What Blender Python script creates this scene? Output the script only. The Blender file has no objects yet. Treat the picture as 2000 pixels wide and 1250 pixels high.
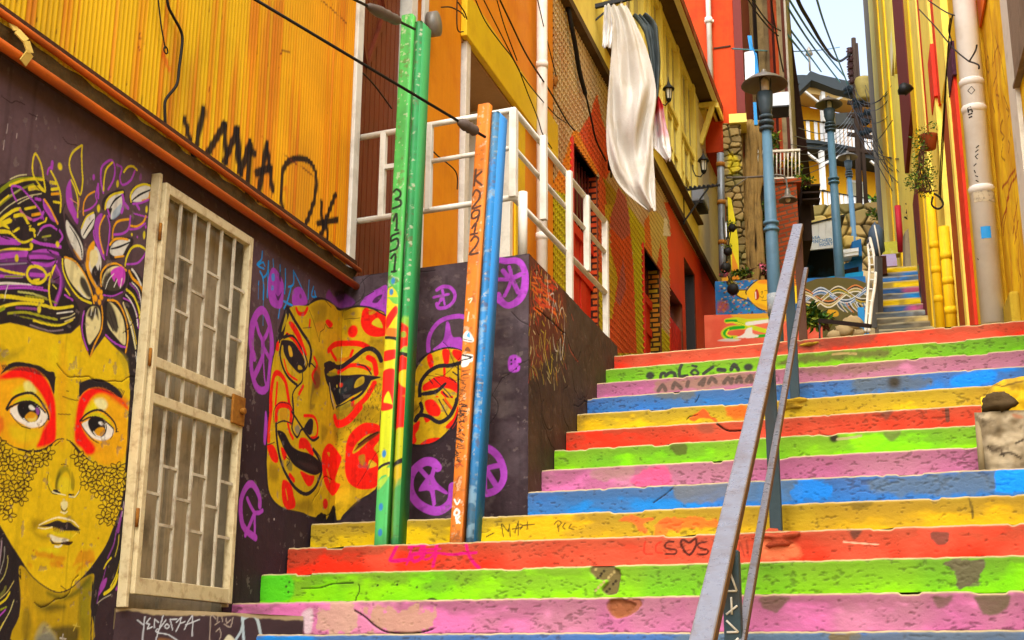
import bpy, math, random
import numpy as np
from mathutils import Vector, Matrix
C = bpy.context.scene.collection
R = math.radians
random.seed(7)
# ------------------------------------------------------------------ camera model (solved from the stair nosings and the uprights)
FPX, PITCH, YAW, ROLL = 2581.02, 0.26275633, 0.39228137, 0.00675964
_sy, _cy, _sp, _cp = math.sin(YAW), math.cos(YAW), math.sin(PITCH), math.cos(PITCH)
_f = np.array([-_sy*_cp, _cy*_cp, _sp]); _r0 = np.array([_cy, _sy, 0.0]); _u0 = np.cross(_r0, _f)
_r = math.cos(ROLL)*_r0 + math.sin(ROLL)*_u0; _u = math.cos(ROLL)*_u0 - math.sin(ROLL)*_r0
def ray(x, y):
    return _f*FPX + _r*(x-1000) + _u*(625-y)
def dist_at(x, y, d):            # point on the sight line at horizontal distance d
    v = ray(x, y); return v*(d/math.hypot(v[0], v[1]))
def lin(h):
    if not isinstance(h, str): return np.array(h, float)
    c = np.array([int(h[i:i+2], 16) for i in (1, 3, 5)])/255.0
    return np.where(c <= .04045, c/12.92, ((c+.055)/1.055)**2.4)
class Fr:                        # an upright plane: origin, horizontal axis U, outward normal N
    def __init__(s, O, U, N):
        s.O = np.array(O, float); s.U = np.array(U, float); s.U /= np.linalg.norm(s.U)
        s.N = np.array(N, float); s.N /= np.linalg.norm(s.N)
    def pt(s, u, z, o=0.0):
        return s.O + s.U*u + s.N*o + np.array([0, 0, z])
    def uv(s, x, y, o=0.0):
        v = ray(x, y); t = np.dot(s.O + s.N*o, s.N)/np.dot(v, s.N); p = v*t - s.O
        return float(np.dot(p, s.U)), float(p[2])
    def off(s, o): return Fr(s.O + s.N*o, s.U, s.N)
AZ = R(-5.3); E = (math.sin(AZ), math.cos(AZ), 0); EN = (math.cos(AZ), -math.sin(AZ), 0)
WL = Fr((-4.10, 6.4, 0), E, EN)                              # the long left facade line
PF = Fr((-4.177, 7.226, 0), (1.315, -.046, 0), (-.046, -1.315, 0))   # front of the porch base
PS = Fr((-2.862, 7.18, 0), E, EN)                            # side of the porch base
AR = R(-8.1); ER = (math.sin(AR), math.cos(AR), 0); ERN = (-math.cos(AR), math.sin(AR), 0)
RW = Fr((-.10, 9.6, 0), ER, ERN)                             # right facade line
def FF(Y): return Fr((0, Y, 0), (1, 0, 0), (0, -1, 0))       # faces the viewer
def FA(p, az):                                               # faces the viewer, turned by az degrees
    a = R(az); return Fr((p[0], p[1], 0), (math.cos(a), -math.sin(a), 0), (-math.sin(a), -math.cos(a), 0))
Y0, TR, Z0, RZ = 5.7018, .29261, .18696, .17
def sy(k): return Y0 + k*TR
def sz(k): return Z0 + k*RZ
# ------------------------------------------------------------------ noise
def vnoise(x, y, seed=0):
    rs = np.random.RandomState(seed); n = 256; T = rs.rand(n, n)
    xi = np.floor(x).astype(int); yi = np.floor(y).astype(int); fx = x-xi; fy = y-yi
    fx = fx*fx*(3-2*fx); fy = fy*fy*(3-2*fy); xi %= n; yi %= n; x1 = (xi+1) % n; y1 = (yi+1) % n
    return (T[xi, yi]*(1-fx)+T[x1, yi]*fx)*(1-fy) + (T[xi, y1]*(1-fx)+T[x1, y1]*fx)*fy
def fbm(x, y, seed=0, o=4):
    v = 0; a = .5; t = 0
    for i in range(o):
        v = v + a*vnoise(x*2**i, y*2**i, seed+i); t += a; a *= .55
    return v/t
def sstep(a, b, x):
    t = np.clip((x-a)/(b-a), 0, 1); return t*t*(3-2*t)
def cells(x, y, seed=0):         # irregular stones: (tone per stone, distance to its joint)
    rs = np.random.RandomState(seed); J = rs.rand(64, 64, 3); xi = np.floor(x).astype(int); yi = np.floor(y).astype(int)
    f1 = np.full(x.shape, 9.); f2 = np.full(x.shape, 9.); tone = np.zeros(x.shape)
    for a in (-1, 0, 1):
        for b in (-1, 0, 1):
            j = J[(xi+a) % 64, (yi+b) % 64]; d = np.hypot(xi+a+.15+.7*j[..., 0]-x, yi+b+.15+.7*j[..., 1]-y)
            n = d < f1; f2 = np.where(n, f1, np.minimum(f2, d)); tone = np.where(n, j[..., 2], tone); f1 = np.where(n, d, f1)
    return tone, f2-f1
def spline(p, n):
    p = np.asarray(p, float)
    if n <= 1 or len(p) < 3: return p
    closed = np.allclose(p[0], p[-1])
    q = np.vstack([p[-2] if closed else p[0], p, p[1] if closed else p[-1]]); out = []
    for i in range(1, len(q)-2):
        a, b, c, d = q[i-1:i+3]
        for k in range(n):
            t = k/n; out.append(.5*((2*b)+(c-a)*t+(2*a-5*b+4*c-d)*t*t+(3*b-a-3*c+d)*t**3))
    out.append(p[-1]); return np.array(out)
def pp(s):
    if isinstance(s, str): return [tuple(float(v) for v in q.split(',')) for q in s.split()]
    return s
# ------------------------------------------------------------------ painted surface: a fine grid on a wall whose vertices carry the paint colour
class Surf:
    def __init__(s, fr, u0, u1, z0, z1, res, base, rz=None):
        s.fr = fr; s.res = res
        s.nx = max(2, int((u1-u0)/res)+1); s.ny = max(2, int((z1-z0)/(rz or res))+1)
        s.u = np.linspace(u0, u1, s.nx); s.z = np.linspace(z0, z1, s.ny)
        s.Ug, s.Zg = np.meshgrid(s.u, s.z)
        s.c = np.empty((s.ny, s.nx, 3)); s.c[:] = lin(base); s.d = np.zeros((s.ny, s.nx))
        s.hole = np.zeros((s.ny-1, s.nx-1), bool); s.T = (0, 0, 1); s.o = 0.0
    def P(s, pts):
        ox, oy, k = s.T; return np.array([s.fr.uv(ox+x/k, oy+y/k, s.o) for x, y in pp(pts)])
    def m(s, w, q):
        p = s.fr.pt(q[:, 0].mean(), q[:, 1].mean(), s.o); return w/s.T[2]*np.dot(p, _f)/FPX
    def win(s, a, b, c, d):
        i0, i1 = np.searchsorted(s.u, [a, b]); j0, j1 = np.searchsorted(s.z, [c, d])
        return slice(max(j0-1, 0), j1+1), slice(max(i0-1, 0), i1+1)
    def blend(s, w, al, col):
        al = al[..., None]; s.c[w] = s.c[w]*(1-al) + lin(col)*al
    def L(s, w, col, pts, sm=4, soft=.35, a=1.0, taper=0, rag=0, dig=0, uv=False, wm=None):
        q = np.array(pp(pts)) if uv else s.P(pts)
        hw = (wm if wm else s.m(w, q))/2; q = spline(q, sm); hw = max(hw, s.res*.55)
        so = max(hw*soft, s.res*.6); M = hw+so+s.res
        W = s.win(q[:, 0].min()-M, q[:, 0].max()+M, q[:, 1].min()-M, q[:, 1].max()+M)
        if W[0].stop-W[0].start < 2 or W[1].stop-W[1].start < 2: return
        B = np.zeros(s.Ug[W].shape); n = len(q)-1; jo, io = W[0].start, W[1].start
        for i in range(n):
            p0, p1 = q[i], q[i+1]; t = (i+.5)/n
            h = hw*(1-taper*abs(2*t-1)**1.5) if taper else hw
            w2 = s.win(min(p0[0], p1[0])-M, max(p0[0], p1[0])+M, min(p0[1], p1[1])-M, max(p0[1], p1[1])+M)
            if w2[0].stop-w2[0].start < 1 or w2[1].stop-w2[1].start < 1: continue
            X = s.Ug[w2]-p0[0]; Z = s.Zg[w2]-p0[1]; dx, dz = p1-p0; l2 = dx*dx+dz*dz+1e-12
            tt = np.clip((X*dx+Z*dz)/l2, 0, 1); dd = np.hypot(X-tt*dx, Z-tt*dz)
            al = 1-sstep(h-so*.5, h+so*.5, dd)
            v = (slice(w2[0].start-jo, w2[0].stop-jo), slice(w2[1].start-io, w2[1].stop-io))
            g = B[v]; B[v] = np.maximum(g, al[:g.shape[0], :g.shape[1]])
        if rag: B = B*sstep(rag-.25, rag+.1, fbm(s.Ug[W]*60, s.Zg[W]*60, 5, 2))
        if dig: s.d[W] -= B*dig
        s.blend(W, B*a, col)
    def G(s, col, pts, sm=4, soft=0, a=1.0, rag=0, uv=False, grad=None, dig=0):
        q = np.array(pp(pts)) if uv else s.P(pts)
        if not np.allclose(q[0], q[-1]): q = np.vstack([q, q[:1]])
        q = spline(q, sm); so = s.m(soft, q) if soft else s.res*.7
        W = s.win(q[:, 0].min()-so, q[:, 0].max()+so, q[:, 1].min()-so, q[:, 1].max()+so)
        X, Z = s.Ug[W], s.Zg[W]
        if X.size == 0: return
        ins = np.zeros(X.shape, bool); D = np.full(X.shape, 9.0)
        for (x0, z0), (x1, z1) in zip(q[:-1], q[1:]):
            if z0 != z1: ins ^= ((z0 > Z) != (z1 > Z)) & (X < (x1-x0)*(Z-z0)/(z1-z0)+x0)
            dx, dz = x1-x0, z1-z0; t = np.clip(((X-x0)*dx+(Z-z0)*dz)/(dx*dx+dz*dz+1e-12), 0, 1)
            D = np.minimum(D, np.hypot(X-x0-t*dx, Z-z0-t*dz))
        D = np.where(ins, D, -D)
        if rag: D = D + (fbm(X*25, Z*25, 3, 3)-.5)*rag
        al = sstep(-so, so, D)*a
        if dig: s.d[W] -= al*dig
        s.blend(W, al, col)
    def dot(s, r, col, x, y, soft=.3, ry=None, a=1.0):
        q = s.P([(x, y)]); h = s.m(r, q); hy = s.m(ry or r, q); M = max(h, hy)*(1+soft)
        W = s.win(q[0, 0]-M, q[0, 0]+M, q[0, 1]-M, q[0, 1]+M)
        d = np.hypot((s.Ug[W]-q[0, 0])/h, (s.Zg[W]-q[0, 1])/hy); s.blend(W, (1-sstep(1-soft, 1+soft, d))*a, col)
    def mottle(s, cols, sc=8, amt=.5, seed=1, sx=1, thr=.5, wd=.2):
        n = fbm(s.Ug*sc*sx, s.Zg*sc, seed); s.c = s.c + (lin(cols)-s.c)*(sstep(thr-wd, thr+wd, n)*amt)[..., None]
    def cut(s, a, b, c, d):
        um = (s.u[1:]+s.u[:-1])/2; zm = (s.z[1:]+s.z[:-1])/2
        s.hole |= ((um > a) & (um < b))[None, :] & ((zm > c) & (zm < d))[:, None]
    def cutpoly(s, q):
        q = np.array(q); q = np.vstack([q, q[:1]]); um = (s.u[1:]+s.u[:-1])/2; zm = (s.z[1:]+s.z[:-1])/2
        X, Z = np.meshgrid(um, zm); ins = np.zeros(X.shape, bool)
        for (x0, z0), (x1, z1) in zip(q[:-1], q[1:]):
            if z0 != z1: ins ^= ((z0 > Z) != (z1 > Z)) & (X < (x1-x0)*(Z-z0)/(z1-z0)+x0)
        s.hole |= ins
    def wear(s, seed, chip='#7c6c66', grain=.2, nc=8, chips=.45):     # age the paint: grain, flakes down to the plaster, wandering cracks
        g = fbm(s.Ug*55, s.Zg*55, seed, 3); g2 = fbm(s.Ug*9, s.Zg*30, seed+5, 4); s.c = s.c*(1-grain+2*grain*(g*.6+g2*.4))[..., None]
        f = fbm(s.Ug*24, s.Zg*24, seed+9, 4); k = sstep(.72, .75, f)*chips; s.c = s.c*(1-k[..., None])+lin(chip)*k[..., None]; s.d -= k*.003
        st = fbm(s.Ug*26, s.Zg*1.1, seed+3, 4); k = sstep(.6, .8, st)*.22; s.c = s.c*(1-k)[..., None]
        rs = random.Random(seed)
        for i in range(nc):
            u, z = rs.uniform(s.u[0], s.u[-1]), rs.uniform(s.z[0], s.z[-1]); a = rs.uniform(-1.2, -.2) if rs.random() < .5 else rs.uniform(-3, -2); q = [(u, z)]
            for j in range(rs.randrange(6, 18)):
                a += rs.uniform(-.7, .7); u += .05*math.cos(a); z += .05*math.sin(a); q.append((u, z))
            s.L(1, '#1a1412', q, 2, uv=True, wm=.003, a=.75, dig=.004)
    def build(s, name, mat, parent=None, extra=None, smooth=True):
        P = s.fr.O[None, None] + s.Ug[..., None]*s.fr.U + (s.d+s.o)[..., None]*s.fr.N
        P = P.copy(); P[..., 2] += s.Zg
        if hasattr(s, 'warp'): P = s.warp(P)
        idx = np.arange(s.nx*s.ny).reshape(s.ny, s.nx)
        F = np.stack([idx[:-1, :-1], idx[:-1, 1:], idx[1:, 1:], idx[1:, :-1]], -1)
        if np.dot(np.cross(s.fr.U, (0, 0, 1)), s.fr.N) < 0: F = F[..., ::-1]
        F = F[~s.hole].reshape(-1, 4)
        V = P.reshape(-1, 3); col = s.c.reshape(-1, 3)
        if extra is not None and len(extra.v):
            EV = np.array(extra.v); EF = [f for f in extra.f]
            assert all(len(f) == 4 for f in EF)
            F = np.vstack([F, np.array(EF)+len(V)]); V = np.vstack([V, EV])
            ec = np.empty((len(EV), 3)); ec[:] = lin(extra.col if hasattr(extra, 'col') else s.c[0, 0]); col = np.vstack([col, ec])
        me = bpy.data.meshes.new(name); me.vertices.add(len(V)); me.vertices.foreach_set('co', V.astype(np.float32).ravel())
        me.loops.add(F.size); me.loops.foreach_set('vertex_index', F.astype(np.int32).ravel())
        me.polygons.add(len(F)); me.polygons.foreach_set('loop_start', np.arange(0, F.size, 4, dtype=np.int32))
        at = me.color_attributes.new('Col', 'FLOAT_COLOR', 'POINT')
        at.data.foreach_set('color', np.hstack([np.clip(col, 0, 1), np.ones((len(col), 1))]).astype(np.float32).ravel())
        me.update(calc_edges=True); me.validate()
        if smooth: me.polygons.foreach_set('use_smooth', np.ones(len(me.polygons), bool))
        return link(name, me, mat, parent)
# ------------------------------------------------------------------ mesh builder
def link(name, me, mat, parent=None):
    for m in (mat if isinstance(mat, (list, tuple)) else [mat]): me.materials.append(m)
    o = bpy.data.objects.new(name, me); C.objects.link(o)
    if parent: o.parent = parent; o.matrix_parent_inverse = parent.matrix_world.inverted() if parent.type != 'EMPTY' else Matrix.Translation(-Vector(parent.location))
    return o
class MB:
    def __init__(s): s.v = []; s.f = []; s.mi = []; s.sm = []
    def add(s, V, F, m=0, smooth=False):
        b = len(s.v); s.v += [tuple(map(float, p)) for p in V]
        for f in F: s.f.append(tuple(i+b for i in f)); s.mi.append(m); s.sm.append(smooth)
        return s
    def hexa(s, p, m=0):         # 8 corners: bottom ring then top ring
        return s.add(p, [(3, 2, 1, 0), (4, 5, 6, 7), (0, 1, 5, 4), (1, 2, 6, 5), (2, 3, 7, 6), (3, 0, 4, 7)], m)
    def box(s, fr, u0, u1, z0, z1, o0, o1, m=0):
        g = [(u0, o1), (u1, o1), (u1, o0), (u0, o0)]
        return s.hexa([fr.pt(u, z0, o) for u, o in g]+[fr.pt(u, z1, o) for u, o in g], m)
    def prism(s, fr, poly, o0, o1, m=0):      # outline in (u, z)
        n = len(poly); V = [fr.pt(u, z, o1) for u, z in poly]+[fr.pt(u, z, o0) for u, z in poly]
        F = [tuple(range(n)), tuple(range(2*n-1, n-1, -1))]+[(i, n+i, n+(i+1) % n, (i+1) % n) for i in range(n)]
        return s.add(V, F, m)
    def bar(s, a, b, w, h, m=0, up=(0, 0, 1)):   # rectangular bar from a to b
        a = Vector(a); b = Vector(b); d = (b-a).normalized(); x = d.cross(Vector(up))
        if x.length < 1e-4: x = d.cross(Vector((0, 1, 0)))
        x.normalize(); y = x.cross(d); x *= w/2; y *= h/2
        return s.hexa([a-x-y, a+x-y, a+x+y, a-x+y, b-x-y, b+x-y, b+x+y, b-x+y], m)
    def tube(s, pts, r, n=8, m=0, cap=True):
        P = [Vector(p) for p in pts]; rr = r if isinstance(r, (list, tuple)) else [r]*len(P)
        V = []; F = []; ref = None
        for i, p in enumerate(P):
            d = (P[min(i+1, len(P)-1)]-P[max(i-1, 0)]).normalized()
            if ref is None: ref = d.cross(Vector((.3, .2, 1))); ref = ref if ref.length > .05 else d.cross(Vector((1, 0, 0)))
            ref = (ref - d*ref.dot(d)).normalized(); q = d.cross(ref)
            for k in range(n):
                a = 2*math.pi*k/n; V.append(p + (ref*math.cos(a)+q*math.sin(a))*rr[i])
        for i in range(len(P)-1):
            for k in range(n): F.append((i*n+k, i*n+(k+1) % n, (i+1)*n+(k+1) % n, (i+1)*n+k))
        if cap: F.append(tuple(range(n-1, -1, -1))); F.append(tuple(range((len(P)-1)*n, len(P)*n)))
        return s.add(V, F, m, True)
    def lathe(s, c, prof, n=20, m=0):            # profile of (radius, height) about a vertical axis
        V = []; F = []
        for r, h in prof:
            for k in range(n):
                a = 2*math.pi*k/n; V.append((c[0]+r*math.cos(a), c[1]+r*math.sin(a), c[2]+h))
        for i in range(len(prof)-1):
            for k in range(n): F.append((i*n+k, i*n+(k+1) % n, (i+1)*n+(k+1) % n, (i+1)*n+k))
        return s.add(V, F, m, True)
    def grid(s, fn, nu, nv, m=0, smooth=True):
        V = [fn(i/nu, j/nv) for j in range(nv+1) for i in range(nu+1)]
        F = [(j*(nu+1)+i, j*(nu+1)+i+1, (j+1)*(nu+1)+i+1, (j+1)*(nu+1)+i) for j in range(nv) for i in range(nu)]
        return s.add(V, F, m, smooth)
    def blob(s, c, r, n=12, rough=.15, m=0, seed=0):
        rs = random.Random(seed); ph = [rs.uniform(0, 6.28) for _ in range(6)]; V = []; F = []; rings = n//2+1
        for j in range(rings):
            t = math.pi*j/(rings-1)
            for k in range(n):
                a = 2*math.pi*k/n; d = 1+rough*(math.sin(3*a+ph[0]+2*t)*.5+math.sin(5*t+ph[1]+a)*.5+.4*math.sin(7*a+ph[2])*math.sin(4*t+ph[3]))
                V.append((c[0]+r[0]*d*math.sin(t)*math.cos(a), c[1]+r[1]*d*math.sin(t)*math.sin(a), c[2]+r[2]*d*math.cos(t)))
        for j in range(rings-1):
            for k in range(n): F.append((j*n+k, (j+1)*n+k, (j+1)*n+(k+1) % n, j*n+(k+1) % n))
        return s.add(V, F, m, True)
    def leaves(s, pts, size, seed=0, m=0, nm=1):
        rs = random.Random(seed)
        for p in pts:
            a = rs.uniform(0, 6.28); t = rs.uniform(-.9, .9); l = size*rs.uniform(.6, 1.35); w = l*rs.uniform(.3, .5)
            d = Vector((math.cos(a)*math.cos(t), math.sin(a)*math.cos(t), math.sin(t))); x = d.cross(Vector((rs.uniform(-1, 1), rs.uniform(-1, 1), rs.uniform(.2, 1)))).normalized()
            p = Vector(p); nrm = d.cross(x); q = [p, p+d*l*.5+x*w*.5+nrm*w*.15, p+d*l, p+d*l*.5-x*w*.5+nrm*w*.15]
            s.add(q, [(0, 1, 2, 3)], m+rs.randrange(nm))
        return s
    def build(s, name, mat, parent=None, bevel=0):
        me = bpy.data.meshes.new(name); me.from_pydata(s.v, [], s.f); me.update()
        me.polygons.foreach_set('material_index', np.array(s.mi, np.int32)); me.polygons.foreach_set('use_smooth', np.array(s.sm, bool))
        o = link(name, me, mat, parent)
        if bevel:
            b = o.modifiers.new('Bevel', 'BEVEL'); b.width = bevel; b.segments = 2; b.limit_method = 'ANGLE'
        return o
def tag(o, label=None, cat=None, group=None, kind=None):
    for k, v in (('label', label), ('category', cat), ('group', group), ('kind', kind)):
        if v: o[k] = v
    return o
def thing(name, loc, label, cat, group=None, kind=None):
    o = bpy.data.objects.new(name, None); C.objects.link(o); o.location = tuple(map(float, loc)); o.empty_display_size = .2
    return tag(o, label, cat, group, kind)
def copy_thing(o, loc):
    c = o.copy(); C.objects.link(c); c.location = loc
    for ch in list(o.children):
        d = ch.copy(); C.objects.link(d); d.parent = c
        for g in list(ch.children):
            e = g.copy(); C.objects.link(e); e.parent = d
    return c
# ------------------------------------------------------------------ materials
_mats = {}
def mat(name, col=None, rough=.75, var=.25, sc=6, bump=.25, bsc=40, dirt=None, damt=.35, dsc=2.5, streak=0, metal=0, attr=False, bdist=.01, brick=None, spec=.2, fine=0, trans=0):
    if name in _mats: return _mats[name]
    m = bpy.data.materials.new(name); m.use_nodes = True; nt = m.node_tree; N = nt.nodes; K = nt.links
    bs = N['Principled BSDF']; bs.inputs['Roughness'].default_value = rough; bs.inputs['Metallic'].default_value = metal
    bs.inputs['Specular IOR Level'].default_value = spec
    tc = N.new('ShaderNodeTexCoord'); vec = tc.outputs['Object']
    def noise(scale, det=5, v=vec):
        n = N.new('ShaderNodeTexNoise'); n.inputs['Scale'].default_value = scale; n.inputs['Detail'].default_value = det; n.inputs['Roughness'].default_value = .62; K.new(v, n.inputs['Vector']); return n.outputs['Fac']
    def ramp(f, a, b):
        r = N.new('ShaderNodeMapRange'); r.inputs['From Min'].default_value = a; r.inputs['From Max'].default_value = b; K.new(f, r.inputs['Value']); return r.outputs['Result']
    def mix(f, a, b, mode='MIX', k=1.0):
        x = N.new('ShaderNodeMix'); x.data_type = 'RGBA'; x.blend_type = mode; x.clamp_factor = True
        if k != 1.0:
            q = N.new('ShaderNodeMath'); q.operation = 'MULTIPLY'; q.inputs[1].default_value = k; K.new(f, q.inputs[0]); f = q.outputs[0]
        K.new(f, x.inputs['Factor'])
        for sck, v in ((x.inputs[6], a), (x.inputs[7], b)):
            if isinstance(v, bpy.types.NodeSocket): K.new(v, sck)
            else: sck.default_value = (*lin(v), 1)
        return x.outputs[2]
    if attr:
        a = N.new('ShaderNodeAttribute'); a.attribute_name = 'Col'; base = a.outputs['Color']
    else:
        c = N.new('ShaderNodeRGB'); c.outputs[0].default_value = (*lin(col), 1); base = c.outputs[0]
    h = None
    if brick:
        b = N.new('ShaderNodeTexBrick'); b.inputs['Scale'].default_value = 1; b.inputs['Brick Width'].default_value = brick[0]; b.inputs['Row Height'].default_value = brick[1]
        b.inputs['Mortar Size'].default_value = brick[2]; b.inputs['Color1'].default_value = (*lin(col), 1); b.inputs['Color2'].default_value = (*lin(brick[3]), 1); b.inputs['Mortar'].default_value = (*lin(brick[4]), 1)
        mp = N.new('ShaderNodeMapping'); K.new(vec, mp.inputs['Vector']); mp.inputs['Rotation'].default_value = brick[5]; K.new(mp.outputs[0], b.inputs['Vector'])
        base = b.outputs['Color']; h = b.outputs['Fac']
    f = ramp(noise(sc), .3, .7)
    base = mix(f, base, (var, var, var) if False else tuple([.42]*3), 'OVERLAY', var)
    f2 = ramp(noise(sc*4.3, 6), .35, .7); base = mix(f2, base, (.75, .75, .75), 'MULTIPLY', var)
    if dirt:
        base = mix(ramp(noise(dsc, 8), .5, .72), base, dirt, 'MIX', damt)
    if streak:
        mp = N.new('ShaderNodeMapping'); K.new(vec, mp.inputs['Vector']); mp.inputs['Scale'].default_value = (9, 9, .5)
        base = mix(ramp(noise(2.2, 6, mp.outputs[0]), .5, .75), base, dirt or '#4a3a20', 'MIX', streak)
    K.new(base, bs.inputs['Base Color'])
    if fine:
        rr = N.new('ShaderNodeMapRange'); rr.inputs['To Min'].default_value = rough-fine; rr.inputs['To Max'].default_value = min(1, rough+fine); K.new(noise(sc*3), rr.inputs['Value']); K.new(rr.outputs[0], bs.inputs['Roughness'])
    if bump:
        bp = N.new('ShaderNodeBump'); bp.inputs['Strength'].default_value = bump; bp.inputs['Distance'].default_value = bdist
        K.new(noise(bsc, 6), bp.inputs['Height']); last = bp
        if h is not None:
            b2 = N.new('ShaderNodeBump'); b2.inputs['Strength'].default_value = .9; b2.inputs['Distance'].default_value = .012; b2.invert = True
            K.new(h, b2.inputs['Height']); K.new(bp.outputs[0], b2.inputs['Normal']); last = b2
        K.new(last.outputs[0], bs.inputs['Normal'])
    if trans: bs.inputs['Transmission Weight'].default_value = trans
    _mats[name] = m; return m
EXPO = 1.6
# ================================================================== STAIRS
M_step = mat('painted_concrete_steps', attr=True, rough=.85, var=.25, sc=5, bump=.4, bsc=130, bdist=.005)
M_conc = mat('raw_concrete', '#8d8168', rough=.9, var=.4, sc=4, bump=.6, bsc=30, dirt='#4b4230', damt=.5)
M_earth = mat('dusty_ground', '#8a7448', rough=.95, var=.4, sc=3, bump=.6, bsc=25, dirt='#5b5030', damt=.5)
CB, CP, CG, CR, CY = '#0a7cd8', '#c8689c', '#86d004', '#e62c0e', '#d8b404'
STEPC = [CB, CP, CG, CR, CY]; STEPN = ['blue', 'pink', 'green', 'red', 'yellow']
XL = {0: -4.0, 1: -4.06, 2: -4.08, 3: -4.10, 4: -4.13}
stairs = thing('staircase', (-2, sy(0), 0), 'wide concrete stair flight with risers painted blue, pink, green, red and yellow', 'stairs', kind='structure')
SS = {}
for k in range(0, 14):
    xl = XL.get(k, -2.862-.0928*(sy(k)-7.18)+.004) if k < 5 else -2.862-.0928*(sy(k)-7.18)+.004
    s = Surf(FF(sy(k)), xl, .95, sz(k)-RZ, sz(k), .006, STEPC[k % 5], rz=.005)
    SS[k] = s
    c0 = lin(STEPC[k % 5]); rs = np.random.RandomState(40+k)
    # paint thinner toward the tread above, worn through to concrete in places
    hgt = (s.Zg-(sz(k)-RZ))/RZ
    n1 = fbm(s.Ug*1.1, s.Zg*3+k*7.7, 11+k); n2 = fbm(s.Ug*7, s.Zg*16+k*3, 12+k); n3 = fbm(s.Ug*40, s.Zg*85, 13+k, 3)
    tone = fbm(s.Ug*2.3, s.Zg*2+k, 14+k)[..., None]
    alt = {'blue': '#1f78bc', 'pink': '#c8809a', 'green': '#6cc40a', 'red': '#f0583c', 'yellow': '#d0a010'}[STEPN[k % 5]]
    s.c = s.c*(1-sstep(.4, .65, tone)*.75) + lin(alt)*sstep(.4, .65, tone)*.75
    mid = np.exp(-((s.Ug+1.55+.06*(k-5))/1.15)**2)           # trodden, grimy middle of the flight
    gr = sstep(.46, .62, n1*.55+n2*.45+hgt*.22+mid*.14-.075+(.05 if k > 6 else 0))
    grime = lin('#54482c')*np.ones_like(s.c); grime = grime*(.7+.6*n2[..., None]) if False else grime*(.55+.7*n2[..., None])
    s.c = s.c*(1-.62*(gr*(.3+.7*hgt))[..., None]) + grime*.62*(gr*(.3+.7*hgt))[..., None]
    ch = sstep(.6, .66, n3*.62+n2*.2+n1*.18)                       # chips
    s.c = s.c*(1-.42*ch[..., None]) + lin('#3a3020')*.42*ch[..., None]
    s.d += (n2-.5)*.004 + (n3-.5)*.003 - ch*.005
    # irregular nosing: ends of the riser sag and the edge is chipped
    wob = (fbm(s.Ug*3.1, s.Ug*0+k*5.1, 20+k)-.5)*.005 + (fbm(s.Ug*24, s.Ug*0+k, 21+k, 3)-.5)*.006 - .010*sstep(.66, .72, fbm(s.Ug*5, s.Ug*0+k*2.3, 26+k, 3))
    s.Zg = s.Zg + wob*np.clip(hgt, 0, 1); s.hgt = hgt
def stp(k, kx=None): s = SS[k]; return s
def T(s, ox, oy, k): s.T = (ox, oy, k); return s
# --- writing, stains and cracks on the risers
s = T(SS[3], 500, 950, 4.1675); mg = '#c80f68'
s.L(30, mg, '1150,480 1110,560 1100,605 1250,595'); s.L(28, mg, '1245,495 1320,475 1370,500 1360,570 1290,610 1270,560 1380,540'); s.L(28, mg, '1470,470 1460,560 1440,650')
s.L(20, mg, '1280,545 1440,540 1600,555 1690,545'); T(s, 720, 1040, 5)
s.L(26, mg, '420,150 400,220 370,310', taper=.4); s.L(22, mg, '590,110 520,140 500,200 540,260 600,250 650,190 660,130 610,100 560,110'); s.L(20, mg, '500,170 600,165 700,160')
T(s, 900, 880, 4.1675); s.L(28, mg, '40,755 70,860 120,930 150,955'); s.L(24, mg, '-10,840 60,835 125,830')
dk = '#4a1c14'
T(s, 1200, 900, 2.5); s.L(9, dk, '290,395 255,400 250,425 300,435 295,455 250,455'); s.L(12, dk, '365,460 325,410 335,385 365,400 395,380 400,410 365,460'); s.L(9, dk, '450,395 410,405 415,425 455,435 450,455 405,455'); s.L(7, '#c02a18', '150,395 145,450 185,455'); s.L(7, '#c02a18', '230,395 205,410 205,445 235,450')
s.L(8, dk, '600,470 615,400 635,470', 1, a=.5); s.L(8, dk, '645,390 655,470', 1, a=.5)
s.G('#4a3428', '1150,340 1210,340 1170,385', soft=8, a=.8); s.G('#5a4034', '1540,350 1640,345 1620,400 1570,410', soft=10, a=.85, rag=.03)
s.L(5, '#f0b090', '1120,395 1200,402 1290,408', dig=.004)
s.G('#e88050', '700,400 800,380 890,400 900,470 720,480', soft=14, a=.7, rag=.04)
s = T(SS[4], 900, 880, 4.1675); pen = '#4a3a10'
for q in ('330,600 345,700', '340,600 385,660 395,600 400,700', '440,670 470,575 465,690', '420,640 500,625', '480,600 500,610 485,640', '540,580 545,640', '500,610 600,600', '760,600 790,570 820,590 790,620', '790,600 795,660', '850,590 830,620 850,640', '900,600 880,630 920,640', '210,700 270,670'): s.L(7, pen, q, 2)
s.G('#e0562c', '1290,570 1340,530 1440,530 1560,560 1480,600 1540,640 1500,680 1420,620 1380,600', soft=10, a=.75, rag=.05); s.G('#e0562c', '1600,600 1667,560 1760,570 1800,640 1700,660 1590,680', soft=12, a=.6, rag=.06)
T(s, 1200, 900, 2.5); s.G('#e05a24', '230,295 420,280 500,290 490,320 330,330 250,325', soft=8, a=.7, rag=.05)
s.G('#5a4a18', '1150,205 1260,200 1240,225 1180,240', soft=8, a=.6); s.L(14, '#5c4a18', '1730,180 1745,230 1750,280', taper=.5, a=.8)
s = T(SS[5], 1200, 900, 2.5); s.L(5, '#2a3038', '300,118 255,160 190,205', 2, dig=.006)
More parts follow.
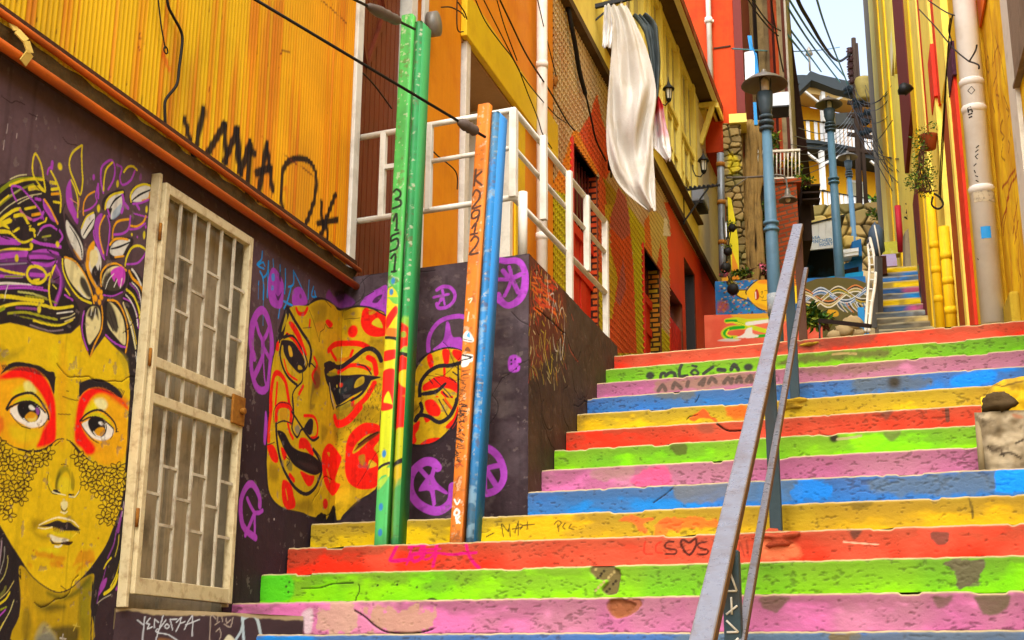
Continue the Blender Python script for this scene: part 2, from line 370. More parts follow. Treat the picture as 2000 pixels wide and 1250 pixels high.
s.G('#6a6a66', '300,120 560,105 560,180 400,200 310,190', soft=10, a=.75, rag=.05); s.G('#5c7484', '640,100 880,90 900,180 640,200', soft=14, a=.6, rag=.05); s.G('#0e86ea', '870,112 930,95 1020,100 1060,140 1010,185 890,192', soft=10, a=.7, rag=.09)
s.G('#5c6a70', '1290,90 1860,55 1850,150 1600,165 1300,160', soft=18, a=.65, rag=.06); s.G('#0d8cf8', '1860,40 2050,30 2050,160 1855,160', sm=1, soft=6, a=.95, rag=.03)
s = T(SS[6], 900, 880, 4.1675); s.G('#d8487a', '1400,260 1450,180 1560,130 1680,120 1700,270 1500,290', soft=20, a=.75, rag=.05); s.G('#9a7a6c', '1050,170 1420,140 1330,220 1120,240', soft=20, a=.6, rag=.05)
s = T(SS[2], 900, 880, 4.1675)
s.G('#6a5c34', '1060,970 1130,940 1260,950 1290,1020 1270,1140 1210,1170 1140,1140 1190,1060 1120,1050', soft=6, a=1, rag=.03, dig=.018)
for i in range(16): s.dot(12, '#2c2416' if i % 2 else '#a8945c', 1090+(i*37) % 170, 965+(i*53) % 190)
T(s, 500, 950, 4.1675); s.G('#4cc81a', '30,740 280,730 280,920 30,930', soft=20, a=.85); s.L(7, '#23340a', '370,830 520,825 620,795 790,785', dig=.006); s.L(7, '#23340a', '835,800 840,850 815,900 805,940', 2, dig=.008); s.G('#2c2a10', '1400,930 1440,905 1520,940 1620,915 1660,945', soft=4, a=.9)
for x, y in ((270, 780), (245, 815), (265, 860), (990, 805), (1310, 820), (1150, 800)): s.dot(10, '#2c3a10', x, y)
T(s, 1600, 850, 3.125); s.G('#605640', '770,775 1000,760 990,860 960,900 850,930 830,830', soft=5, a=.95, rag=.03); s.G('#605640', '900,900 980,890 980,925 910,925', soft=5, a=.8, rag=.02)
s = T(SS[1], 500, 950, 4.1675)
s.G('#b89a78', '520,975 800,975 790,1190 510,1190', soft=14, a=.75, rag=.14); s.G('#b09068', '960,1000 1390,985 1400,1170 1050,1180 900,1080', soft=16, a=.75, rag=.15); s.G('#c8b8b8', '370,1040 460,1000 450,1180 390,1190', soft=16, a=.8)
s.L(12, '#2a2014', '800,1010 880,1060 960,1130 1060,1185 1200,1195 1330,1190 1440,1160', dig=.012)
T(s, 1200, 900, 2.5); s.G('#8a5c30', '-30,690 0,670 80,690 100,710 60,750 0,765', soft=4, a=.95, rag=.02, dig=.015); s.G('#5c4c38', '700,670 850,665 830,700 760,740', soft=8, a=.8, rag=.03); s.G('#5c5238', '1760,660 1920,650 1910,720 1830,755 1790,720', soft=8, a=.9, rag=.03); s.G('#5c4c38', '1570,665 1650,660 1640,700 1590,715', soft=8, a=.75, rag=.03)
T(s, 400, 950, 2.353); s.G('#8a5030', '1850,530 2000,520 1980,580 1900,605 1860,580', soft=4, a=.9, rag=.02, dig=.012)
s = T(SS[0], 1200, 900, 2.5); s.G('#5a6a70', '340,845 1060,838 1060,890 340,900', soft=10, a=.6, rag=.04); s.G('#6a5c40', '1060,850 1200,845 1180,880 1080,890', soft=5, a=.95, rag=.02); s.G('#5c6468', '1250,840 2000,830 2000,900 1250,900', soft=10, a=.7, rag=.05)
s = T(SS[12], 1160, 620, 5); ik = '#35382c'
s.dot(42, ik, 548, 568, ry=40); s.L(34, ik, '650,590 660,550 690,545'); s.L(36, ik, '700,570 740,540 785,545 795,590'); s.L(34, ik, '855,465 835,520 840,575 910,570'); s.L(26, ik, '985,510 950,540 985,565 1020,545 985,510'); s.L(24, ik, '960,470 1000,480'); s.L(34, ik, '1070,550 1110,520 1160,485'); s.L(44, ik, '1215,510 1275,515'); s.L(40, ik, '1340,510 1370,460 1410,510'); s.dot(46, ik, 1508, 485, ry=36)
s = T(SS[11], 1160, 620, 5); ik = '#4c4038'
s.G('#8a6c52', '600,640 760,610 1100,580 1560,530 1560,640 1000,700 620,730', soft=25, a=.75, rag=.04)
for q in ('630,715 670,660 700,710', '770,690 790,640 850,690', '910,670 920,630', '1030,650 1080,600 1060,660', '1120,640 1150,590 1190,630', '1270,640 1310,590 1340,640 1350,600', '1390,630 1420,580 1440,630', '1490,620 1530,570 1540,620'): s.L(40, ik, q, 2, soft=.5, a=.85)
s = T(SS[10], 1160, 620, 5); s.L(5, '#1c2c3c', '1025,760 1010,800 985,830', 2, dig=.006); s.G('#5c5c48', '560,745 940,725 930,790 640,800', soft=20, a=.7, rag=.05)
T(s, 1600, 600, 4.1675); s.G('#565c58', '300,580 840,560 880,650 350,690', soft=30, a=.75, rag=.06); s.dot(50, '#3a3428', 610, 610, soft=.6); s.G('#0a82e4', '1100,560 1400,510 1440,580 1320,630 1090,650', soft=20, a=.85)
s = T(SS[9], 1160, 620, 5); s.G('#e8431c', '940,990 1010,940 1080,890 1130,950 1200,990 1180,1020 1060,980 980,1010', soft=8, a=.85, rag=.03); s.G('#c85018', '1300,870 1480,850 1500,960 1400,990 1300,940', soft=25, a=.8, rag=.05); s.L(8, '#2c2008', '905,1000 930,970 960,965 1010,950', 2, dig=.006)
s = T(SS[8], 1160, 620, 5); s.L(16, '#241410', '1195,1035 1240,1070 1290,1100 1350,1110 1440,1105', dig=.012); s.G('#7a4430', '1000,1060 1140,1040 1170,1120 1060,1130', soft=20, a=.6)
T(s, 1600, 600, 4.1675); s.G('#5c3a28', '400,860 600,830 580,880 540,920 500,870', soft=14, a=.75); s.L(36, '#4a3628', '1040,830 1045,920', 1, a=.8)
s = T(SS[7], 1600, 600, 4.1675); s.G('#5c5434', '520,1020 660,1000 640,1060 580,1090', soft=12, a=.75); s.dot(36, '#2c2814', 120, 1065, soft=.4); s.L(22, '#a8986c', '150,1075 240,1065 340,1045', a=.8)
T(s, 980, 600, 1.961); s.G('#4c4a20', '640,530 700,525 710,560 670,565', soft=4, a=.8, rag=.02)
s = T(SS[12], 1600, 600, 4.1675); s.G('#5a4c2c', '-400,470 0,375 300,345 560,350 540,400 300,420 0,440', soft=25, a=.8, rag=.06); s.L(20, '#a89058', '110,385 200,375 300,380', a=.8)
s = T(SS[13], 1600, 600, 4.1675); s.G('#6a3c2c', '-500,340 0,260 420,210 420,290 0,340', soft=25, a=.6, rag=.08)
s = T(SS[11], 1600, 600, 4.1675); s.G('#7c5c4c', '-200,490 0,480 500,420 700,430 560,490 100,560', soft=25, a=.7, rag=.06)
for k, s in SS.items():
    # raw worn edge with the light it catches painted tan, rounded over
    e = sstep(.945, .97, s.hgt); s.c = s.c*(1-e[..., None]*.9) + lin('#b09c70')*(.7+.5*fbm(s.Ug*15, s.Zg*3, 31+k, 3))[..., None]*e[..., None]*.9
    s.d -= np.clip((s.hgt-.9)/.1, 0, 1)**2*.010
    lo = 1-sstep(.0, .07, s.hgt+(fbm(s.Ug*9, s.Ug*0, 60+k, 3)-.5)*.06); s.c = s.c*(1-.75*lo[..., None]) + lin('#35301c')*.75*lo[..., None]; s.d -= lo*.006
    mb = MB(); x0, x1 = s.u[0], s.u[-1]; fr = s.fr
    n = 40
    for i in range(n):
        a = x0+(x1-x0)*i/n; b = x0+(x1-x0)*(i+1)/n
        za = float(np.interp(a, s.u, s.Zg[-1])); zb = float(np.interp(b, s.u, s.Zg[-1]))
        mb.add([fr.pt(a, za-.001, -.012), fr.pt(b, zb-.001, -.012), fr.pt(b, sz(k)-.004, -TR-.03), fr.pt(a, sz(k)-.004, -TR-.03)], [(0, 1, 2, 3)])
    mb.col = '#7c7058'
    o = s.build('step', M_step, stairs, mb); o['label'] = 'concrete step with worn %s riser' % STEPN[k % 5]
    s.c = None
low = MB()                                           # the flight below the frame, down to the street
for k in range(-9, 0): low.box(FF(sy(k)), -4.08, .95, -1.6, sz(k), -TR-.02, 0)
low.build('lower_flight', M_conc, stairs, bevel=.01)
core = MB(); core.prism(Fr((-2.93, 0, 0), (0, 1, 0), (1, 0, 0)), [(sy(0)+.15, -1.6), (sy(13)+.2, -1.6), (sy(13)+.2, sz(13)-.22), (sy(0)+.15, sz(0)-.2)], -.02, 3.8); core.build('stair_core', M_conc, stairs)
# ================================================================== CORRUGATED HOUSE: mural wall, cladding, gutter, gate
M_paint = mat('painted_plaster', attr=True, rough=.8, var=.16, sc=7, bump=.3, bsc=60, bdist=.006)
M_corr = mat('painted_corrugated_iron', attr=True, rough=.5, var=.12, sc=4, bump=.08, bsc=30, spec=.12)
M_orng = mat('orange_gutter_paint', '#b8540e', rough=.5, var=.35, sc=8, bump=.2, dirt='#5a2c10', damt=.5)
M_brown = mat('dark_brown_timber', '#4a2c18', rough=.8, var=.4, sc=6, bump=.5, dirt='#1e140c', damt=.5)
M_gate = mat('cream_gate_paint', '#cdbd92', rough=.5, var=.25, sc=12, bump=.25, dirt='#7a4c20', damt=.6, dsc=18)
M_bar = mat('pale_bar_paint', '#c4baa0', rough=.55, var=.35, sc=14, bump=.3, dirt='#6a4a28', damt=.7, dsc=10)
M_rust = mat('rusty_iron', '#94601c', rough=.8, var=.5, sc=14, bump=.5, dirt='#5a240c', damt=.7, dsc=12)
M_black = mat('black_cable', '#17130f', rough=.6, var=.2, bump=0)
M_white = mat('white_gloss_paint', '#d9d3c2', rough=.5, var=.2, sc=7, bump=.15, dirt='#7a6848', damt=.4, dsc=6)
M_board = mat('weathered_boards', '#a89878', rough=.9, var=.5, sc=4, bump=.6, bsc=18, dirt='#3c3222', damt=.65, dsc=4, streak=.4)
lh = thing('corrugated_house', WL.pt(0, -1.6), 'house end with a masked woman mural on purple plaster below orange corrugated iron cladding', 'house')
K, V, Yl, Or, Wh, Cr = '#271f22', '#a944b8', '#d8c420', '#dd9a14', '#d3d0c4', '#d8cc92'
s = Surf(WL, -2.95, .84, -.25, 2.56, .0042, '#4d3a3e')
n = fbm(s.Ug*1.6, s.Zg*1.6, 3)[..., None]
hz = sstep(1.2, 2.3, s.Zg)[..., None]; s.c = lin('#35252a')*(1-hz)+lin('#5d474c')*hz; s.c *= .75+.5*n
s.c *= .9+.2*fbm(s.Ug*30, s.Zg*30, 4, 3)[..., None]
def ln(w, c, *qs, **k):
    for q in qs: s.L(w, c, q, **k)
# wall scratches
T(s, 0, 0, 2.841)
ln(6, '#a89a98', '42,690 34,740', '25,780 18,830', '205,640 200,665', '95,740 92,765', taper=.6); ln(4, '#3a2a2c', '0,530 60,570 90,560 140,580', '350,760 380,795 430,805', '160,630 210,650')
# ---- hair: dome of dark hair with yellow and violet bands
T(s, 0, 270, 5)
s.G(K, '-60,560 100,420 250,370 400,375 480,430 560,540 610,680 640,850 660,1000 700,1250 -60,1250', a=.93)
for w_, c_, q in ((40, '#7f8a18', '-20,540 100,440 220,400 420,395'), (26, Yl, '100,460 210,415 330,395 430,405'), (22, '#8a8c20', '-20,680 80,590 200,500 330,450'), (46, Yl, '290,490 360,480 420,500'), (12, '#c8c090', '100,400 180,365 260,355'), (9, '#c8c090', '-20,760 120,640 260,570 410,540'), (11, '#9aa070', '-10,640 100,560 200,500'), (20, Yl, '-10,650 90,560'), (8, '#c8c090', '180,640 250,600 320,570'),
        (34, Yl, '500,430 560,440'), (30, Yl, '510,500 580,490'), (26, Or, '510,545 580,540'), (24, Yl, '530,620 590,630'), (34, Yl, '-20,830 60,760 150,700 200,690'), (26, Yl, '250,690 350,670'), (30, Or, '320,750 400,735'), (30, '#c06a90', '200,700 250,760 310,790'), (36, Yl, '150,760 230,750 280,830 300,850'), (50, Yl, '-20,850 40,830 110,800'), (34, Yl, '-20,820 80,870 100,920'), (40, Yl, '-20,910 90,910'),
        (30, V, '330,800 400,780 430,720'), (24, Yl, '380,840 440,820 460,780'), (26, Yl, '140,910 190,880'), (34, Yl, '300,890 340,900 345,950'), (60, V, '-20,980 60,990 180,1020'), (40, V, '-20,1020 200,1020'), (14, K, '20,960 100,985'), (36, V, '320,1000 420,1030 600,1060'), (26, V, '590,900 620,960 590,1010'), (50, V, '-20,1150 100,1130 260,1120'), (18, V, '-20,1210 150,1190 280,1200'), (60, V, '330,1130 450,1110 570,1140'), (50, V, '340,1210 430,1230 560,1250')): s.L(w_, c_, q)
ln(24, Yl, '110,920 190,1000 250,1015 320,985', '-20,1110 120,1080 290,1085 320,1050'); s.dot(26, Yl, 310, 1045); s.dot(32, Yl, 168, 1170, ry=40); s.dot(30, Yl, 570, 1035)
ln(16, K, '30,870 120,900', '-10,1060 240,1050', '100,760 160,820 250,850 330,830 400,790', '350,980 420,1010 520,1000 580,920 540,860 460,830 390,860 350,930', '300,1100 290,1140 320,1200', '470,1090 560,1160', '160,840 140,900')
ln(24, V, '400,900 430,865 500,850 560,890'); ln(18, '#9a9a30', '420,965 500,950'); ln(9, '#b0a0a0', '370,950 400,900')
ln(12, '#2b2226', '330,430 390,500 430,540', '480,430 490,560 560,600 600,620', '640,640 600,760', '420,560 440,580')
# leaf outlines rising out of the hair
ln(22, V, '165,610 130,540 120,470 200,480 280,560 350,640 400,710 430,790', '470,350 480,300 515,275', '430,600 440,680 500,760 570,820'); ln(40, V, '515,235 510,290'); ln(30, V, '350,590 400,600'); s.G(V, '430,640 470,660 570,810 500,790', a=.8)
ln(23, Yl, '350,150 322,240 325,350 380,440 445,520 435,400 405,250 350,150', '505,320 550,410 590,520 600,620 595,720', '800,70 720,130 682,220 690,320 735,430 785,550 812,420 805,300 800,170 808,70'); s.dot(36, Yl, 590, 275)
s.G(V, '690,400 650,500 660,650 710,760 765,840 770,760 720,640 700,500', a=.95); ln(22, Yl, '700,410 740,500 765,620 765,770'); ln(10, '#d08a70', '690,590 760,640', '780,580 770,720')
ln(26, Or, '440,600 500,690 550,790 570,830'); ln(18, Or, '820,750 820,640 860,560 930,520'); ln(18, V, '830,710 900,680 950,620 940,560 960,460'); ln(30, V, '965,450 965,580')
ln(24, V, '1015,530 990,420 990,300 1030,240 1090,215 1120,280 1110,400 1060,500', '1140,260 1190,290 1170,380 1200,455 1280,410 1320,320'); ln(22, Yl, '1015,510 1020,400 1040,300 1100,235', '1210,330 1250,280 1300,275 1340,310'); s.dot(20, V, 920, 380, ry=30); s.dot(20, '#8a4a90', 1375, 380, ry=40, a=.7)
s.dot(22, Yl, 1150, 445, ry=36); s.dot(26, Yl, 970, 685, ry=38); s.dot(20, Yl, 1432, 695, ry=36); s.dot(20, Yl, 1410, 945, ry=40); s.dot(16, Yl, 1290, 940); s.dot(16, V, 1425, 865); s.dot(12, V, 1345, 965)
def bud(out, shade, vein, rim=None, rc=Yl):
    s.G(K, out, a=.9); s.G(Wh, shade); s.L(22, '#1d181b', vein, taper=.5)
    if rim: s.L(24, rc, rim)
bud('1005,690 1010,600 1080,530 1210,500 1215,620 1180,740 1080,810 1070,720', '1030,680 1060,580 1120,540 1200,530 1195,600 1190,700 1100,790 1090,740 1100,680', '1080,680 1130,600 1200,550', '1035,690 1050,610 1110,550 1205,525'); s.G('#9ab0c4', '1100,780 1110,720 1170,650 1190,640 1180,730 1120,790', a=.8)
bud('1265,620 1270,540 1330,460 1480,440 1480,560 1400,640 1300,640', '1280,610 1300,540 1360,480 1470,460 1470,560 1390,620', '1290,610 1370,550 1480,500', '1280,620 1280,550 1330,480 1410,450 1470,465'); ln(22, Or, '1390,610 1450,590 1465,530'); ln(22, V, '1300,640 1380,630 1450,600'); ln(34, V, '1330,640 1360,690')
ln(40, V, '1200,560 1210,640 1190,720', '1220,640 1250,680'); ln(16, V, '1310,735 1400,760 1440,770')
s.G(K, '640,730 660,860 720,1000 800,1110 820,1000 760,880 700,810', a=.9); s.G(Wh, '655,800 660,920 720,1060 780,1160 815,1180 815,1060 770,950 700,850'); ln(20, '#201a1c', '690,860 760,970 800,1080 810,1170', taper=.4); s.G(Or, '720,1080 760,1120 800,1180 780,1180', a=.8)
s.G(K, '800,900 830,780 930,710 940,820 890,930 820,990', a=.9); s.G(Wh, '800,920 820,820 870,760 930,740 920,850 870,930 830,980'); ln(18, '#201a1c', '820,950 860,880 920,790', taper=.5); ln(18, Yl, '805,880 850,770 920,725')
s.G(V, '930,850 960,760 1010,740 980,900 1000,1020 1030,1160 960,1050', a=.8); ln(22, Or, '1030,755 985,850 985,980 1020,1120'); ln(20, V, '1060,760 1080,860 1070,1000 1050,1140', '925,900 935,980 1000,1130 1030,1180'); ln(26, V, '1060,700 1080,760')
ln(24, Or, '1105,980 1115,880 1160,810 1260,790'); ln(24, V, '1120,940 1200,930 1260,880 1275,760'); ln(22, Or, '1280,855 1340,860 1400,820 1425,760'); ln(20, V, '1270,890 1350,880 1420,830')
bud('1075,1140 1070,1040 1120,980 1280,970 1300,1030 1220,1150 1110,1190', '1090,1130 1090,1060 1150,1000 1270,990 1230,1080 1180,1160', '1090,1080 1170,1060 1280,1010', '1080,1040 1120,990 1180,980 1250,990', Or); ln(20, Or, '1130,1160 1210,1150')
ln(24, Yl, '1225,1240 1240,1160 1290,1070 1360,1050 1435,1095'); ln(20, V, '1240,1230 1340,1220 1400,1160 1440,1080')
# lower hair bands, ring and flower (second tracing frame)
T(s, 0, 480, 5)
s.G('#5c2c62', '-20,60 280,60 600,100 640,300 620,430 500,380 -20,330', a=.9); s.G(K, '-20,330 400,330 620,400 760,560 790,720 700,840 560,870 400,820 250,780 100,750 -20,780')
for w_, c_, q in ((56, V, '-20,110 120,90 270,80'), (40, V, '300,110 450,110 560,150'), (36, V, '320,170 460,190 530,170'), (22, K, '310,140 480,145 560,130'), (30, V, '-20,290 80,300 220,300'), (60, '#7a3a80', '540,210 600,300 600,420 550,560'), (26, V, '560,200 600,300 595,430 545,580'), (40, V, '300,280 430,290'), (14, K, '-20,170 280,180'), (16, '#8a7a90', '-20,185 260,170'),
        (24, Wh, '-20,370 100,365 300,385'), (14, V, '-20,400 200,385 420,410'), (22, V, '-20,420 250,410 470,440'), (20, '#b0b060', '180,450 330,470 460,520'), (40, Yl, '-20,490 120,500 250,520 420,540'), (16, '#8a8a20', '250,490 420,510 560,560'), (30, Yl, '-20,610 100,575 250,560 420,580 560,610 720,590'), (12, K, '-20,640 120,610 300,600 540,640'), (34, '#8a9a18', '-20,640 40,610'), (26, '#7a3a80', '160,605 280,610 370,620'), (24, '#9a9a20', '80,660 250,650 420,690 560,720'), (14, Wh, '560,660 640,650 720,640'), (12, '#b8b080', '600,710 690,690 740,660'), (14, '#7a7a20', '200,690 350,720 500,760 620,770'), (20, Yl, '330,730 480,770 600,775 720,720'), (12, '#d0c080', '640,740 740,700'), (18, '#7a6a70', '300,770 480,830 620,820'), (20, Yl, '650,420 690,480'), (20, V, '640,480 720,530'), (14, '#c8c040', '520,380 560,420'), (26, Yl, '-20,220 100,255 240,280'), (20, '#7a8a20', '50,300 220,300')): s.L(w_, c_, q)
s.L(34, Yl, '265,280 290,215 350,200 420,230 455,290 430,340 370,365 300,345 265,280'); s.L(24, Yl, '330,340 380,330'); ln(28, Yl, '545,190 515,260 490,330 480,420 490,520 510,590', '460,290 500,270'); s.dot(28, Yl, 385, 620, ry=40); s.dot(28, Yl, 168, 120, ry=38); ln(12, K, '560,140 530,200', '500,240 520,330 590,300', '290,60 270,130 330,190'); ln(9, Wh, '90,360 60,440 40,540', taper=.5)
# five petal flower
def petal(edge, fill, rim, rimc, core, cc=K):
    s.G(K, edge); s.G(Cr, fill, soft=6); s.G(cc, core, soft=18, a=.95); s.L(22, rimc, rim)
petal('610,110 680,80 800,170 880,300 930,470 920,580 820,550 700,430 630,290', '640,130 690,130 780,200 850,310 900,460 880,520 800,470 700,350 650,230', '620,130 630,250 700,400 790,510 900,560', Yl, '800,300 850,340 905,490 870,500 820,430 790,360'); s.L(20, Or, '640,110 740,150 830,270 900,430 925,560'); s.L(16, Wh, '770,390 810,470 850,500', taper=.6)
s.G(Wh, '860,100 900,0 960,20 1000,140 990,260 960,400 920,300 870,200', soft=4); s.G(Or, '850,150 870,20 930,-50 930,40 880,160 900,280 960,400 940,400 880,280'); s.L(26, Or, '850,170 880,290 950,410'); s.G(Cr, '890,60 950,40 970,130 920,220 890,180', soft=10); s.G(K, '905,260 940,190 970,240 985,180 990,280 965,390 940,350', soft=6)
petal('980,400 990,250 1060,170 1150,160 1240,230 1250,340 1200,450 1100,500 1020,480', '1010,380 1030,270 1090,210 1170,200 1220,260 1220,350 1180,420 1090,440', '1000,390 1000,270 1060,190 1150,175 1235,240', Or, '1010,420 1030,300 1090,250 1130,300 1200,330 1210,400 1120,470 1040,460'); s.G('#c440b8', '1090,250 1180,200 1225,250 1215,360 1170,400 1140,310 1120,350', soft=8); ln(12, Wh, '1040,420 1070,330 1120,270', '1120,400 1150,330', '1180,410 1195,320', taper=.6); s.L(14, V, '1020,480 1110,490 1200,450')
petal('1020,560 1080,520 1180,570 1250,720 1250,900 1230,1060 1130,960 1040,860 1010,700', '1060,560 1130,580 1200,690 1225,820 1220,970 1130,880 1060,760', '1060,530 1140,540 1200,620 1245,760 1250,900 1225,1040', Or, '1020,580 1070,540 1130,640 1160,780 1140,850 1080,780 1030,680'); s.L(20, V, '1040,870 1100,930 1180,980 1225,990'); ln(12, K, '1080,650 1120,800', '1110,640 1160,800', '1060,700 1110,830', taper=.5)
petal('830,620 890,580 970,580 1015,700 1000,880 940,980 890,1090 840,980 800,830', '850,680 890,600 960,600 990,700 980,820 920,920 880,960 850,840', '1000,590 1010,700 995,830 940,950 895,1085', Or, '860,680 890,600 910,640 930,590 960,600 970,720 940,670 910,730 880,700'); s.L(18, V, '830,640 810,760 820,880 870,1020'); ln(10, Wh, '900,620 895,680', '940,620 930,700', taper=.6); s.L(10, '#b0482a', '870,1030 890,1090 920,1040')
s.dot(40, Or, 970, 440); s.dot(30, Or, 1000, 500); s.dot(34, Or, 940, 510); s.dot(28, Or, 980, 550); s.dot(22, Or, 1000, 450)
# side hair falling right of the flower
s.G(K, '1200,520 1240,420 1280,240 1340,260 1420,400 1430,700 1400,1000 1400,1260 1250,1260 1240,1100 1260,880 1240,700')
for w_, c_, q in ((34, Or, '1265,250 1300,320 1380,400 1415,540 1420,700'), (26, Wh, '1290,230 1330,280 1380,380'), (26, '#7a3a86', '1270,370 1330,430 1370,520'), (14, Wh, '1290,360 1360,450 1390,660'), (28, Yl, '1240,430 1310,500 1360,640 1370,830 1350,1000'), (18, V, '1210,510 1290,560 1340,680 1350,800'), (16, Wh, '1230,480 1280,540 1330,660 1345,780'), (24, Cr, '1210,560 1250,680 1290,820 1320,1000'), (16, '#b8a030', '1240,620 1300,780 1330,960'), (8, Wh, '1280,740 1310,900'), (22, '#7a3a86', '1290,1080 1310,1260'), (8, Wh, '1320,1040 1330,1150'), (30, K, '1390,560 1400,900 1380,1200')): s.L(w_, c_, q)
# ---- face
def face():
    A = [(x/5, 480+y/5) for x, y in pp('-90,770 0,770 100,752 250,785 400,832 560,870 700,855 790,775 810,900 850,1000 893,1092 940,1010 1030,885 1100,965 1200,1070 1240,1140')]
    B = [(x/5.436, 690+y/5.436) for x, y in pp('1372,250 1378,420 1368,700 1352,1000')]
    D = [(x/5.436, 860+y/5.436) for x, y in pp('1335,330 1310,600 1270,760 1180,1000 1130,1120')]
    F = [(x/5.436, 1020+y/5.436) for x, y in pp('1060,360 960,500 850,620 740,710 640,745 540,720 420,640 310,530 220,390 130,260 50,120 -20,0')]
    return A+B+D+F
T(s, 0, 0, 1)
FACE = face(); FY = '#dab80a'
T(s, 0, 1020, 5.436)          # hair masses and neck under the face
s.G(K, '-60,-100 60,60 220,380 330,540 230,700 220,1000 180,1300 -60,1300', a=.96); s.G('#241c20', '1130,180 1340,-300 1500,-1300 1330,-1500 1370,-1000 1300,-500 1060,360 900,560 980,640 970,1300 1000,1300 1060,900 1240,720 1340,540 1400,250 1480,-700 1480,-1300 1400,-1300 1300,-200', a=0)
s.G(K, '1330,-1750 1420,-1750 1500,-1300 1500,-500 1470,0 1400,290 1340,560 1240,720 1050,880 990,1300 960,1300 970,900 985,640 850,640 960,480 1130,200 1270,-160 1335,-560 1360,-1000 1378,-1350')
NK = '#b8980c'
s.G(NK, '205,470 330,540 540,720 640,745 740,710 880,600 1000,550 985,700 965,900 962,1290 165,1290 205,1000 225,780')
s.G('#4a5010', '500,740 640,770 780,740 960,560 950,660 760,800 620,820 540,790', soft=40, a=.8); s.G('#3c3a10', '400,870 560,860 700,900 560,950 430,930', soft=50, a=.75); s.G('#6a5a10', '290,800 340,900 320,1200 250,1290 240,1000', soft=40, a=.55); s.G('#6a7010', '860,760 985,600 960,900 955,1250 880,1250 840,1000', soft=50, a=.6); s.G('#cfa60c', '230,560 300,640 330,800 400,1050 360,1100 300,900 240,900', soft=40, a=.7)
s.G('#9ca080', '400,1150 470,1070 560,1150 600,1260 380,1290', soft=40, a=.7); s.G('#32301c', '560,1120 780,1100 840,1160 800,1290 640,1290 600,1200', soft=40, a=.8); s.G('#5a6272', '430,1200 540,1170 600,1290 400,1290', soft=40, a=.6); ln(14, Wh, '670,1190 660,1290', '640,1230 700,1240'); ln(14, '#c8b040', '820,1070 780,1150', '780,1090 850,1110')
s.L(16, '#2a240c', '215,500 225,600 205,560', 1); s.L(18, K, '985,640 970,1290'); s.L(10, '#5a5a48', '1010,1000 1000,1260'); s.L(16, '#7a3a86', '1130,480 1100,600 1060,700 1035,860'); s.G('#a040a8', '1060,740 1080,640 1140,590 1120,680 1050,780', soft=8)
for w_, c_, q in ((20, Yl, '1185,380 1140,430 1110,490'), (36, Yl, '1110,760 1170,720 1220,660 1260,560'), (30, '#a040a8', '1240,710 1290,620 1320,480 1350,280'), (16, Yl, '1180,680 1240,560 1290,380 1320,240 1330,100'), (18, '#b0a030', '1230,360 1260,240 1270,140'), (24, '#7a3a86', '1150,380 1210,240 1240,100 1300,-100'), (36, '#8a3f96', '1260,100 1290,-60 1330,-200'), (22, Wh, '1375,320 1395,150 1415,-60'), (20, '#a8b4b8', '1415,-60 1435,-250 1440,-420'), (8, Wh, '1470,0 1490,-250'), (8, '#b8b8b0', '1320,-220 1300,-60'), (12, '#a8a090', '1040,860 1100,810 1180,770'), (10, Wh, '1440,280 1440,210 1470,195'), (14, '#4a4648', '1430,-400 1450,-700 1440,-1000')): s.L(w_, c_, q)
for w_, c_, q in ((12, '#b0a860', '-10,650 50,560 85,430 80,360'), (14, '#8a8880', '0,540 40,400 50,260'), (24, Yl, '-20,880 60,820 105,750'), (12, '#c8b868', '-20,830 80,740 150,625'), (40, '#6a6830', '-20,800 40,740 60,690'), (18, V, '-20,1010 60,930'), (10, '#c8c080', '-20,1180 60,1030 110,940 150,830'), (14, '#d0c040', '-20,1160 40,1060'), (16, '#a08a98', '-10,500 20,200'), (20, '#8a9018', '-20,940 70,900')): s.L(w_, c_, q)
T(s, 0, 0, 1); s.G(FY, FACE, sm=1)
T(s, 0, 690, 5.436)
s.G('#e0c80c', '540,-60 760,-100 800,200 720,120 600,180', soft=120, a=.8); s.G('#8a7a18', '-60,-60 150,0 260,-60 120,60 -60,120', soft=70, a=.7); s.G('#a09020', '1240,-20 1350,60 1340,250 1290,120', soft=40, a=.6)
s.G('#e86a10', '-40,180 60,120 40,300 -40,420', soft=60, a=.7); s.G('#e07a10', '640,-40 720,0 700,900 640,900', soft=70, a=.3)
# left eye
RD = '#f01408'
s.G(RD, '-30,300 40,220 200,140 380,160 500,270 570,400 605,560 605,880 560,960 400,1000 430,900 470,740 520,620 480,500 400,380 260,280 100,280', soft=26); s.G('#e8a80c', '-30,330 100,290 260,285 400,400 480,520 540,660 470,800 380,940 240,1010 80,950 -30,850', soft=34); s.G('#dccc10', '130,420 260,330 390,420 470,560 400,480 200,460', soft=50, a=.9); s.G('#e6e080', '255,320 320,300 390,400 350,430 280,410', soft=26); s.G('#d8c010', '120,760 420,820 380,930 240,960 130,900', soft=60, a=.8)
s.G('#d8501a', '-30,700 30,680 40,800 -30,860', soft=30, a=.7)
s.G(K, '10,225 40,180 110,110 200,90 330,110 440,140 520,190 595,215 590,430 560,370 520,280 430,190 330,150 200,140 110,160', soft=5)
rs = random.Random(4)
for i in range(46):
    t = i/45; x = 40+t*550; y = 150-70*math.sin(t*2.2)+t*120+60*t*t; s.L(7, K, [(x, y+30), (x-14+30*t, y-20-12*rs.random())], 1, taper=.4)
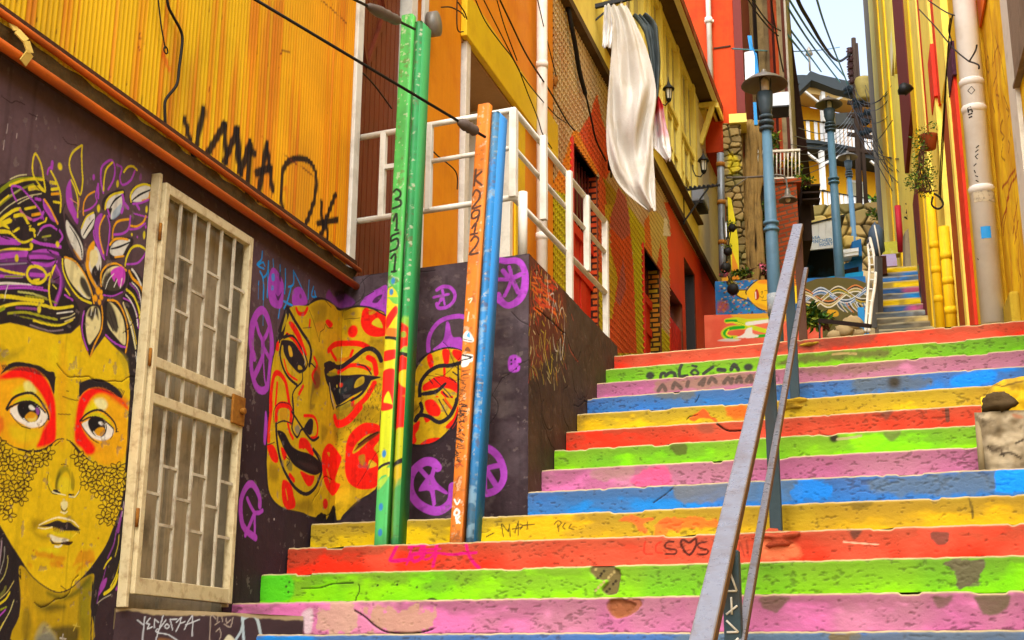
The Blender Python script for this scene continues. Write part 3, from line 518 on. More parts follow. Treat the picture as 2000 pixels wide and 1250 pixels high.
s.G('#eee8dc', '110,600 170,560 260,530 380,530 480,610 520,680 460,760 340,790 230,740 150,680'); s.G('#1a1618', '190,560 230,520 330,510 430,590 430,660 390,720 320,740 250,700 205,640'); s.G('#d89a10', '270,670 330,620 400,650 400,700 340,730 290,710'); s.G('#e0d060', '290,690 360,690 390,660 390,720 330,735', soft=8, a=.7); s.G('#e8e8e0', '310,560 340,550 380,590 350,605 320,590'); s.G('#8a4aa0', '385,580 420,590 425,640 400,650'); ln(8, '#e8e8e0', '255,690 300,735 370,735')
ln(30, K, '70,590 130,490 210,440 320,420 400,460 470,550 520,640 530,700'); s.G('#cfc410', '140,530 230,470 320,465 400,500 450,560 380,530 280,505 200,520'); ln(22, K, '150,550 240,515 340,515 420,560 490,630'); s.L(10, K, '120,640 180,720 250,780 330,800'); s.L(9, K, '520,690 470,760 420,795', taper=.5); s.L(26, K, '80,600 110,570 140,560')
# right eye
s.G(RD, '845,500 900,410 1000,360 1120,370 1230,430 1330,520 1365,600 1300,560 1180,470 1040,440 930,560 890,700 900,800 960,900 1100,1010 1060,1050 940,1080 880,1010 805,930 815,700', soft=26); s.G('#e8a80c', '930,600 1000,470 1120,430 1260,520 1350,640 1350,1000 1290,1160 1120,1190 1000,1110 1020,1000 930,860 880,740', soft=34, a=.9); s.G('#dccc10', '920,620 1010,500 1100,480 1080,580 960,630', soft=36); s.G('#e6e0a0', '1010,500 1100,480 1150,540 1120,600 1060,590', soft=24)
s.G('#d86010', '1180,480 1340,580 1360,500 1250,420', soft=30, a=.6)
s.G(K, '850,460 855,300 870,310 960,275 1060,270 1160,310 1250,380 1300,460 1270,470 1180,400 1080,360 980,365 900,410', soft=4)
for i in range(34):
    t = i/33; x = 860+t*430; y = 320-50*math.sin(t*2.4)+t*150; s.L(7, K, [(x, y+40), (x+6+22*t, y-25-12*rs.random())], 1, taper=.4)
s.G('#eee8dc', '880,760 930,720 1010,690 1120,720 1210,800 1210,860 1140,920 1050,920 960,870'); s.G('#1a1618', '945,720 1000,670 1080,680 1140,760 1130,850 1080,890 1010,870 960,800'); s.G('#d89a10', '1010,840 1050,790 1110,790 1120,840 1070,885'); s.G('#e8e8e0', '1050,735 1080,725 1110,750 1080,765'); ln(7, '#e8e8e0', '1000,830 1040,880 1080,885', '1125,750 1130,800')
ln(24, K, '860,720 920,650 1010,605 1090,610 1170,670 1230,750 1245,830'); s.G('#cfc410', '925,670 1010,630 1090,640 1170,710 1220,790 1160,730 1070,675 990,670'); ln(18, K, '880,720 960,680 1060,680 1150,740 1215,800'); s.L(16, K, '865,740 920,830 1000,920 1060,950', taper=.5); s.L(9, K, '1215,810 1200,880 1180,910'); ln(7, K, '1235,830 1265,830', '1240,815 1255,800')
ln(4, '#7a5a10', '680,460 770,490 840,500', '630,645 760,650', '720,400 740,405')
# mask edge
ln(13, K, '-20,890 80,960 200,1015 330,1035 460,1020 560,960 620,915 690,908', '720,915 790,960 880,1060 980,1150 1080,1205 1200,1215 1340,1170'); ln(22, K, '200,1020 330,1042 460,1030 560,970', '760,940 840,1030 900,1090'); s.L(12, '#5a1a10', '590,980 650,930'); s.L(10, '#5a1a10', '790,970 830,1040 870,1110')
# lace of small petals
T(s, 0, 860, 5.436)
def lace(poly, n, seed, c='#3a1c0c'):
    q = np.array(pp(poly)); rs = random.Random(seed); k = 0; done = []
    while k < n:
        x = rs.uniform(q[:, 0].min(), q[:, 0].max()); y = rs.uniform(q[:, 1].min(), q[:, 1].max()); ins = False
        for (x0, y0), (x1, y1) in zip(q, np.roll(q, -1, 0)):
            if (y0 > y) != (y1 > y) and x < (x1-x0)*(y-y0)/(y1-y0)+x0: ins = not ins
        if not ins or any(math.hypot(x-a, y-b) < 84 for a, b in done):
            k += .02; continue
        done.append((x, y)); k += 1; a0 = rs.uniform(0, 6.28)
        for j in range(5):
            a = a0+j*1.257; ca, sa = math.cos(a), math.sin(a)
            def r(u, v): return (x+ca*u-sa*v, y+sa*u+ca*v)
            s.L(12, c, [r(4, 0), r(32, 20), r(66, 15), r(80, 0), r(66, -15), r(32, -20), r(4, 0)], 3)
            s.G('#d6ba18', [r(14, 0), r(34, 10), r(60, 8), r(70, 0), r(60, -8), r(34, -10)], a=.9)
        s.L(6, c, [(x, y), (x+8, y+30)], 1)
lace('-20,20 60,60 200,130 400,150 530,110 540,260 400,250 380,330 290,420 280,580 250,660 140,680 120,790 50,850 -20,700', 46, 1); lace('800,100 880,200 1000,280 1180,310 1330,290 1320,500 1270,720 1200,880 1140,920 1090,800 1040,560 940,470 880,280', 40, 2)
# nose and mouth
OL = '#4a4408'
s.G('#8a8210', '600,520 600,400 650,290 730,280 760,400 720,330 660,380 630,500', soft=22, a=.85); s.G('#5a520c', '590,500 610,400 650,330 640,420 610,520', soft=14, a=.8); s.G('#d8c820', '640,400 720,390 780,500 700,570 620,520', soft=24, a=.7); s.G('#7a7010', '770,330 800,420 790,530 760,500', soft=12, a=.7)
s.L(13, OL, '520,350 505,420 520,490 560,560 610,575', taper=.4); s.L(13, OL, '850,380 872,450 850,540 800,600 740,600', taper=.4); s.G(K, '565,530 600,520 650,560 590,555', soft=3); s.G(K, '730,570 790,570 790,585 740,585', soft=3); ln(11, '#e8e4b0', '560,545 620,565 700,580', '740,595 800,600 845,540'); s.L(9, '#5a3a08', '660,255 700,255 735,272', taper=.5); s.L(20, '#d8cc20', '530,380 530,470 560,530', a=.7)
s.L(46, '#d8c878', '680,640 685,740', soft=.5); s.G('#e4dca0', '650,660 715,650 720,700 690,740 660,720', soft=10); s.L(14, K, '650,700 660,735 690,750 715,725', taper=.4); s.L(16, '#ece4b0', '650,760 690,775 715,755')
s.G('#5a4808', '340,860 460,840 440,900 370,960 420,1000 540,1020 480,1060 380,1000', soft=60, a=.6); s.G('#8a7a10', '720,780 800,860 740,880 690,800', soft=30, a=.5)
s.L(16, '#eee6b8', '420,900 520,850 610,820 690,830 780,860 840,920', taper=.3); s.G(K, '425,910 510,885 610,850 680,870 740,865 800,910 862,955 800,960 700,960 620,935 560,920 480,920'); s.L(12, '#e8e0b0', '410,925 470,940 560,920'); s.L(12, '#e8d040', '860,955 800,1000 760,1040', taper=.4)
for i in range(16):
    x = 570+i*17; s.L(6, K, [(x, 920+8*math.sin(i)), (x+10+i, 965+24*math.sin(i*.5))], 1, taper=.4)
s.G('#e4dec0', '540,1000 620,1030 690,1040 740,1060 690,1080 590,1080 550,1050', soft=8); s.G('#3a2410', '545,1045 580,1085 640,1090 690,1075 780,1075 740,1115 640,1105 560,1100', soft=4); s.L(20, '#f0ecd0', '590,1125 630,1130 660,1115'); s.G('#dcd010', '480,960 760,990 760,1040 560,1000', soft=30, a=.6)
s.G('#d8d010', '420,1150 640,1150 600,1200 450,1190', soft=40, a=.7)
T(s, 0, 1020, 5.436)
for q in ('390,320 500,330 560,350 520,370 400,350', '540,440 620,420 680,480 600,470', '860,310 950,300 1010,350 1000,420 880,440 780,480 800,400', '300,440 350,440 340,470', '560,350 740,370 640,420', '830,540 850,460 960,420'): s.G('#c8500c', q, soft=26, a=.45, rag=.03)
for x, y in ((870, 310), (360, 300), (1050, 170)): s.dot(14, '#a83c0c', x, y, a=.6)
s.L(6, '#5a3a10', '650,675 710,725', 1)
T(s, 0, 0, 1); s.L(2.6, K, FACE[16:]+[FACE[-1]], 2, a=.9)
# ---- masked head painted round the corner, left part on this wall
def stars(s):
    T(s, 460, 470, 5.433)
    cy = '#1591dc'
    for w_, q in ((22, '285,115 275,200 230,255 300,300'), (20, '240,260 290,230 310,270'), (30, '260,330 290,390 300,500 295,620'), (26, '350,220 345,300 330,360 300,390'), (22, '350,310 340,600'), (18, '400,200 405,280'), (22, '480,260 485,400'), (20, '540,300 540,430 530,560'), (20, '470,500 520,510'), (22, '620,320 620,460 570,490'), (18, '630,340 680,450 730,560'), (24, '600,480 560,640 520,720'), (24, '520,640 610,690'), (20, '480,680 460,820'), (16, '775,420 765,620'), (20, '820,490 800,580 830,600 850,600'), (26, '830,540 840,600'), (18, '245,430 240,470'), (4, '240,460 240,620'), (4, '295,620 290,900')): s.L(w_, cy, q)
    s.G(V, '350,420 380,300 430,300 510,420 520,560 500,700 450,720 380,680 350,560', soft=4); s.G('#1591dc', '385,360 415,350 420,420 390,425', a=.8); s.G(K, '470,360 490,330 490,430 475,420', a=.8); s.G('#1591dc', '385,480 410,480 410,520 385,525', a=.7); s.G(K, '430,560 460,590 500,545 460,640', a=.8)
    s.G(V, '615,680 610,560 640,500 700,500 750,600 755,670 680,700', soft=4); s.dot(26, '#7a3a70', 690, 590)
    s.L(90, V, '200,1240 160,1100 170,900 220,780 290,740 350,850 385,1000 390,1180', soft=.2); T(s, 450, 450, 2.083)
    s.L(32, V, '88,480 90,400 110,335 140,330 165,400 165,520 150,640 110,640 85,560 88,480', soft=.2); s.L(22, V, '105,380 130,450 160,390', 2); s.L(30, V, '130,450 130,520 95,600', 2); s.L(10, V, '135,520 140,600 148,640', 2); s.L(22, V, '130,470 160,520', 2)
    s.G(V, '135,860 142,740 150,760 150,860', soft=3)
    s.L(30, V, '100,1250 50,1200 45,1100 70,1040 95,1035 118,1080 120,1120', soft=.2); s.L(18, V, '70,1090 100,1150 130,1140', 2); s.L(20, V, '100,1150 60,1240', 2); s.L(16, V, '100,1160 98,1230', 2)
    T(s, 460, 470, 5.433); s.G('#8a3f96', '950,600 990,520 1050,600 1150,560 1250,640 1250,700 1120,720 1000,640', soft=14, a=.9); s.G(K, '1050,540 1130,530 1160,600 1100,660 1060,610', soft=24, a=.8)
MY, MR = '#cda60e', '#ee1c08'
def mask(s):
    t = lambda q, o: [(x/o[2]+o[0], y/o[2]+o[1]) for x, y in pp(q)]
    A1, A2 = (500, 560, 5.207), (500, 780, 5)
    T(s, 0, 0, 1)
    s.G(K, t('120,1250 140,1000 160,800 200,600 240,420 310,200 350,200 520,180 600,110 720,130 850,220 1040,190 1190,220 1330,300 1330,700', A1)+t('1200,300 1200,830 1000,1010 830,1190 600,1190 540,1165 450,1105 380,1100 260,1075 160,1000 105,850 90,560 110,300', A2))
    s.G(MY, t('146,1200 147,1000 175,760 235,540 290,500 350,215 520,195 545,180 620,140 700,140 790,190 850,245 1040,210 1190,235 1330,310 1335,700', A1)+t('1200,300 1200,810 990,990 850,1130 800,1180 560,1145 470,1105 380,1085 270,1060 180,990 125,880 108,640 112,500 120,300', A2))
    T(s, *A1)
    for q, sf in (('560,200 700,180 700,330 600,380 580,280', 40), ('600,700 700,720 680,1000 560,1200 560,1050', 60), ('870,240 1020,230 1030,320 900,330', 30), ('1150,560 1290,540 1290,700', 40)): s.G('#8a6a10', q, soft=sf, a=.55)
    s.G('#d8a818', '620,450 780,420 860,560 780,640 640,640 570,560', soft=50, a=.7); s.G('#d08a18', '590,380 680,350 690,440 620,460', soft=30, a=.7)
    # red stencil marks
    s.L(44, MR, '415,225 440,270 490,275 520,220', soft=.2); s.L(34, MR, '545,340 540,400'); s.G(MR, '700,360 730,330 780,380 750,420', soft=6); s.dot(60, MR, 985, 455, ry=66, soft=.15)
    s.L(90, MR, '1120,260 1110,380 1180,460 1300,460 1330,430', soft=.15); s.G(MR, '1100,240 1220,250 1330,300 1330,450 1250,490 1130,440 1080,330'); s.G('#d8c020', '1180,380 1245,320 1290,420'); s.L(16, '#d89a18', '1160,280 1190,260'); s.G('#d8b018', '1150,250 1230,255 1170,290', a=.5)
    s.L(60, MR, '740,650 800,590 900,575 1050,580 1140,620', soft=.15); s.L(50, MR, '760,640 790,700 820,740'); s.L(34, MR, '980,650 960,700'); s.G(MR, '820,740 1000,700 900,760', a=.5, soft=14)
    s.G(MR, '340,370 380,360 440,450 480,560 520,700 480,660 420,520'); s.L(40, MR, '320,480 400,550 470,680', soft=.2); s.L(26, MR, '290,740 330,880 420,950'); s.G(MR, '215,570 240,560 235,650 205,640'); s.L(60, MR, '150,1260 160,1050 190,900 240,880 300,960 320,1060 340,1200 360,1260', soft=.2); s.L(40, MR, '220,980 210,1100 200,1200'); s.L(40, MR, '480,1010 440,1090'); s.L(40, MR, '590,720 620,800 570,900 600,980'); s.G('#a02010', '590,830 650,820 640,1020 590,1020', soft=20, a=.6)
    s.L(46, MR, '840,870 960,800 1080,810 1150,840', soft=.2); s.L(60, MR, '1140,720 1200,760 1220,880', soft=.2); s.L(60, MR, '1010,1230 1120,1130 1200,980', soft=.2); s.L(40, MR, '985,1140 980,1200')
    # black outlines
    s.L(46, K, '340,230 400,340 470,460 540,580 560,680 540,800', soft=.15); s.L(34, K, '320,260 290,370 250,500 245,560'); s.G(K, '330,210 300,300 270,440 330,330 345,280', a=1); s.G('#b8a020', '315,270 320,340 270,460 280,380', soft=4)
    s.G(K, '270,560 300,540 380,560 440,640 490,740 500,840 440,880 360,800 300,700'); s.L(34, K, '270,560 250,680 280,820 340,930 420,1000', soft=.2); s.L(26, K, '290,520 380,500 450,600 520,760 500,840 440,870'); s.G('#d8a828', '335,600 360,620 375,700 350,710 335,650'); s.G('#c8a020', '430,800 460,810 470,840 430,840'); s.L(16, '#c8a838', '280,600 290,700 340,820 420,890'); s.L(14, '#b8a890', '470,620 500,740 490,800', taper=.5); s.L(20, K, '330,480 300,500 250,540')
    s.L(50, K, '700,800 760,780 850,820 960,750 1090,650 1170,630 1240,680 1270,750', soft=.12); s.L(70, K, '720,840 800,800', soft=.2); s.G(K, '690,850 720,820 760,880 900,900 1050,890 1150,900 1270,920 1150,960 1090,1050 960,1120 860,1190 820,1200 780,1080 720,980'); s.G('#9a8a18', '720,890 770,870 830,890 760,910', soft=8); s.L(16, K, '1030,790 1110,810 1170,890'); s.G('#b8981c', '1020,950 1090,910 1090,980 1000,1030'); s.G('#2c3434', '850,990 980,930 960,1040 850,1100', soft=20, a=.8); s.dot(24, '#d83018', 860, 1000); s.dot(16, '#e0c840', 828, 1010)
    s.L(26, K, '740,960 760,1120 790,1240'); s.L(30, K, '820,1230 960,1160 1080,1080 1160,940'); s.L(16, '#c8b090', '750,980 770,1120 810,1230', taper=.3); s.G('#a8901c', '820,1240 900,1190 960,1160 950,1220 860,1260')
    s.L(22, K, '470,860 470,960 400,1040 370,1120 380,1260'); s.L(20, K, '545,790 560,780 600,820'); s.G(K, '590,880 640,900 660,1000 590,1060 560,1180 600,1200 570,1260 540,1240', soft=20, a=.5)
    s.L(7, '#3a2a10', '540,240 580,350 620,480 645,560', 2); s.L(8, '#2a1c10', '640,560 650,460 690,430 700,380 730,420 780,420', 1); s.L(5, '#4a3410', '900,330 1060,320', 1); s.L(5, '#4a3410', '480,420 560,415', 1); s.L(8, '#2a1c10', '700,140 760,210', 1)
    rs = random.Random(3)
    for i in range(60):
        x = rs.uniform(1100, 1290); y = rs.uniform(980, 1240)
        if x+y > 2150: s.L(8, '#4a3c10', [(x, y), (x+rs.uniform(-14, 14), y+rs.uniform(10, 30))], 1, a=.6)
    T(s, 500, 780, 5)
    for q, sf in (('330,1050 520,980 560,1100 420,1080', 40), ('640,250 700,300 640,420', 30), ('790,100 1150,60 1100,200 900,260 790,420 760,300', 50), ('140,620 220,680 200,800 130,760', 40), ('900,1080 1100,880 1000,1000', 20)): s.G('#7a5e10', q, soft=sf, a=.6)
    s.G('#dcb418', '780,900 900,880 960,940 800,1050', soft=50, a=.8)
    rs = random.Random(9)
    for i in range(90):
        x = rs.uniform(770, 1190); y = rs.uniform(40, 330)
        if x+y > 1000: s.L(9, '#4a3c10', [(x, y), (x+rs.uniform(-16, 16), y+rs.uniform(10, 34))], 1, a=.55)
    for i in range(24): x = rs.uniform(780, 850); y = rs.uniform(300, 780); s.L(8, '#4a3810', [(x, y), (x+rs.uniform(-16, 16), y+rs.uniform(-20, 20))], 1, a=.6)
    s.L(60, MR, '150,-40 150,100 130,250 125,400', soft=.2, a=.9); s.L(66, MR, '200,200 210,80 270,50 340,90 340,220', soft=.2); s.G('#c89018', '240,110 300,100 310,190 240,200', soft=10, a=.8); s.G(MR, '110,450 170,450 215,560 205,620 150,590', soft=5)
    s.L(40, MR, '310,230 330,320 360,380'); s.G(MR, '430,380 500,390 560,500 550,560 480,480 420,480', soft=5); s.L(34, MR, '470,160 560,170 600,260 590,360 540,380'); s.L(26, MR, '500,430 460,480'); s.G(MR, '240,470 280,490 300,560 270,590'); s.L(50, MR, '330,740 370,790', soft=.2); s.G(MR, '430,700 520,740 570,750 550,830 510,850 470,800', soft=5)
    s.G(MR, '260,790 340,830 370,940 390,1000 380,1060 300,1070 255,980', soft=6); s.L(16, MY, '290,880 310,980', a=.8); s.dot(58, '#d81c10', 680, 1020, ry=52, soft=.15); s.G(MR, '720,430 650,500 640,640 670,820 730,930 770,930 820,830 770,790 830,600 820,540', soft=6); s.G(MY, '690,520 715,520 710,560', a=.8, soft=4); s.L(30, MY, '690,690 720,800', a=.5)
    s.G(MR, '870,560 880,420 940,310 1060,230 1200,250 1200,330 1100,340 990,420 940,520 1000,500 1190,320 1200,400 1150,480 1190,560 1190,830 1040,880 920,830 870,720', soft=6); s.G('#b87a18', '1000,560 1060,540 1060,640 1020,630', soft=8); s.G('#d8b020', '1100,670 1110,590 1180,640', soft=4); s.G('#6a3410', '950,510 1050,390 1190,310 1190,345 1080,420', soft=10); s.L(16, '#3a2010', '1000,440 1090,370 1190,320')
    s.L(80, MR, '770,180 800,240 900,200 1010,80', soft=.2)
    s.L(26, K, '360,-20 370,150 350,280 400,370 440,300 470,290'); s.L(28, K, '350,120 440,260 500,350 560,400 610,370', soft=.2); s.G(K, '470,270 520,190 555,210 550,320 520,350 480,310', soft=5); s.G('#c89820', '520,100 570,120 600,200 580,150', soft=8); s.G('#7a7a70', '375,280 410,250 430,300 400,340', soft=14, a=.8)
    s.L(11, K, '180,230 175,120 210,50 260,30 330,50 360,110'); s.L(18, K, '200,240 270,210 350,240', taper=.3)
    s.L(40, K, '200,240 205,400 230,560 290,720 380,860 490,925 580,860 630,740 635,660 600,560 560,490', soft=.12)
    s.G('#1f1718', '210,310 280,330 340,440 420,500 520,530 600,590 640,690 580,740 480,710 380,650 320,570 260,460'); s.G('#3a2a26', '400,600 560,640 600,690 500,680', soft=20, a=.8)
    s.G('#8a7a30', '300,600 350,620 350,700 310,680', soft=8); s.L(12, K, '290,560 330,600 300,650'); s.G('#201818', '590,1150 640,1110 690,1120 700,1160 760,1030 790,1170 800,1195 600,1195', rag=.02)
    s.L(8, '#c8a818', '125,880 190,1000 290,1060', a=.6); s.L(9, K, '100,450 180,420')
    s.L(14, K, '560,480 620,560 640,640')
mask_wall = s
stars(s); mask(s)
T(s, 500, 950, 4.1675); s.G('#33252a', '-60,300 20,500 200,700 430,500 430,300 160,260 60,100 -60,60', a=0)
for x, y in ((145, 268), (175, 1020)): s.dot(10, '#b8a8a0', x, y)
s.wear(3, nc=16)
# gate opening
GO = WL.off(.06)
ua = (GO.uv(262, 1160)[0]+GO.uv(319, 360)[0])/2; ub = (GO.uv(455, 1172)[0]+GO.uv(489, 462)[0])/2
gzb = (GO.uv(262, 1165)[1]+GO.uv(455, 1176)[1])/2; gzt = (GO.uv(319, 358)[1]+GO.uv(489, 460)[1])/2+.01
gu0, gu1 = ua-.0, ub+.03
s.cut(gu0, gu1, .26, gzt)
back = MB()
for a, b, c, d in ((-4.6, gu0, -1.6, 2.56), (gu1, .84, -1.6, 2.56), (gu0, gu1, -1.6, .262), (gu0, gu1, gzt, 2.56)): back.box(WL, a, b, c, d, -.22, -.028)
back.box(WL, -4.6, -2.95, -1.6, 2.56, -.03, .002)
back.col = '#4d3a3e'
# butt the reveal to the painted face
for a in (gu0, gu1): back.add([WL.pt(a, .26, -.03), WL.pt(a, gzt, -.03), WL.pt(a, gzt, .001), WL.pt(a, .26, .001)], [(0, 1, 2, 3)])
back.add([WL.pt(gu0, gzt, -.03), WL.pt(gu1, gzt, -.03), WL.pt(gu1, gzt, .001), WL.pt(gu0, gzt, .001)], [(0, 1, 2, 3)])
s.d += (fbm(s.Ug*2.2, s.Zg*2.2, 8)-.5)*.02
s.build('lower_wall', M_paint, lh, back); s.c = None
# boarded door behind the gate
b = MB(); rs = random.Random(2); u = gu0-.05
while u < gu1+.05:
    w_ = rs.uniform(.12, .34); b.box(WL, u, u+w_-.008, .2, gzt+.1, -.12, -.06+rs.uniform(-.012, .012)); u += w_
b.build('boarded_door', M_board, lh)
# gate
gt = MB(); Z = lambda x, y: WL.uv(x, y, .05)[1]; U_ = lambda x, y: WL.uv(x, y, .05)[0]
zb, zt = gzb, gzt-.01; sw = .037
gt.box(WL, ua, ua+sw, zb, zt, .03, .07); gt.box(WL, ub-sw, ub, zb, zt, .03, .07); gt.box(WL, ua+sw, ub-sw, zb, zb+.075, .031, .069); gt.box(WL, ua+sw, ub-sw, zt-.05, zt, .031, .069)
m1 = (Z(293, 715)+Z(460, 762))/2; m2 = (Z(297, 782)+Z(455, 832))/2
gt.box(WL, ua+sw, ub-sw, m1-.025, m1+.025, .031, .069); gt.box(WL, ua+sw, ub-sw, m2-.025, m2+.025, .031, .069)
gate = gt.build('security_gate', M_gate, lh, bevel=.004); gate['label'] = 'cream barred iron gate'
bars = []; n = 5; gaps = [ua+sw+(ub-ua-2*sw)*i/(n+1) for i in range(n+2)]
for i in range(1, n+1):
    for a, c in ((zb+.07, m2-.024), (m2+.024, m1-.024), (m1+.024, zt-.049)):
        q = MB(); q.box(WL, gaps[i]-.0065, gaps[i]+.0065, a, c, .042, .056); q.build('bar', M_bar, gate)
T2 = lambda x, y, o: (x/o[2]+o[0], y/o[2]+o[1])
for o, L_ in (((0, 250, 2.5), ((0, 820, 735), (1, 897, 640), (1, 878, 900), (2, 955, 805), (3, 1022, 708), (3, 1005, 965), (4, 1078, 870), (5, 1143, 778), (5, 1130, 1022))), ((0, 700, 2.272), ((0, 682, 600), (1, 757, 487), (1, 742, 745), (2, 812, 630), (3, 880, 520), (3, 865, 770), (4, 930, 658), (5, 996, 550), (5, 983, 793)))):
    for g, x, y in L_:
        z = Z(*T2(x, y, o)); cr = MB(); cr.box(WL, gaps[g]+.008, gaps[g+1]-.008, z-.007, z+.007, .042, .056); cr.build('crossbar', M_bar, gate)
q = MB(); q.box(WL, ub-.14, ub-.01, (m1+m2)/2-.075, (m1+m2)/2+.08, .07, .085); q.tube([WL.pt(ub-.055, (m1+m2)/2, .085), WL.pt(ub-.055, (m1+m2)/2, .11)], .018, 10); q.build('lock_plate', M_rust, gate, bevel=.004)
for z in (zt-.25, m1+.02, zb+.35):
    q = MB(); q.tube([WL.pt(ua-.01, z-.05, .06), WL.pt(ua-.01, z+.035, .06)], .008, 8); q.build('hinge', M_rust, gate)
q = MB(); q.box(WL, ua-.032, ua-.006, .285, gzt+.03, .0, .05); q.box(WL, ub+.004, ub+.022, .33, gzt-.0, .001, .04); q.build('gate_jamb', M_gate, lh, bevel=.004)
b = MB(); b.box(WL, gu1-.004, gu1-.0005, .262, gzt, -.125, -.004); b.box(WL, gu0, gu1-.004, gzt-.004, gzt-.0005, -.125, -.004); b.build('reveal', M_conc, lh)
# threshold ledge with scratched names
_a = WL.pt(WL.uv(222, 1215)[0], 0); _b = FF(5.975).pt(FF(5.975).uv(592, 1215)[0], 0); _n = np.cross(_b-_a, (0, 0, 1)); PL = Fr(_b, _b-_a, _n if _n[0] > 0 else -_n); tl_ = float(np.linalg.norm(_b-_a))
s = Surf(PL, -tl_, 0, -.3, .285, .005, '#3e2d30', rz=.004); s.c *= (.7+.6*fbm(s.Ug*3, s.Zg*5, 2))[..., None]
T(s, 240, 1150, 6.25); ch = '#b9bcc0'
for q in ('180,380 255,440', '275,340 250,520 240,640', '335,360 290,420 330,430 300,490 360,465', '390,370 390,475', '390,370 440,410', '495,325 460,450 400,640', '530,380 440,500', '580,370 610,500', '580,375 660,370', '655,410 715,350 700,420 760,400', '700,420 650,520', '755,495 845,325 850,575', '770,440 930,375', '440,540 560,560 680,640'): s.L(13, ch, q, 2)
s.L(13, ch, '540,430 515,460 540,485 570,460 540,430'); s.L(14, ch, '425,490 405,515 425,530 440,505')
gr = '#9a8a7c'
for q in ('1060,640 1065,350 1090,320 1130,370', '1150,400 1160,320 1200,310', '1120,440 1180,400', '1210,340 1220,400', '1240,430 1310,470 1340,350', '1260,360 1270,420 1310,380', '1180,480 1200,560 1180,620', '1140,520 1170,490', '940,310 985,330 1015,290'): s.L(9, gr, q, 2)
s.L(34, '#a8b8bc', '1380,620 1440,520 1460,420 1470,340', soft=.6); s.L(40, '#a8b8bc', '1455,350 1480,620', soft=.6); s.L(46, '#a8b8bc', '1470,360 1570,320 1650,380 1700,620', soft=.6); s.G('#c8c0a0', '1240,620 1290,560 1350,600 1360,640 1240,640', soft=10); s.G('#8a5a30', '450,600 600,620 620,650 440,650', soft=20, a=.7)
e = sstep(.262, .272, s.Zg+(fbm(s.Ug*9, s.Zg*0, 3)-.5)*.03); s.c = s.c*(1-e[..., None])+lin('#a08c68')*e[..., None]
bk = MB(); _c = WL.pt(np.dot(_b-WL.O, WL.U), 0); zz = np.array((0, 0, 1.))
bk.hexa([_a-zz*.3-PL.N*.012, _b-zz*.3-PL.N*.012, _c-zz*.3, _a-zz*.3, _a+zz*.282-PL.N*.012, _b+zz*.282-PL.N*.012, _c+zz*.282, _a+zz*.282]); bk.add([_a+zz*.285, _b+zz*.285, _b+zz*.282-PL.N*.05, _a+zz*.282-PL.N*.05], [(0, 1, 2, 3)]); bk.add([_b-zz*.3, _b+zz*.285, _b+zz*.285-PL.N*.03, _b-zz*.3-PL.N*.03], [(0, 1, 2, 3)]); bk.col = '#7a6a50'
s.d += (fbm(s.Ug*4, s.Zg*4, 9)-.5)*.02
s.build('threshold', M_paint, lh, bk)
# corrugated cladding
cu1 = WL.off(.03).uv(684, 300)[0]
s = Surf(WL.off(.03), -4.6, cu1, 2.52, 6.2, .005, '#d9960e', rz=.012)
st = fbm(s.Ug*22, s.Zg*.35, 5, 4)[..., None]; st2 = fbm(s.Ug*5, s.Zg*.7, 6, 4)[..., None]; n = fbm(s.Ug*3, s.Zg*3, 7)[..., None]
far = sstep(-1.2, .6, s.Ug)[..., None]
s.c = lin('#cea006')*(1-far)+lin('#d28a08')*far
s.c = s.c*(1-.6*sstep(.5, .72, st*.6+st2*.4))+lin('#c85806')*.6*sstep(.5, .72, st*.6+st2*.4); s.c = s.c*(1-.35*sstep(.58, .75, st2))+lin('#a05a10')*.35*sstep(.58, .75, st2)
s.c *= .85+.3*n
T(s, 0, 0, 2.841); sp = '#1a0f08'
for q in ('1025,665 1050,770 1070,890', '1070,890 1095,780 1125,610', '1135,880 1175,900', '1140,870 1245,690', '1245,690 1255,890', '1310,720 1320,900', '1245,900 1315,720', '1320,720 1330,960', '1385,790 1335,960', '1390,800 1370,1080', '1380,830 1410,850', '1480,800 1430,1100', '1480,810 1510,1050', '1420,960 1500,930'): s.L(50, sp, q, 2, soft=.6, a=.97)
s.L(38, sp, '1575,1240 1560,1080 1575,930 1640,880 1720,900 1755,990 1740,1120 1690,1260', soft=.55, a=.97); s.dot(34, sp, 1130, 620, soft=.8, a=.8)
for q in ('1780,1120 1790,1260', '1760,1240 1870,1220', '1860,1080 1790,1260', '1780,1320 1860,1380', '1800,1260 1760,1340', '1810,1250 1815,1340'): s.L(36, sp, q, 2, soft=.5, a=.97)
ln(8, '#5a240c', '1450,760 1560,850 1660,920 1740,975', '1780,0 1850,60 1920,130', '780,180 775,210 800,240', '1560,280 1610,290', a=.8)
for x, y in ((810, 225), (770, 250), (1140, 560), (1570, 275), (1610, 325), (1160, 480), (700, 870)): s.L(7, '#7a2c08', [(x, y), (x+rs.uniform(-20, 20), y+25)], 2)
ln(16, '#c8780c', '1575,1050 1590,1045 1592,1260'); s.L(40, '#d0480c', '905,300 935,380', soft=1, a=.6)
for z_ in (2.72, 3.5, 4.3):
    for i in range(42):
        u_ = -4.5+.136*i
        if u_ < cu1-.05: s.L(1, '#5a2408', [(u_, z_), (u_+.004, z_-rs.uniform(.01, .07))], 1, uv=True, wm=.009, taper=.6, a=.8)
s.d = .006*np.sin(s.Ug*2*math.pi/.034)
for u_ in (-3.4, -1.9, -.55, .45): s.d += .004*np.exp(-((s.Ug-u_)/.006)**2)
bk = MB(); bk.box(WL, -4.6, cu1-.02, 2.57, 6.2, -.22, .0); bk.col = '#a87010'
s.build('cladding', M_corr, lh, bk); s.c = None
b = MB(); ce = WL.uv(692, 300)[0]
b.box(WL, cu1, WL.off(.05).uv(701, 300)[0], 2.52, 6.2, -.2, .055); b.build('corner_board', M_white, lh, bevel=.006)
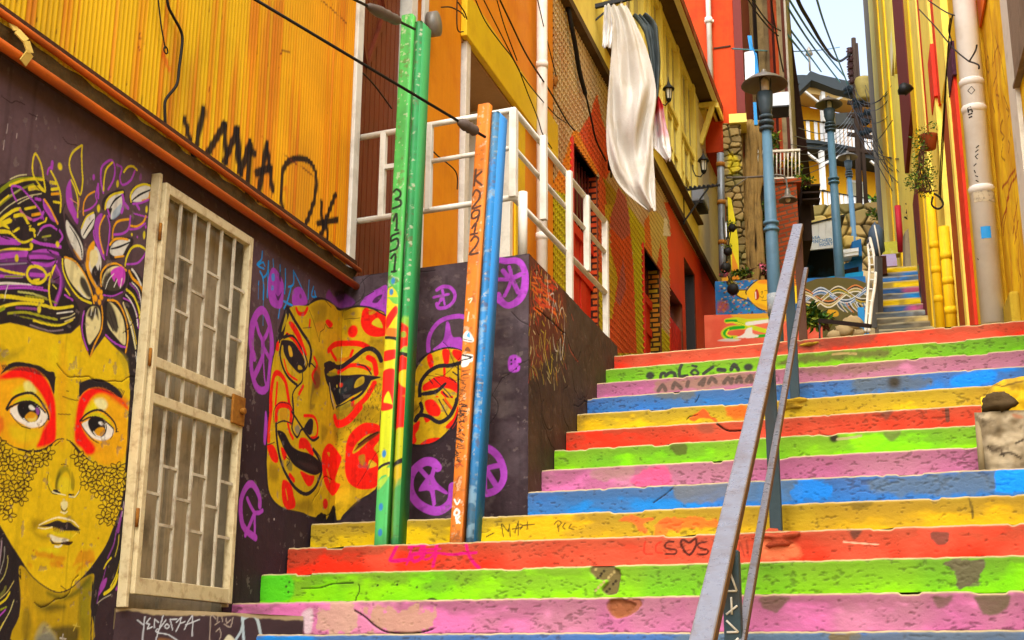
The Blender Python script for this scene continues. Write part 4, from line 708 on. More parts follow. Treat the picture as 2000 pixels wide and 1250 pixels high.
b = MB(); b.box(WL, -4.6, .86, 2.455, 2.545, .0, .04); b.box(WL, -4.6, .86, 2.435, 2.46, .04, .06); b.box(WL, -4.6, .86, 2.595, 2.62, .04, .07); b.build('gutter_board', M_brown, lh)
g = MB(); q0, q1 = WL.pt(-4.6, 2.432, .095), WL.pt(.86, 2.432, .095); g.tube([q0, q1], .023, 12)
g.tube([WL.pt(-4.6, 2.575, .085), WL.pt(.88, 2.56, .085)], .016, 10); gut = g.build('gutter', M_orng, lh)
b = MB(); b.grid(lambda a, c: WL.pt(-4.6+5.47*a, 2.445+.108*c, .062+.012*math.sin(40*a+9*c)*math.sin(131*a)), 160, 4); b.build('gutter_trough', mat('gutter_dirt', '#5a4522', rough=.95, var=.6, sc=10, bump=.8, bsc=40, dirt='#21180c', damt=.7, dsc=9), gut)
for x in (40,): 
    b = MB(); u_, z_ = WL.uv(x, {40: 90, 330: 300, 415: 350}[x], .1)
    k_ = .65; P0 = [WL.pt(u_-.07*k_, z_+.13*k_, .08), WL.pt(u_-.05*k_, z_+.08*k_, .1), WL.pt(u_, z_+.03*k_, .125), WL.pt(u_+.02, z_-.04*k_, .135), WL.pt(u_+.0, z_-.12*k_, .12)]
    for a, c in zip(P0[:-1], P0[1:]): b.bar(a, c, .012 if x > 100 else .04, .006, up=EN)
    b.build('gutter_strap', mat('strap_yellow', '#c8a850', rough=.6, var=.4, dirt='#6a3c14', damt=.5) if x < 100 else M_orng, gut)
b = MB(); b.box(WL, -4.6, 1.9, 6.2, 6.3, -.3, .35); b.build('roof', M_brown, lh)
# ================================================================== PORCH HOUSE
M_door = mat('brown_door_paint', '#6e2f18', rough=.5, var=.35, sc=6, bump=.2, dirt='#38150a', damt=.5, streak=.3)
M_opan = mat('orange_wall_paint', '#dc8a0e', rough=.6, var=.22, sc=4, bump=.15, dirt='#c05a0c', damt=.45, dsc=3, streak=.35)
M_yel = mat('yellow_wall_paint', '#dbb912', rough=.6, var=.22, sc=4, bump=.2, dirt='#b07a10', damt=.4, dsc=3)
M_tan = mat('tan_soffit', '#a8845c', rough=.85, var=.35, sc=8, bump=.4, dirt='#6a4c2c', damt=.4)
M_pvc = mat('white_pipe_plastic', '#dcd6ca', rough=.4, var=.15, sc=5, bump=.05, dirt='#a8906c', damt=.35, dsc=3)
ph = thing('porch_house', WL.pt(2.5, 1.0), 'orange and yellow house with brown door and white railed porch on a purple base', 'house')
ptop = (PF.uv(1031, 495)[1]+PF.uv(690, 541)[1])/2
PL_W = 1.3158
s = Surf(PF, 0, PL_W, .55, ptop, .0038, '#3c2e33')
s.c = (lin('#332529')*(1-sstep(1.4, 2.3, s.Zg)[..., None])+lin('#4a3c40')*sstep(1.4, 2.3, s.Zg)[..., None])*(.7+.6*fbm(s.Ug*2.5, s.Zg*2.5, 5)[..., None])
s.mottle('#64565a', 5, .3, 7, thr=.6, wd=.1)
g = np.exp(-((s.Ug-1.13)/.1)**2)*sstep(.42, .62, fbm(s.Ug*6, s.Zg*9, 9)); s.c = s.c*(1-.35*g[..., None])+lin('#7a6c68')*.35*g[..., None]
T(s, 500, 560, 5.207); s.G('#8a3f96', '700,60 740,30 800,90 900,70 1000,140 990,190 860,220 780,180 710,120', soft=14, a=.9); s.G(K, '790,40 860,20 900,90 850,150 800,110', soft=18, a=.8)
s.G(V, '1060,190 1130,90 1250,20 1340,0 1340,290 1240,230 1150,200', soft=6); s.G(K, '1185,160 1220,110 1290,80 1240,160', soft=4, a=.85); s.L(10, K, '1130,90 1200,50', 1)
mask(s)
T(s, 720, 560, 4.806)
# stencilled wheels with stars
s.L(34, V, '640,30 690,0 760,5 805,60 800,130 740,190 660,200 640,160', soft=.3); s.L(24, V, '610,100 690,80 750,70', 2); s.L(26, V, '690,30 700,90 680,130', 2); s.L(20, V, '680,100 660,160', 2); s.L(20, V, '700,100 715,170', 2)
s.L(44, V, '560,600 560,500 600,400 680,320 780,285 880,280 960,330 1030,420 1100,560 1110,680 1080,760', soft=.2); s.G(V, '600,590 700,500 730,350 760,350 790,470 870,480 880,600 780,575 680,585', soft=4); s.L(30, V, '740,340 735,420', 2)
s.L(56, V, '1215,75 1260,150 1320,175 1400,140 1460,60 1480,-60 1470,-140', soft=.25)
s.G(V, '1310,690 1330,650 1380,640 1425,670 1430,710 1400,720 1420,750 1410,790 1360,805 1315,780', soft=8); [s.dot(10, K, x, y) for x, y in ((1340, 690), (1375, 680), (1340, 725), (1385, 770))]
T(s, 450, 450, 2.083)
s.L(26, V, '1080,155 1085,120 1120,125 1170,125 1195,160 1195,220 1175,275 1130,305 1095,285', soft=.25); s.L(20, V, '1110,165 1140,195 1180,180', 2); s.L(16, V, '1135,150 1145,200 1115,265', 2); s.L(20, V, '1145,195 1170,250', 2); s.L(16, V, '1085,200 1140,200', 2)
T(s, 720, 780, 4.806)
s.L(84, V, '650,640 600,590 520,590 430,660 390,760 400,880 470,980 580,1040 680,1040 770,960 790,820', soft=.15); s.L(44, V, '470,640 570,750', 2); s.L(44, V, '620,640 590,740', 2); s.G(V, '470,860 540,740 600,700 640,780 740,870 720,890 620,850 620,1000 600,990 570,860', soft=4); s.L(30, V, '600,800 620,980', 2)
s.L(70, V, '1030,470 1120,460 1210,530 1260,640 1265,750 1210,840 1120,880 1020,880', soft=.15); s.L(56, V, '1030,530 1080,640 1100,700', 2); s.L(50, V, '1220,620 1130,640 1090,680', 2); s.L(56, V, '1100,660 1190,800', 2); s.L(44, V, '1090,680 1090,850', 2); s.G(V, '1030,640 1100,620 1110,700 1040,700', soft=4); s.G(V, '1040,70 1100,120 1115,230 1080,320 1040,360', soft=4)
# ear of the painted head
def ear(s):
    T(s, 720, 560, 4.806)
    s.L(20, K, '360,660 430,720 440,760 480,690 560,630 680,585 780,575 880,605', soft=.2)
    s.G(MY, '360,870 410,850 480,720 560,640 690,590 790,585 875,610 860,700 860,1250 340,1250 330,900')
    s.G('#8a6a10', '370,850 420,900 440,1080 380,1240 340,1240 340,900', soft=20, a=.7)
    s.G(MR, '545,660 590,630 610,740 570,760'); s.G(MR, '690,600 760,600 750,730 715,740'); s.G(MR, '800,590 880,615 850,700 790,640'); s.L(26, MR, '710,740 712,860')
    s.G(MR, '510,930 560,890 640,840 760,850 830,900 840,1000 760,960 640,950 520,980'); s.G(MR, '540,1060 620,1040 650,1140 680,1200 640,1250 560,1250 530,1150'); s.L(34, MR, '640,1040 740,1160', soft=.2); s.L(34, MR, '780,1040 800,1150', soft=.2); s.L(34, MR, '690,990 790,1090', soft=.2); s.G(MR, '410,1090 480,1110 470,1160 420,1130', soft=6)
    s.L(40, K, '860,715 760,740 660,745 560,800 490,900 480,1000 490,1100 490,1180 440,1250', soft=.15); s.L(44, K, '480,1010 560,1000 640,980 720,910', taper=.4, soft=.15); s.L(11, K, '610,860 750,1000 840,1120', 2); s.L(14, K, '600,1040 680,1150 760,1250', 2); s.L(16, K, '700,990 820,1120', 2); s.L(11, K, '570,870 600,910', 2); s.L(11, K, '760,850 820,900', 2); s.L(14, K, '790,800 830,830', 2); s.L(20, K, '840,740 840,1000 820,1120 740,1230 680,1250')
    T(s, 720, 780, 4.806)
    s.G(MY, '340,0 860,0 850,130 800,240 700,350 600,410 480,430 400,420 355,330 345,200')
    s.G('#8a6a10', '350,40 440,20 470,110 420,180 350,270', soft=20, a=.7); s.G(MR, '360,330 400,260 480,200 470,280 440,330 450,390 420,425 380,400', soft=6); s.G(MR, '480,425 560,370 670,360 640,400 560,425'); s.G(MR, '720,260 800,170 840,60 850,140 790,270', soft=5); s.G(MR, '520,170 580,190 540,220', soft=4); s.G(MR, '530,20 600,0 660,60 680,120 650,160 580,150 540,100')
    s.L(14, K, '660,0 740,150', 2); s.L(11, K, '700,0 790,110', 2); s.L(26, MR, '720,0 800,110', 2, a=.8)
    s.L(40, K, '490,40 500,110 440,200 470,150 560,160 640,210 700,205 770,150 820,50 830,0', soft=.15); s.L(22, K, '345,420 400,425 480,435 600,415 700,350 800,235 850,120', soft=.2)
ear(s)
T(s, 500, 560, 5.207); s.L(14, K, '1190,225 1330,300', 2)
gm = sstep(.6, .75, fbm(s.Ug*20, s.Zg*20, 15, 3)); s.c = s.c*(1-.25*gm[..., None])
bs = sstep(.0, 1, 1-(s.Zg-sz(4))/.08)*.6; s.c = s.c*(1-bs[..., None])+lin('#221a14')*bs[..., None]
s.wear(11, nc=10, chip='#6a5c58')
s.d += (fbm(s.Ug*5, s.Zg*5, 3)-.5)*.016
Ps_u = 2.46
bk = MB(); c0, c1 = PF.pt(0, 0), PF.pt(PL_W, 0); e1 = PS.pt(Ps_u, 0); e0 = e1-np.array(EN)*1.32
z_ = np.array([0, 0, 1.0])
bk.hexa([c0+z_*.5-PF.N*.012, c1+z_*.5-PF.N*.012-np.array(EN)*.012, e1+z_*.5-np.array(EN)*.012, e0+z_*.5, c0+z_*(ptop-.003)-PF.N*.012, c1+z_*(ptop-.003)-PF.N*.012-np.array(EN)*.012, e1+z_*(ptop-.003)-np.array(EN)*.012, e0+z_*(ptop-.003)]); bk.col = '#5a4c48'
bk.add([c0+z_*ptop, c1+z_*ptop, c1+z_*(ptop-.003)-PF.N*.05, c0+z_*(ptop-.003)-PF.N*.05], [(0, 1, 2, 3)])
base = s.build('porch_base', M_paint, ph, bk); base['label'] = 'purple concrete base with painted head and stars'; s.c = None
s = Surf(PS, 0, Ps_u, .85, ptop, .006, '#43342c', rz=.005)
s.c = (lin('#4a3526')*(.6+.8*fbm(s.Ug*2, s.Zg*3, 4)[..., None])); s.mottle('#2c2018', 3, .6, 6, thr=.55)
T(s, 1020, 480, 4.465)
s.G('#6a3420', '60,60 200,160 330,330 380,480 380,740 200,1000 70,1000', soft=50, a=.75, rag=.1)
rs = random.Random(12)
for i in range(190):
    t = rs.random(); x = 65+rs.random()**1.3*310; yt = 80+x*.62; y = yt+rs.random()*(1200-yt)*.95; c = rs.choice(['#c8401c', '#d8501c', '#b8341c', '#d88a20', '#c8b030', '#d8c088']) if y < 760 else rs.choice(['#c0a030', '#a89838', '#c8b878', '#b84020', '#8a5a2c'])
    l = rs.uniform(25, 110); s.L(rs.uniform(5, 13), c, [(x, y), (x+rs.uniform(-12, 26), y+l)], 1, taper=.5, a=.85)
for i in range(46):
    x = rs.uniform(70, 260); y = rs.uniform(200, 520)+x*.3; s.L(rs.uniform(10, 26), rs.choice(['#d8461c', '#c03418', '#e06a1c']), [(x, y), (x+rs.uniform(20, 70), y+rs.uniform(10, 70))], 1, taper=.4, soft=.6, a=.8)
for q in ('215,250 225,420 235,520', '240,430 270,420 265,520 250,640 265,680', '280,530 290,500 300,560', '320,600 345,540 365,600 365,760 350,960 335,980 330,800', '270,800 290,900 310,920', '205,740 200,900 230,1080 250,1110 265,950'): s.L(12, '#c8bca8' if '205' not in q else '#c8b430', q)
ln(14, '#1c120c', '110,540 200,610 300,700 360,760', dig=.006); ln(16, '#b8401c', '400,860 430,940 490,1010', '430,600 445,650', taper=.4)
s.G('#52402e', '420,430 830,900 700,1250 420,1250', soft=80, a=.5)
s.wear(17, nc=12, chip='#6a5846')
s.d += (fbm(s.Ug*5, s.Zg*5, 8)-.5)*.016
s.build('porch_side', M_paint, base); s.c = None
Ux = lambda x, y=300: WL.uv(x, y)[0]
b = MB(); zt = 6.2
# house wall behind the porch: one run of panels, butted end to end
u0, u1, u2, u3, u4, u5, u6 = Ux(701), Ux(784), Ux(824), Ux(897), Ux(1003), Ux(1022), Ux(1080)
zf0 = (WL.uv(893, 64)[1]+WL.uv(1004, 212)[1])/2; zf1 = zf0+.42
b.box(WL, u2, u3, 2.3, 9, -.25, .0); b.box(WL, u4, u6, 2.3, 9, -.25, .0); b.box(WL, u0-.2, u2, 5.4, 9, -.25, .0); b.box(WL, u3, u4, zf0+.02, 9, -.25, .0)
b.build('wall', M_opan, ph)
b = MB(); b.box(WL, u3-.03, u6-.002, zf0, zf1, .002, .06); b.build('fascia', M_yel, ph, bevel=.008)
b = MB(); b.box(WL, u4+.02, u5+.0, 2.45, zf0, .002, .02); b.build('yellow_panel', M_yel, ph)
# brown double door with diamond panel
b = MB(); n = 9; w_ = (u1-u0)/n
for i in range(n): b.box(WL, u0+i*w_+.006, u0+(i+1)*w_-.006, 2.3, 5.4, -.09, -.045)
b.box(WL, u0, u1, 2.3, 5.4, -.14, -.09)
door = b.build('door', M_door, ph); 
dc = WL.uv(718, 40, -.04); r1 = .3; q = MB(); P4 = [(dc[0]-.32, dc[1]+.2), (dc[0], dc[1]-.36), (dc[0]+.3, dc[1]+.2), (dc[0], dc[1]+.76)]
for a, c in zip(P4, P4[1:]+P4[:1]): q.bar(WL.pt(*a, -.035), WL.pt(*c, -.035), .03, .03)
q.build('diamond_moulding', M_door, door)
b = MB(); b.box(WL, u1, u1+.08, 2.3, 5.4, -.2, -.1); b.build('door_gap', mat('shadow_black_paint', '#1c1614', rough=.9, bump=.1), ph)  # dark box fills the gap, its shade put into the colour
b = MB(); b.box(WL, u1+.08, u1+.2, 2.3, 5.4, -.16, .02); b.box(WL, u2-.1, u2-.0, 2.3, 9, .001, .03); b.build('door_frame', M_white, ph, bevel=.005)
b = MB(); b.box(WL, u1+.2, u2-.1, 2.3, 5.4, -.12, -.06); b.build('side_panel', M_opan, ph)
# white doorway, set back under a tan lintel
b = MB(); dp = .42
b.box(WL, u3+.06, u3+.17, 2.45, zf0, -.05, .03); b.box(WL, u3+.0, u4, 2.45, zf0, -dp-.06, -dp); b.box(WL, u4-.09, u4+.0, 2.45, zf0-.0, -dp, -.002)
for i in range(4): b.box(WL, u3+.25+i*.3, u3+.5+i*.3, 2.5, zf0-.4, -dp, -dp+.025)
b.build('doorway', M_white, ph, bevel=.005)
b = MB(); b.box(WL, u3, u4-.09, zf0-.02, zf0+.02, -dp, .0); b.build('lintel', M_tan, ph)
# pipe
b = MB(); pu = Ux(1038); b.tube([WL.pt(pu, 2.4, .11), WL.pt(pu, 9, .11)], .056, 14)
for z in (3.4, 4.15, 6.0): b.tube([WL.pt(pu, z, .11), WL.pt(pu, z+.07, .11)], .063, 14)
b.build('downpipe', M_pvc, ph)
# railing
RF = PF.off(-.07); RS = PS.off(-.06); rw = .02
zr = [(RF.uv(692, 270)[1]+RF.uv(996, 217)[1])/2, (RF.uv(830, 318)[1]+RF.uv(990, 290)[1])/2, (RF.uv(692, 428)[1]+RF.uv(990, 393)[1])/2]
uc = RF.uv(1003, 300)[0]; sc0 = RS.uv(1003, 300)[0]
ua = RF.uv(690, 300)[0]
rl = MB(); zt0 = zr[0]; corner = RF.pt(uc, 0); 
rl_end = RS.uv(1184, 560)[0]; cs = np.dot(corner-RS.O, RS.U)
for z, st_ in ((zr[0], ua), (zr[1], RF.uv(824, 300)[0]), (zr[2], ua)):
    rl.tube([RF.pt(st_, z), RF.pt(uc, z), RS.pt(rl_end, z)], .021 if z != zr[1] else .017, 10)
rail = rl.build('porch_railing', M_white, ph); 
def post(p, z0, z1, r=.02):
    q = MB(); q.box(Fr(p, (1, 0, 0), (0, -1, 0)), -r, r, z0, z1, -r, r); q.build('baluster', M_white, rail, bevel=.004)
post(RF.pt(RF.uv(749, 300)[0], 0), zr[2], zr[0]); post(RF.pt(RF.uv(839, 300)[0], 0), zr[2], zr[0]); post(corner, zr[2], zr[0], .024)
q = MB(); q.bar(RF.pt(RF.uv(750, 300)[0], RF.uv(760, 326)[1]), RF.pt(RF.uv(775, 300)[0], RF.uv(760, 326)[1]), .03, .03); q.build('baluster', M_white, rail)
for x in (1062, 1112, 1146, 1181): post(RS.pt(RS.uv(x, 400)[0], 0), ptop if x in (1112, 1181) else zr[2], zr[0], .022)
q = MB(); p = RS.pt(RS.uv(1021, 400)[0], 0); q.tube([p+z_*ptop, p+z_*(zr[2]+.02)], .03, 10); q.build('baluster', M_white, rail)
for z in (zr[0], zr[2]):
    q = MB(); q.tube([RF.pt(ua-.01, z-.05, .0), RF.pt(ua-.01, z+.06, 0)], .018, 8); q.build('rail_socket', M_rust, rail)
q = MB(); q.tube([WL.pt(Ux(828, 40), 4.97, .05), WL.pt(Ux(828, 40), 4.97, .12)], .1, 20); q.build('meter_disc', mat('grey_metal', '#8a8478', rough=.45, var=.35, sc=9, bump=.15, metal=.3, dirt='#5a4a38', damt=.4), ph)
# ================================================================== THE TWO STEEL POSTS
M_green = mat('painted_steel', attr=True, rough=.55, var=.15, sc=9, bump=.2, bsc=60, bdist=.004, spec=.4)
Yp = 6.72; PY = FF(Yp)
def steel_post(name, label, xb, xt, colA, colB, wa, wb, paintA, paintB, dz):
    """rail section: flat foot to the left, rounded head to the right, set a little forward"""
    ub, zb_ = PY.uv(*xb); ut, zt_ = PY.uv(*xt); zb_ = sz(3)-.01
    fr = PY; root = thing(name, (ub+.06, Yp, zb_), label, 'post', 'painted steel posts on the stairs')
    for nm, off0, wd_, col, paint, o_, top in (('flange', 0, wa, colA, paintA, .0, zt_), ('head', wa+.002, wb, colB, paintB, -.03, zt_-dz)):
        s = Surf(fr, ub+off0, ub+off0+wd_, zb_, top, .004, col); s.o = o_
        s.c *= (.8+.4*fbm(s.Ug*12, s.Zg*6, 3)[..., None])
        lean = (ut-ub)/(zt_-zb_)
        # paint in straight coordinates: shear the tracing so strokes follow the lean
        P0 = s.P
        s.P = lambda pts, P0=P0: (lambda q: np.stack([q[:, 0]-lean*(q[:, 1]-zb_), q[:, 1]], 1))(P0(pts))
        s.mottle('#6a4a2a', 30, .5, 21, thr=.67, wd=.03); s.mottle('#20281c', 8, .22, 22, thr=.58, wd=.12); s.mottle('#c8c0a0', 44, .5, 23, thr=.69, wd=.03)
        if paint: paint(s)
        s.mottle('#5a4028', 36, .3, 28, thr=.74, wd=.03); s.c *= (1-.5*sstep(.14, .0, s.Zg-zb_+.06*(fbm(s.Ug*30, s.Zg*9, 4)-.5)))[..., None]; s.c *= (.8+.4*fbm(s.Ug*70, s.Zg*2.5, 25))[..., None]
        rnd = .022 if nm == 'head' else .004
        x = (s.Ug-ub-off0)/wd_*2-1; s.d = -rnd*np.abs(x)**(2.2 if nm == 'head' else 8)
        s.warp = lambda P: np.concatenate([P[..., :1]+lean*(P[..., 2:]-zb_), P[..., 1:]], -1)
        bk = MB(); D_ = .05 if nm == 'flange' else .12
        g = lambda u, z, o: fr.pt(u+lean*(z-zb_), z, o)
        a, c = ub+off0, ub+off0+wd_; f_ = o_-rnd-.0005
        bk.hexa([g(a, zb_, f_), g(c, zb_, f_), g(c, zb_, f_-D_), g(a, zb_, f_-D_), g(a, top, f_), g(c, top, f_), g(c, top, f_-D_), g(a, top, f_-D_)])
        bk.add([g(a, top, f_), g(c, top, f_), g(c, top, o_-.002), g(a, top, o_-.002)], [(0, 1, 2, 3)]); bk.col = col
        s.build(nm, M_green, root, bk)
    return root
def pg(s):
    T(s, 669, 250, 4.1675); ik = '#16240f'
    for q in ('415,520 440,500 470,520 465,560 430,580 470,590 470,630 410,655', '415,750 440,700 440,830', '430,830 450,830', '455,855 400,880 395,920 440,900 455,930 440,980 385,1005', '395,1060 430,1030 420,1170', '400,1170 435,1165'): s.L(21, ik, q)
    T(s, 720, 560, 4.806)
    for i in range(14): s.L(9, '#1c3a20', [(195+(i*29) % 40, 20+i*8), (205+(i*17) % 40, 14+i*9)], 1)
    s.G('#d8c818', '150,110 290,160 300,1260 90,1260'); s.G('#6cbf4a', '150,100 300,100 300,150 240,160 190,110')
    s.G(MR, '165,290 250,180 275,230 230,310 180,390 160,390'); s.G('#d8501c', '160,390 280,400 270,470 155,450', a=.8); s.G('#241a18', '150,462 280,475 260,505 150,490'); s.G('#d0c81c', '150,500 260,510 250,600 150,610'); s.G(MR, '140,610 260,590 270,660 140,700'); s.G('#d0c81c', '150,740 250,690 240,760 140,790'); s.G(MR, '130,800 250,780 250,960 230,1120 120,1180 110,1000'); s.G('#dcd018', '140,1080 185,980 220,1090 215,1110'); s.G(MR, '110,1110 220,1110 220,1160 110,1170')
    T(s, 720, 780, 4.806)
    s.G('#c8d01c', '80,90 240,90 220,560 200,600 70,680'); s.G(MR, '110,30 230,50 215,90 130,110 105,80'); s.L(26, K, '70,670 130,620 210,590'); s.G('#c8c828', '60,690 200,640 190,720 60,860'); s.G('#4fb860', '50,850 190,740 190,1400 30,1400', a=1)
    for x, y in ((145, 510), (115, 1010), (108, 1250)): s.dot(22, '#2f7fb8', x, y, ry=36)
    s.G('#c8d820', '80,780 170,720 170,760 90,850', soft=10, a=.6); T(s, 450, 450, 2.083); [s.dot(9, '#3a80b0', x, y, ry=14) for x, y in ((662, 205), (655, 250))]
def pg2(s):
    s.c = s.c*(.75+.4*sstep(0, 1, (s.Ug-s.u[0])/(s.u[-1]-s.u[0])))[..., None]  # shading across the rounded head put into the colour
    T(s, 720, 560, 4.806); s.G('#8ac030', '270,330 400,300 400,640 265,640', soft=20, a=.8); s.G(MR, '265,350 320,340 385,410 380,520 330,560 270,590', soft=10); s.G('#8a9a20', '300,430 340,420 340,470 300,470', soft=8); s.L(36, '#2a2018', '260,625 320,630 400,645'); s.G('#b8a818', '260,660 390,660 380,720 260,700', soft=8); s.G(MR, '250,700 380,720 370,1260 230,1260', soft=6); s.G('#d8c018', '270,820 370,770 360,930 300,920', soft=6); s.G('#e08a18', '290,1050 340,1000 350,1060 300,1100', soft=8, a=.8)
    T(s, 720, 780, 4.806); s.G(MR, '220,0 360,0 350,260 230,330', soft=8); s.G('#b8b818', '210,330 350,270 340,560 200,600', soft=10); s.L(40, K, '190,590 240,610 330,540'); s.G('#c8a818', '190,680 330,600 310,760 190,860', soft=12); s.G('#6a8a1c', '160,860 250,760 240,1260 150,1260', soft=14, a=.8); s.G('#4a9a50', '250,820 330,740 300,1260 230,1260', soft=14, a=.8); s.G('#6a7a90', '290,860 320,850 300,1100 280,1100', soft=8, a=.6)
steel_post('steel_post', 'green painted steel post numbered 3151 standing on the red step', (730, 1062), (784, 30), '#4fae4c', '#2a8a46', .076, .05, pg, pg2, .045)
def po(s):
    T(s, 870, 200, 4.03); ik = '#4c2a14'
    for q in ('240,530 225,655', '285,545 235,600 285,650', '215,730 240,690 270,710 265,760 210,835 275,815', '230,850 205,880 215,915 260,890 265,850 235,850', '265,890 250,935', '210,990 240,950 225,1040', '200,1040 250,1030', '200,1090 230,1055 260,1075 240,1130 190,1195 255,1185'): s.L(19, ik, q)
    T(s, 720, 560, 4.806)
    s.L(12, '#e8d8b0', '940,240 930,320'); s.L(12, '#e8d8b0', '935,120 970,110 950,150'); s.G('#e0ddd4', '870,480 930,410 985,490 970,520 900,510'); s.G('#4aa0d0', '920,460 945,425 950,480'); s.L(8, '#2a2018', '885,490 970,510'); s.G('#3a2614', '900,600 930,560 960,610', a=.8); s.G('#e0ddd4', '880,640 980,640 970,700 880,720'); s.L(16, '#1e1814', '880,640 970,660'); s.L(12, '#1e1814', '875,690 960,670'); s.G('#e8e4dc', '860,720 940,700 930,740 880,755')
    rs = random.Random(8)
    for i in range(44):
        y = 790+i*11; x = 905-i*1.6; s.L(7, '#5a3010', [(x+rs.uniform(-40, 30), y), (x+rs.uniform(-30, 50), y+rs.uniform(-16, 26))], 1)
    T(s, 720, 780, 4.806)
    for i in range(50):
        y = 20+i*12.5; x = 888-i*1.2; s.L(rs.choice([7, 8, 14]), '#3a2210' if i < 46 else '#a83a10', [(x+rs.uniform(-40, 20), y), (x+rs.uniform(-25, 45), y+rs.uniform(-10, 26))], 1)
    for q in ('850,720 830,760', '820,780 815,820', '810,880 800,910'): s.L(8, '#8a3a10', q, 1)
    w_ = '#ece6d8'; s.L(16, w_, '805,940 830,985 855,945'); s.L(20, w_, '810,1050 830,1030 850,1060 830,1090 805,1080 810,1050'); s.L(18, w_, '820,1110 830,1160', 2); s.L(18, w_, '850,1100 830,1130 855,1160', 2)
def po2(s):
    t = sstep(.75, 1.4, s.Zg)[..., None]; s.c = s.c*t + (lin('#33586c')*(.6+.8*fbm(s.Ug*14, s.Zg*10, 2)[..., None]))*(1-t); s.mottle('#8fb0c0', 20, .5, 4, thr=.64, wd=.06)
    tp = sstep(2.9, 3.05, s.Zg+(fbm(s.Ug*20, s.Zg*20, 9)-.5)*.3)[..., None]; s.c = s.c*(1-.4*tp)+lin('#5a7a70')*.4*tp
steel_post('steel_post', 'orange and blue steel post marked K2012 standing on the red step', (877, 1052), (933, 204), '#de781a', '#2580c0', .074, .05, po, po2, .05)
# ================================================================== TILED HOUSE with yellow upper floor
M_tile = mat('painted_metal_tiles', attr=True, rough=.55, var=.15, sc=5, bump=.12, bsc=50, spec=.45)
M_yw = mat('pale_yellow_paint', '#f0de70', rough=.6, var=.2, sc=4, bump=.15, dirt='#b88c2c', damt=.35, dsc=3, streak=.25)
M_win = mat('window_glass', '#a8a484', rough=.1, var=.3, sc=3, bump=.05, bsc=4, spec=.6)  # beige-olive reflections put into the pane colour
M_cream = mat('cream_wall_paint', '#e8dcae', rough=.75, var=.2, sc=3, bump=.2, dirt='#a88c54', damt=.35)
M_red = mat('red_door_paint', '#cc2a12', rough=.55, var=.3, sc=5, bump=.15, dirt='#6a140a', damt=.4, streak=.3)
M_sof = mat('dark_eave_timber', '#5a4526', rough=.85, var=.4, sc=5, bump=.4, dirt='#2e2214', damt=.5)
M_iron = mat('black_iron', '#191a1a', rough=.5, var=.3, sc=10, bump=.1)
thh = thing('tiled_house', WL.pt(8, 2.0), 'house faced with red and gold patterned tiles under a yellow floor of windows', 'house')
t0, t1 = Ux(1080)+.004, Ux(1401, 560); zfl = (WL.uv(1100, 0)[1]+WL.uv(1278, 341)[1]+WL.uv(1400, 566)[1])/3
zfa, zfb = WL.uv(1100, 2)[1], WL.uv(1400, 566)[1]; zf = lambda u: zfa+(zfb-zfa)*(u-Ux(1100, 2))/(t1-Ux(1100, 2))
s = Surf(WL, t0, t1, 2.2, max(zfa, zfb)+.05, .013, '#c8b070', rz=.009); s.o = -.004
p = .09; a = s.Ug/p; b = s.Zg/p
fa, fb = a-np.floor(a), b-np.floor(b)
d1 = np.abs(((a+b) % 1)-.5)*2; d2 = np.abs(((a-b) % 1)-.5)*2
ridge = np.maximum(sstep(.72, .9, d1), .0); ridge2 = sstep(.8, .95, d2)*.7
cell = np.hypot(fa-.5, fb-.5)
zone_hi = lin('#a87838'); line_hi = lin('#ecdcae')
s.c[:] = zone_hi; s.Z_ = s.Zg
def zone(c1, pts, **k): s.G(c1, pts, sm=1, **k)
T(s, 1180, 400, 4.3083)
LG, RDB, PU, ORG, GRY = '#a09c0a', '#cc3e1c', '#96464e', '#e2741a', '#b09a50'
zone(LG, '-900,100 -400,300 -150,420 0,380 200,700 700,1300 -900,1300'); T(s, 1060, 230, 4.3115)
zone(ORG, '90,540 190,300 250,100 330,140 460,430 420,700 300,800 60,560'); zone('#cc3a18', '300,140 340,60 400,-40 420,-120 450,-190 490,0 540,160 600,360 520,540 470,480')
zone(LG, '60,600 230,660 260,1300 40,1300'); zone('#8a7a10', '500,500 560,560 620,640 560,900 520,860'); zone('#c4401a', '480,480 520,560 540,860 540,1300 380,1300 400,700'); zone(PU, '560,880 630,590 690,660 730,860 650,1100'); zone('#b8401c', '560,880 640,900 730,870 750,1300 600,1300')
T(s, 1180, 400, 4.3083); zone('#c8401e', '40,100 200,100 240,520 330,1250 20,1250 60,700'); zone(PU, '70,0 190,0 215,240 150,300 40,180'); zone(PU, '90,800 155,430 180,700 130,860'); zone(LG, '195,0 330,200 400,500 330,1250 270,1250 240,500'); zone('#c0581a', '330,150 380,60 400,500 340,350'); zone(GRY, '370,60 440,60 500,120 540,300 550,660 480,600 400,430'); zone('#b83818', '440,500 470,300 490,540 470,620'); zone('#a8961c', '0,0 70,0 20,170 60,420 110,620 60,960 10,950')
base_c = s.c.copy()
lt = np.clip(base_c*2.0+lin('#b09040')*.25, 0, .9); hi = (np.linalg.norm(base_c-zone_hi, axis=-1) < .03)[..., None]
lt = np.where(hi, line_hi, lt); s.c *= (.7+.5*fbm(s.Ug*2, s.Zg*2, 19))[..., None]
s.c = s.c*(1-ridge[..., None]*.9)+lt*ridge[..., None]*.9; s.c = s.c*(1-.55*ridge2[..., None])+lt*.55*ridge2[..., None]
dk_ = sstep(.14, .22, cell)*(1-sstep(.22, .30, cell)); s.c *= (1-.5*dk_)[..., None]
s.d = .012*ridge+.008*ridge2+.01*sstep(.3, .05, cell)
T(s, 1180, 400, 4.3083)
RW_ = '#e23a08'; s.G(RW_, '500,-20 540,-20 620,150 700,300 830,520 960,740 960,1300 545,1300 548,640 535,400 520,270 558,260 540,120', sm=1)
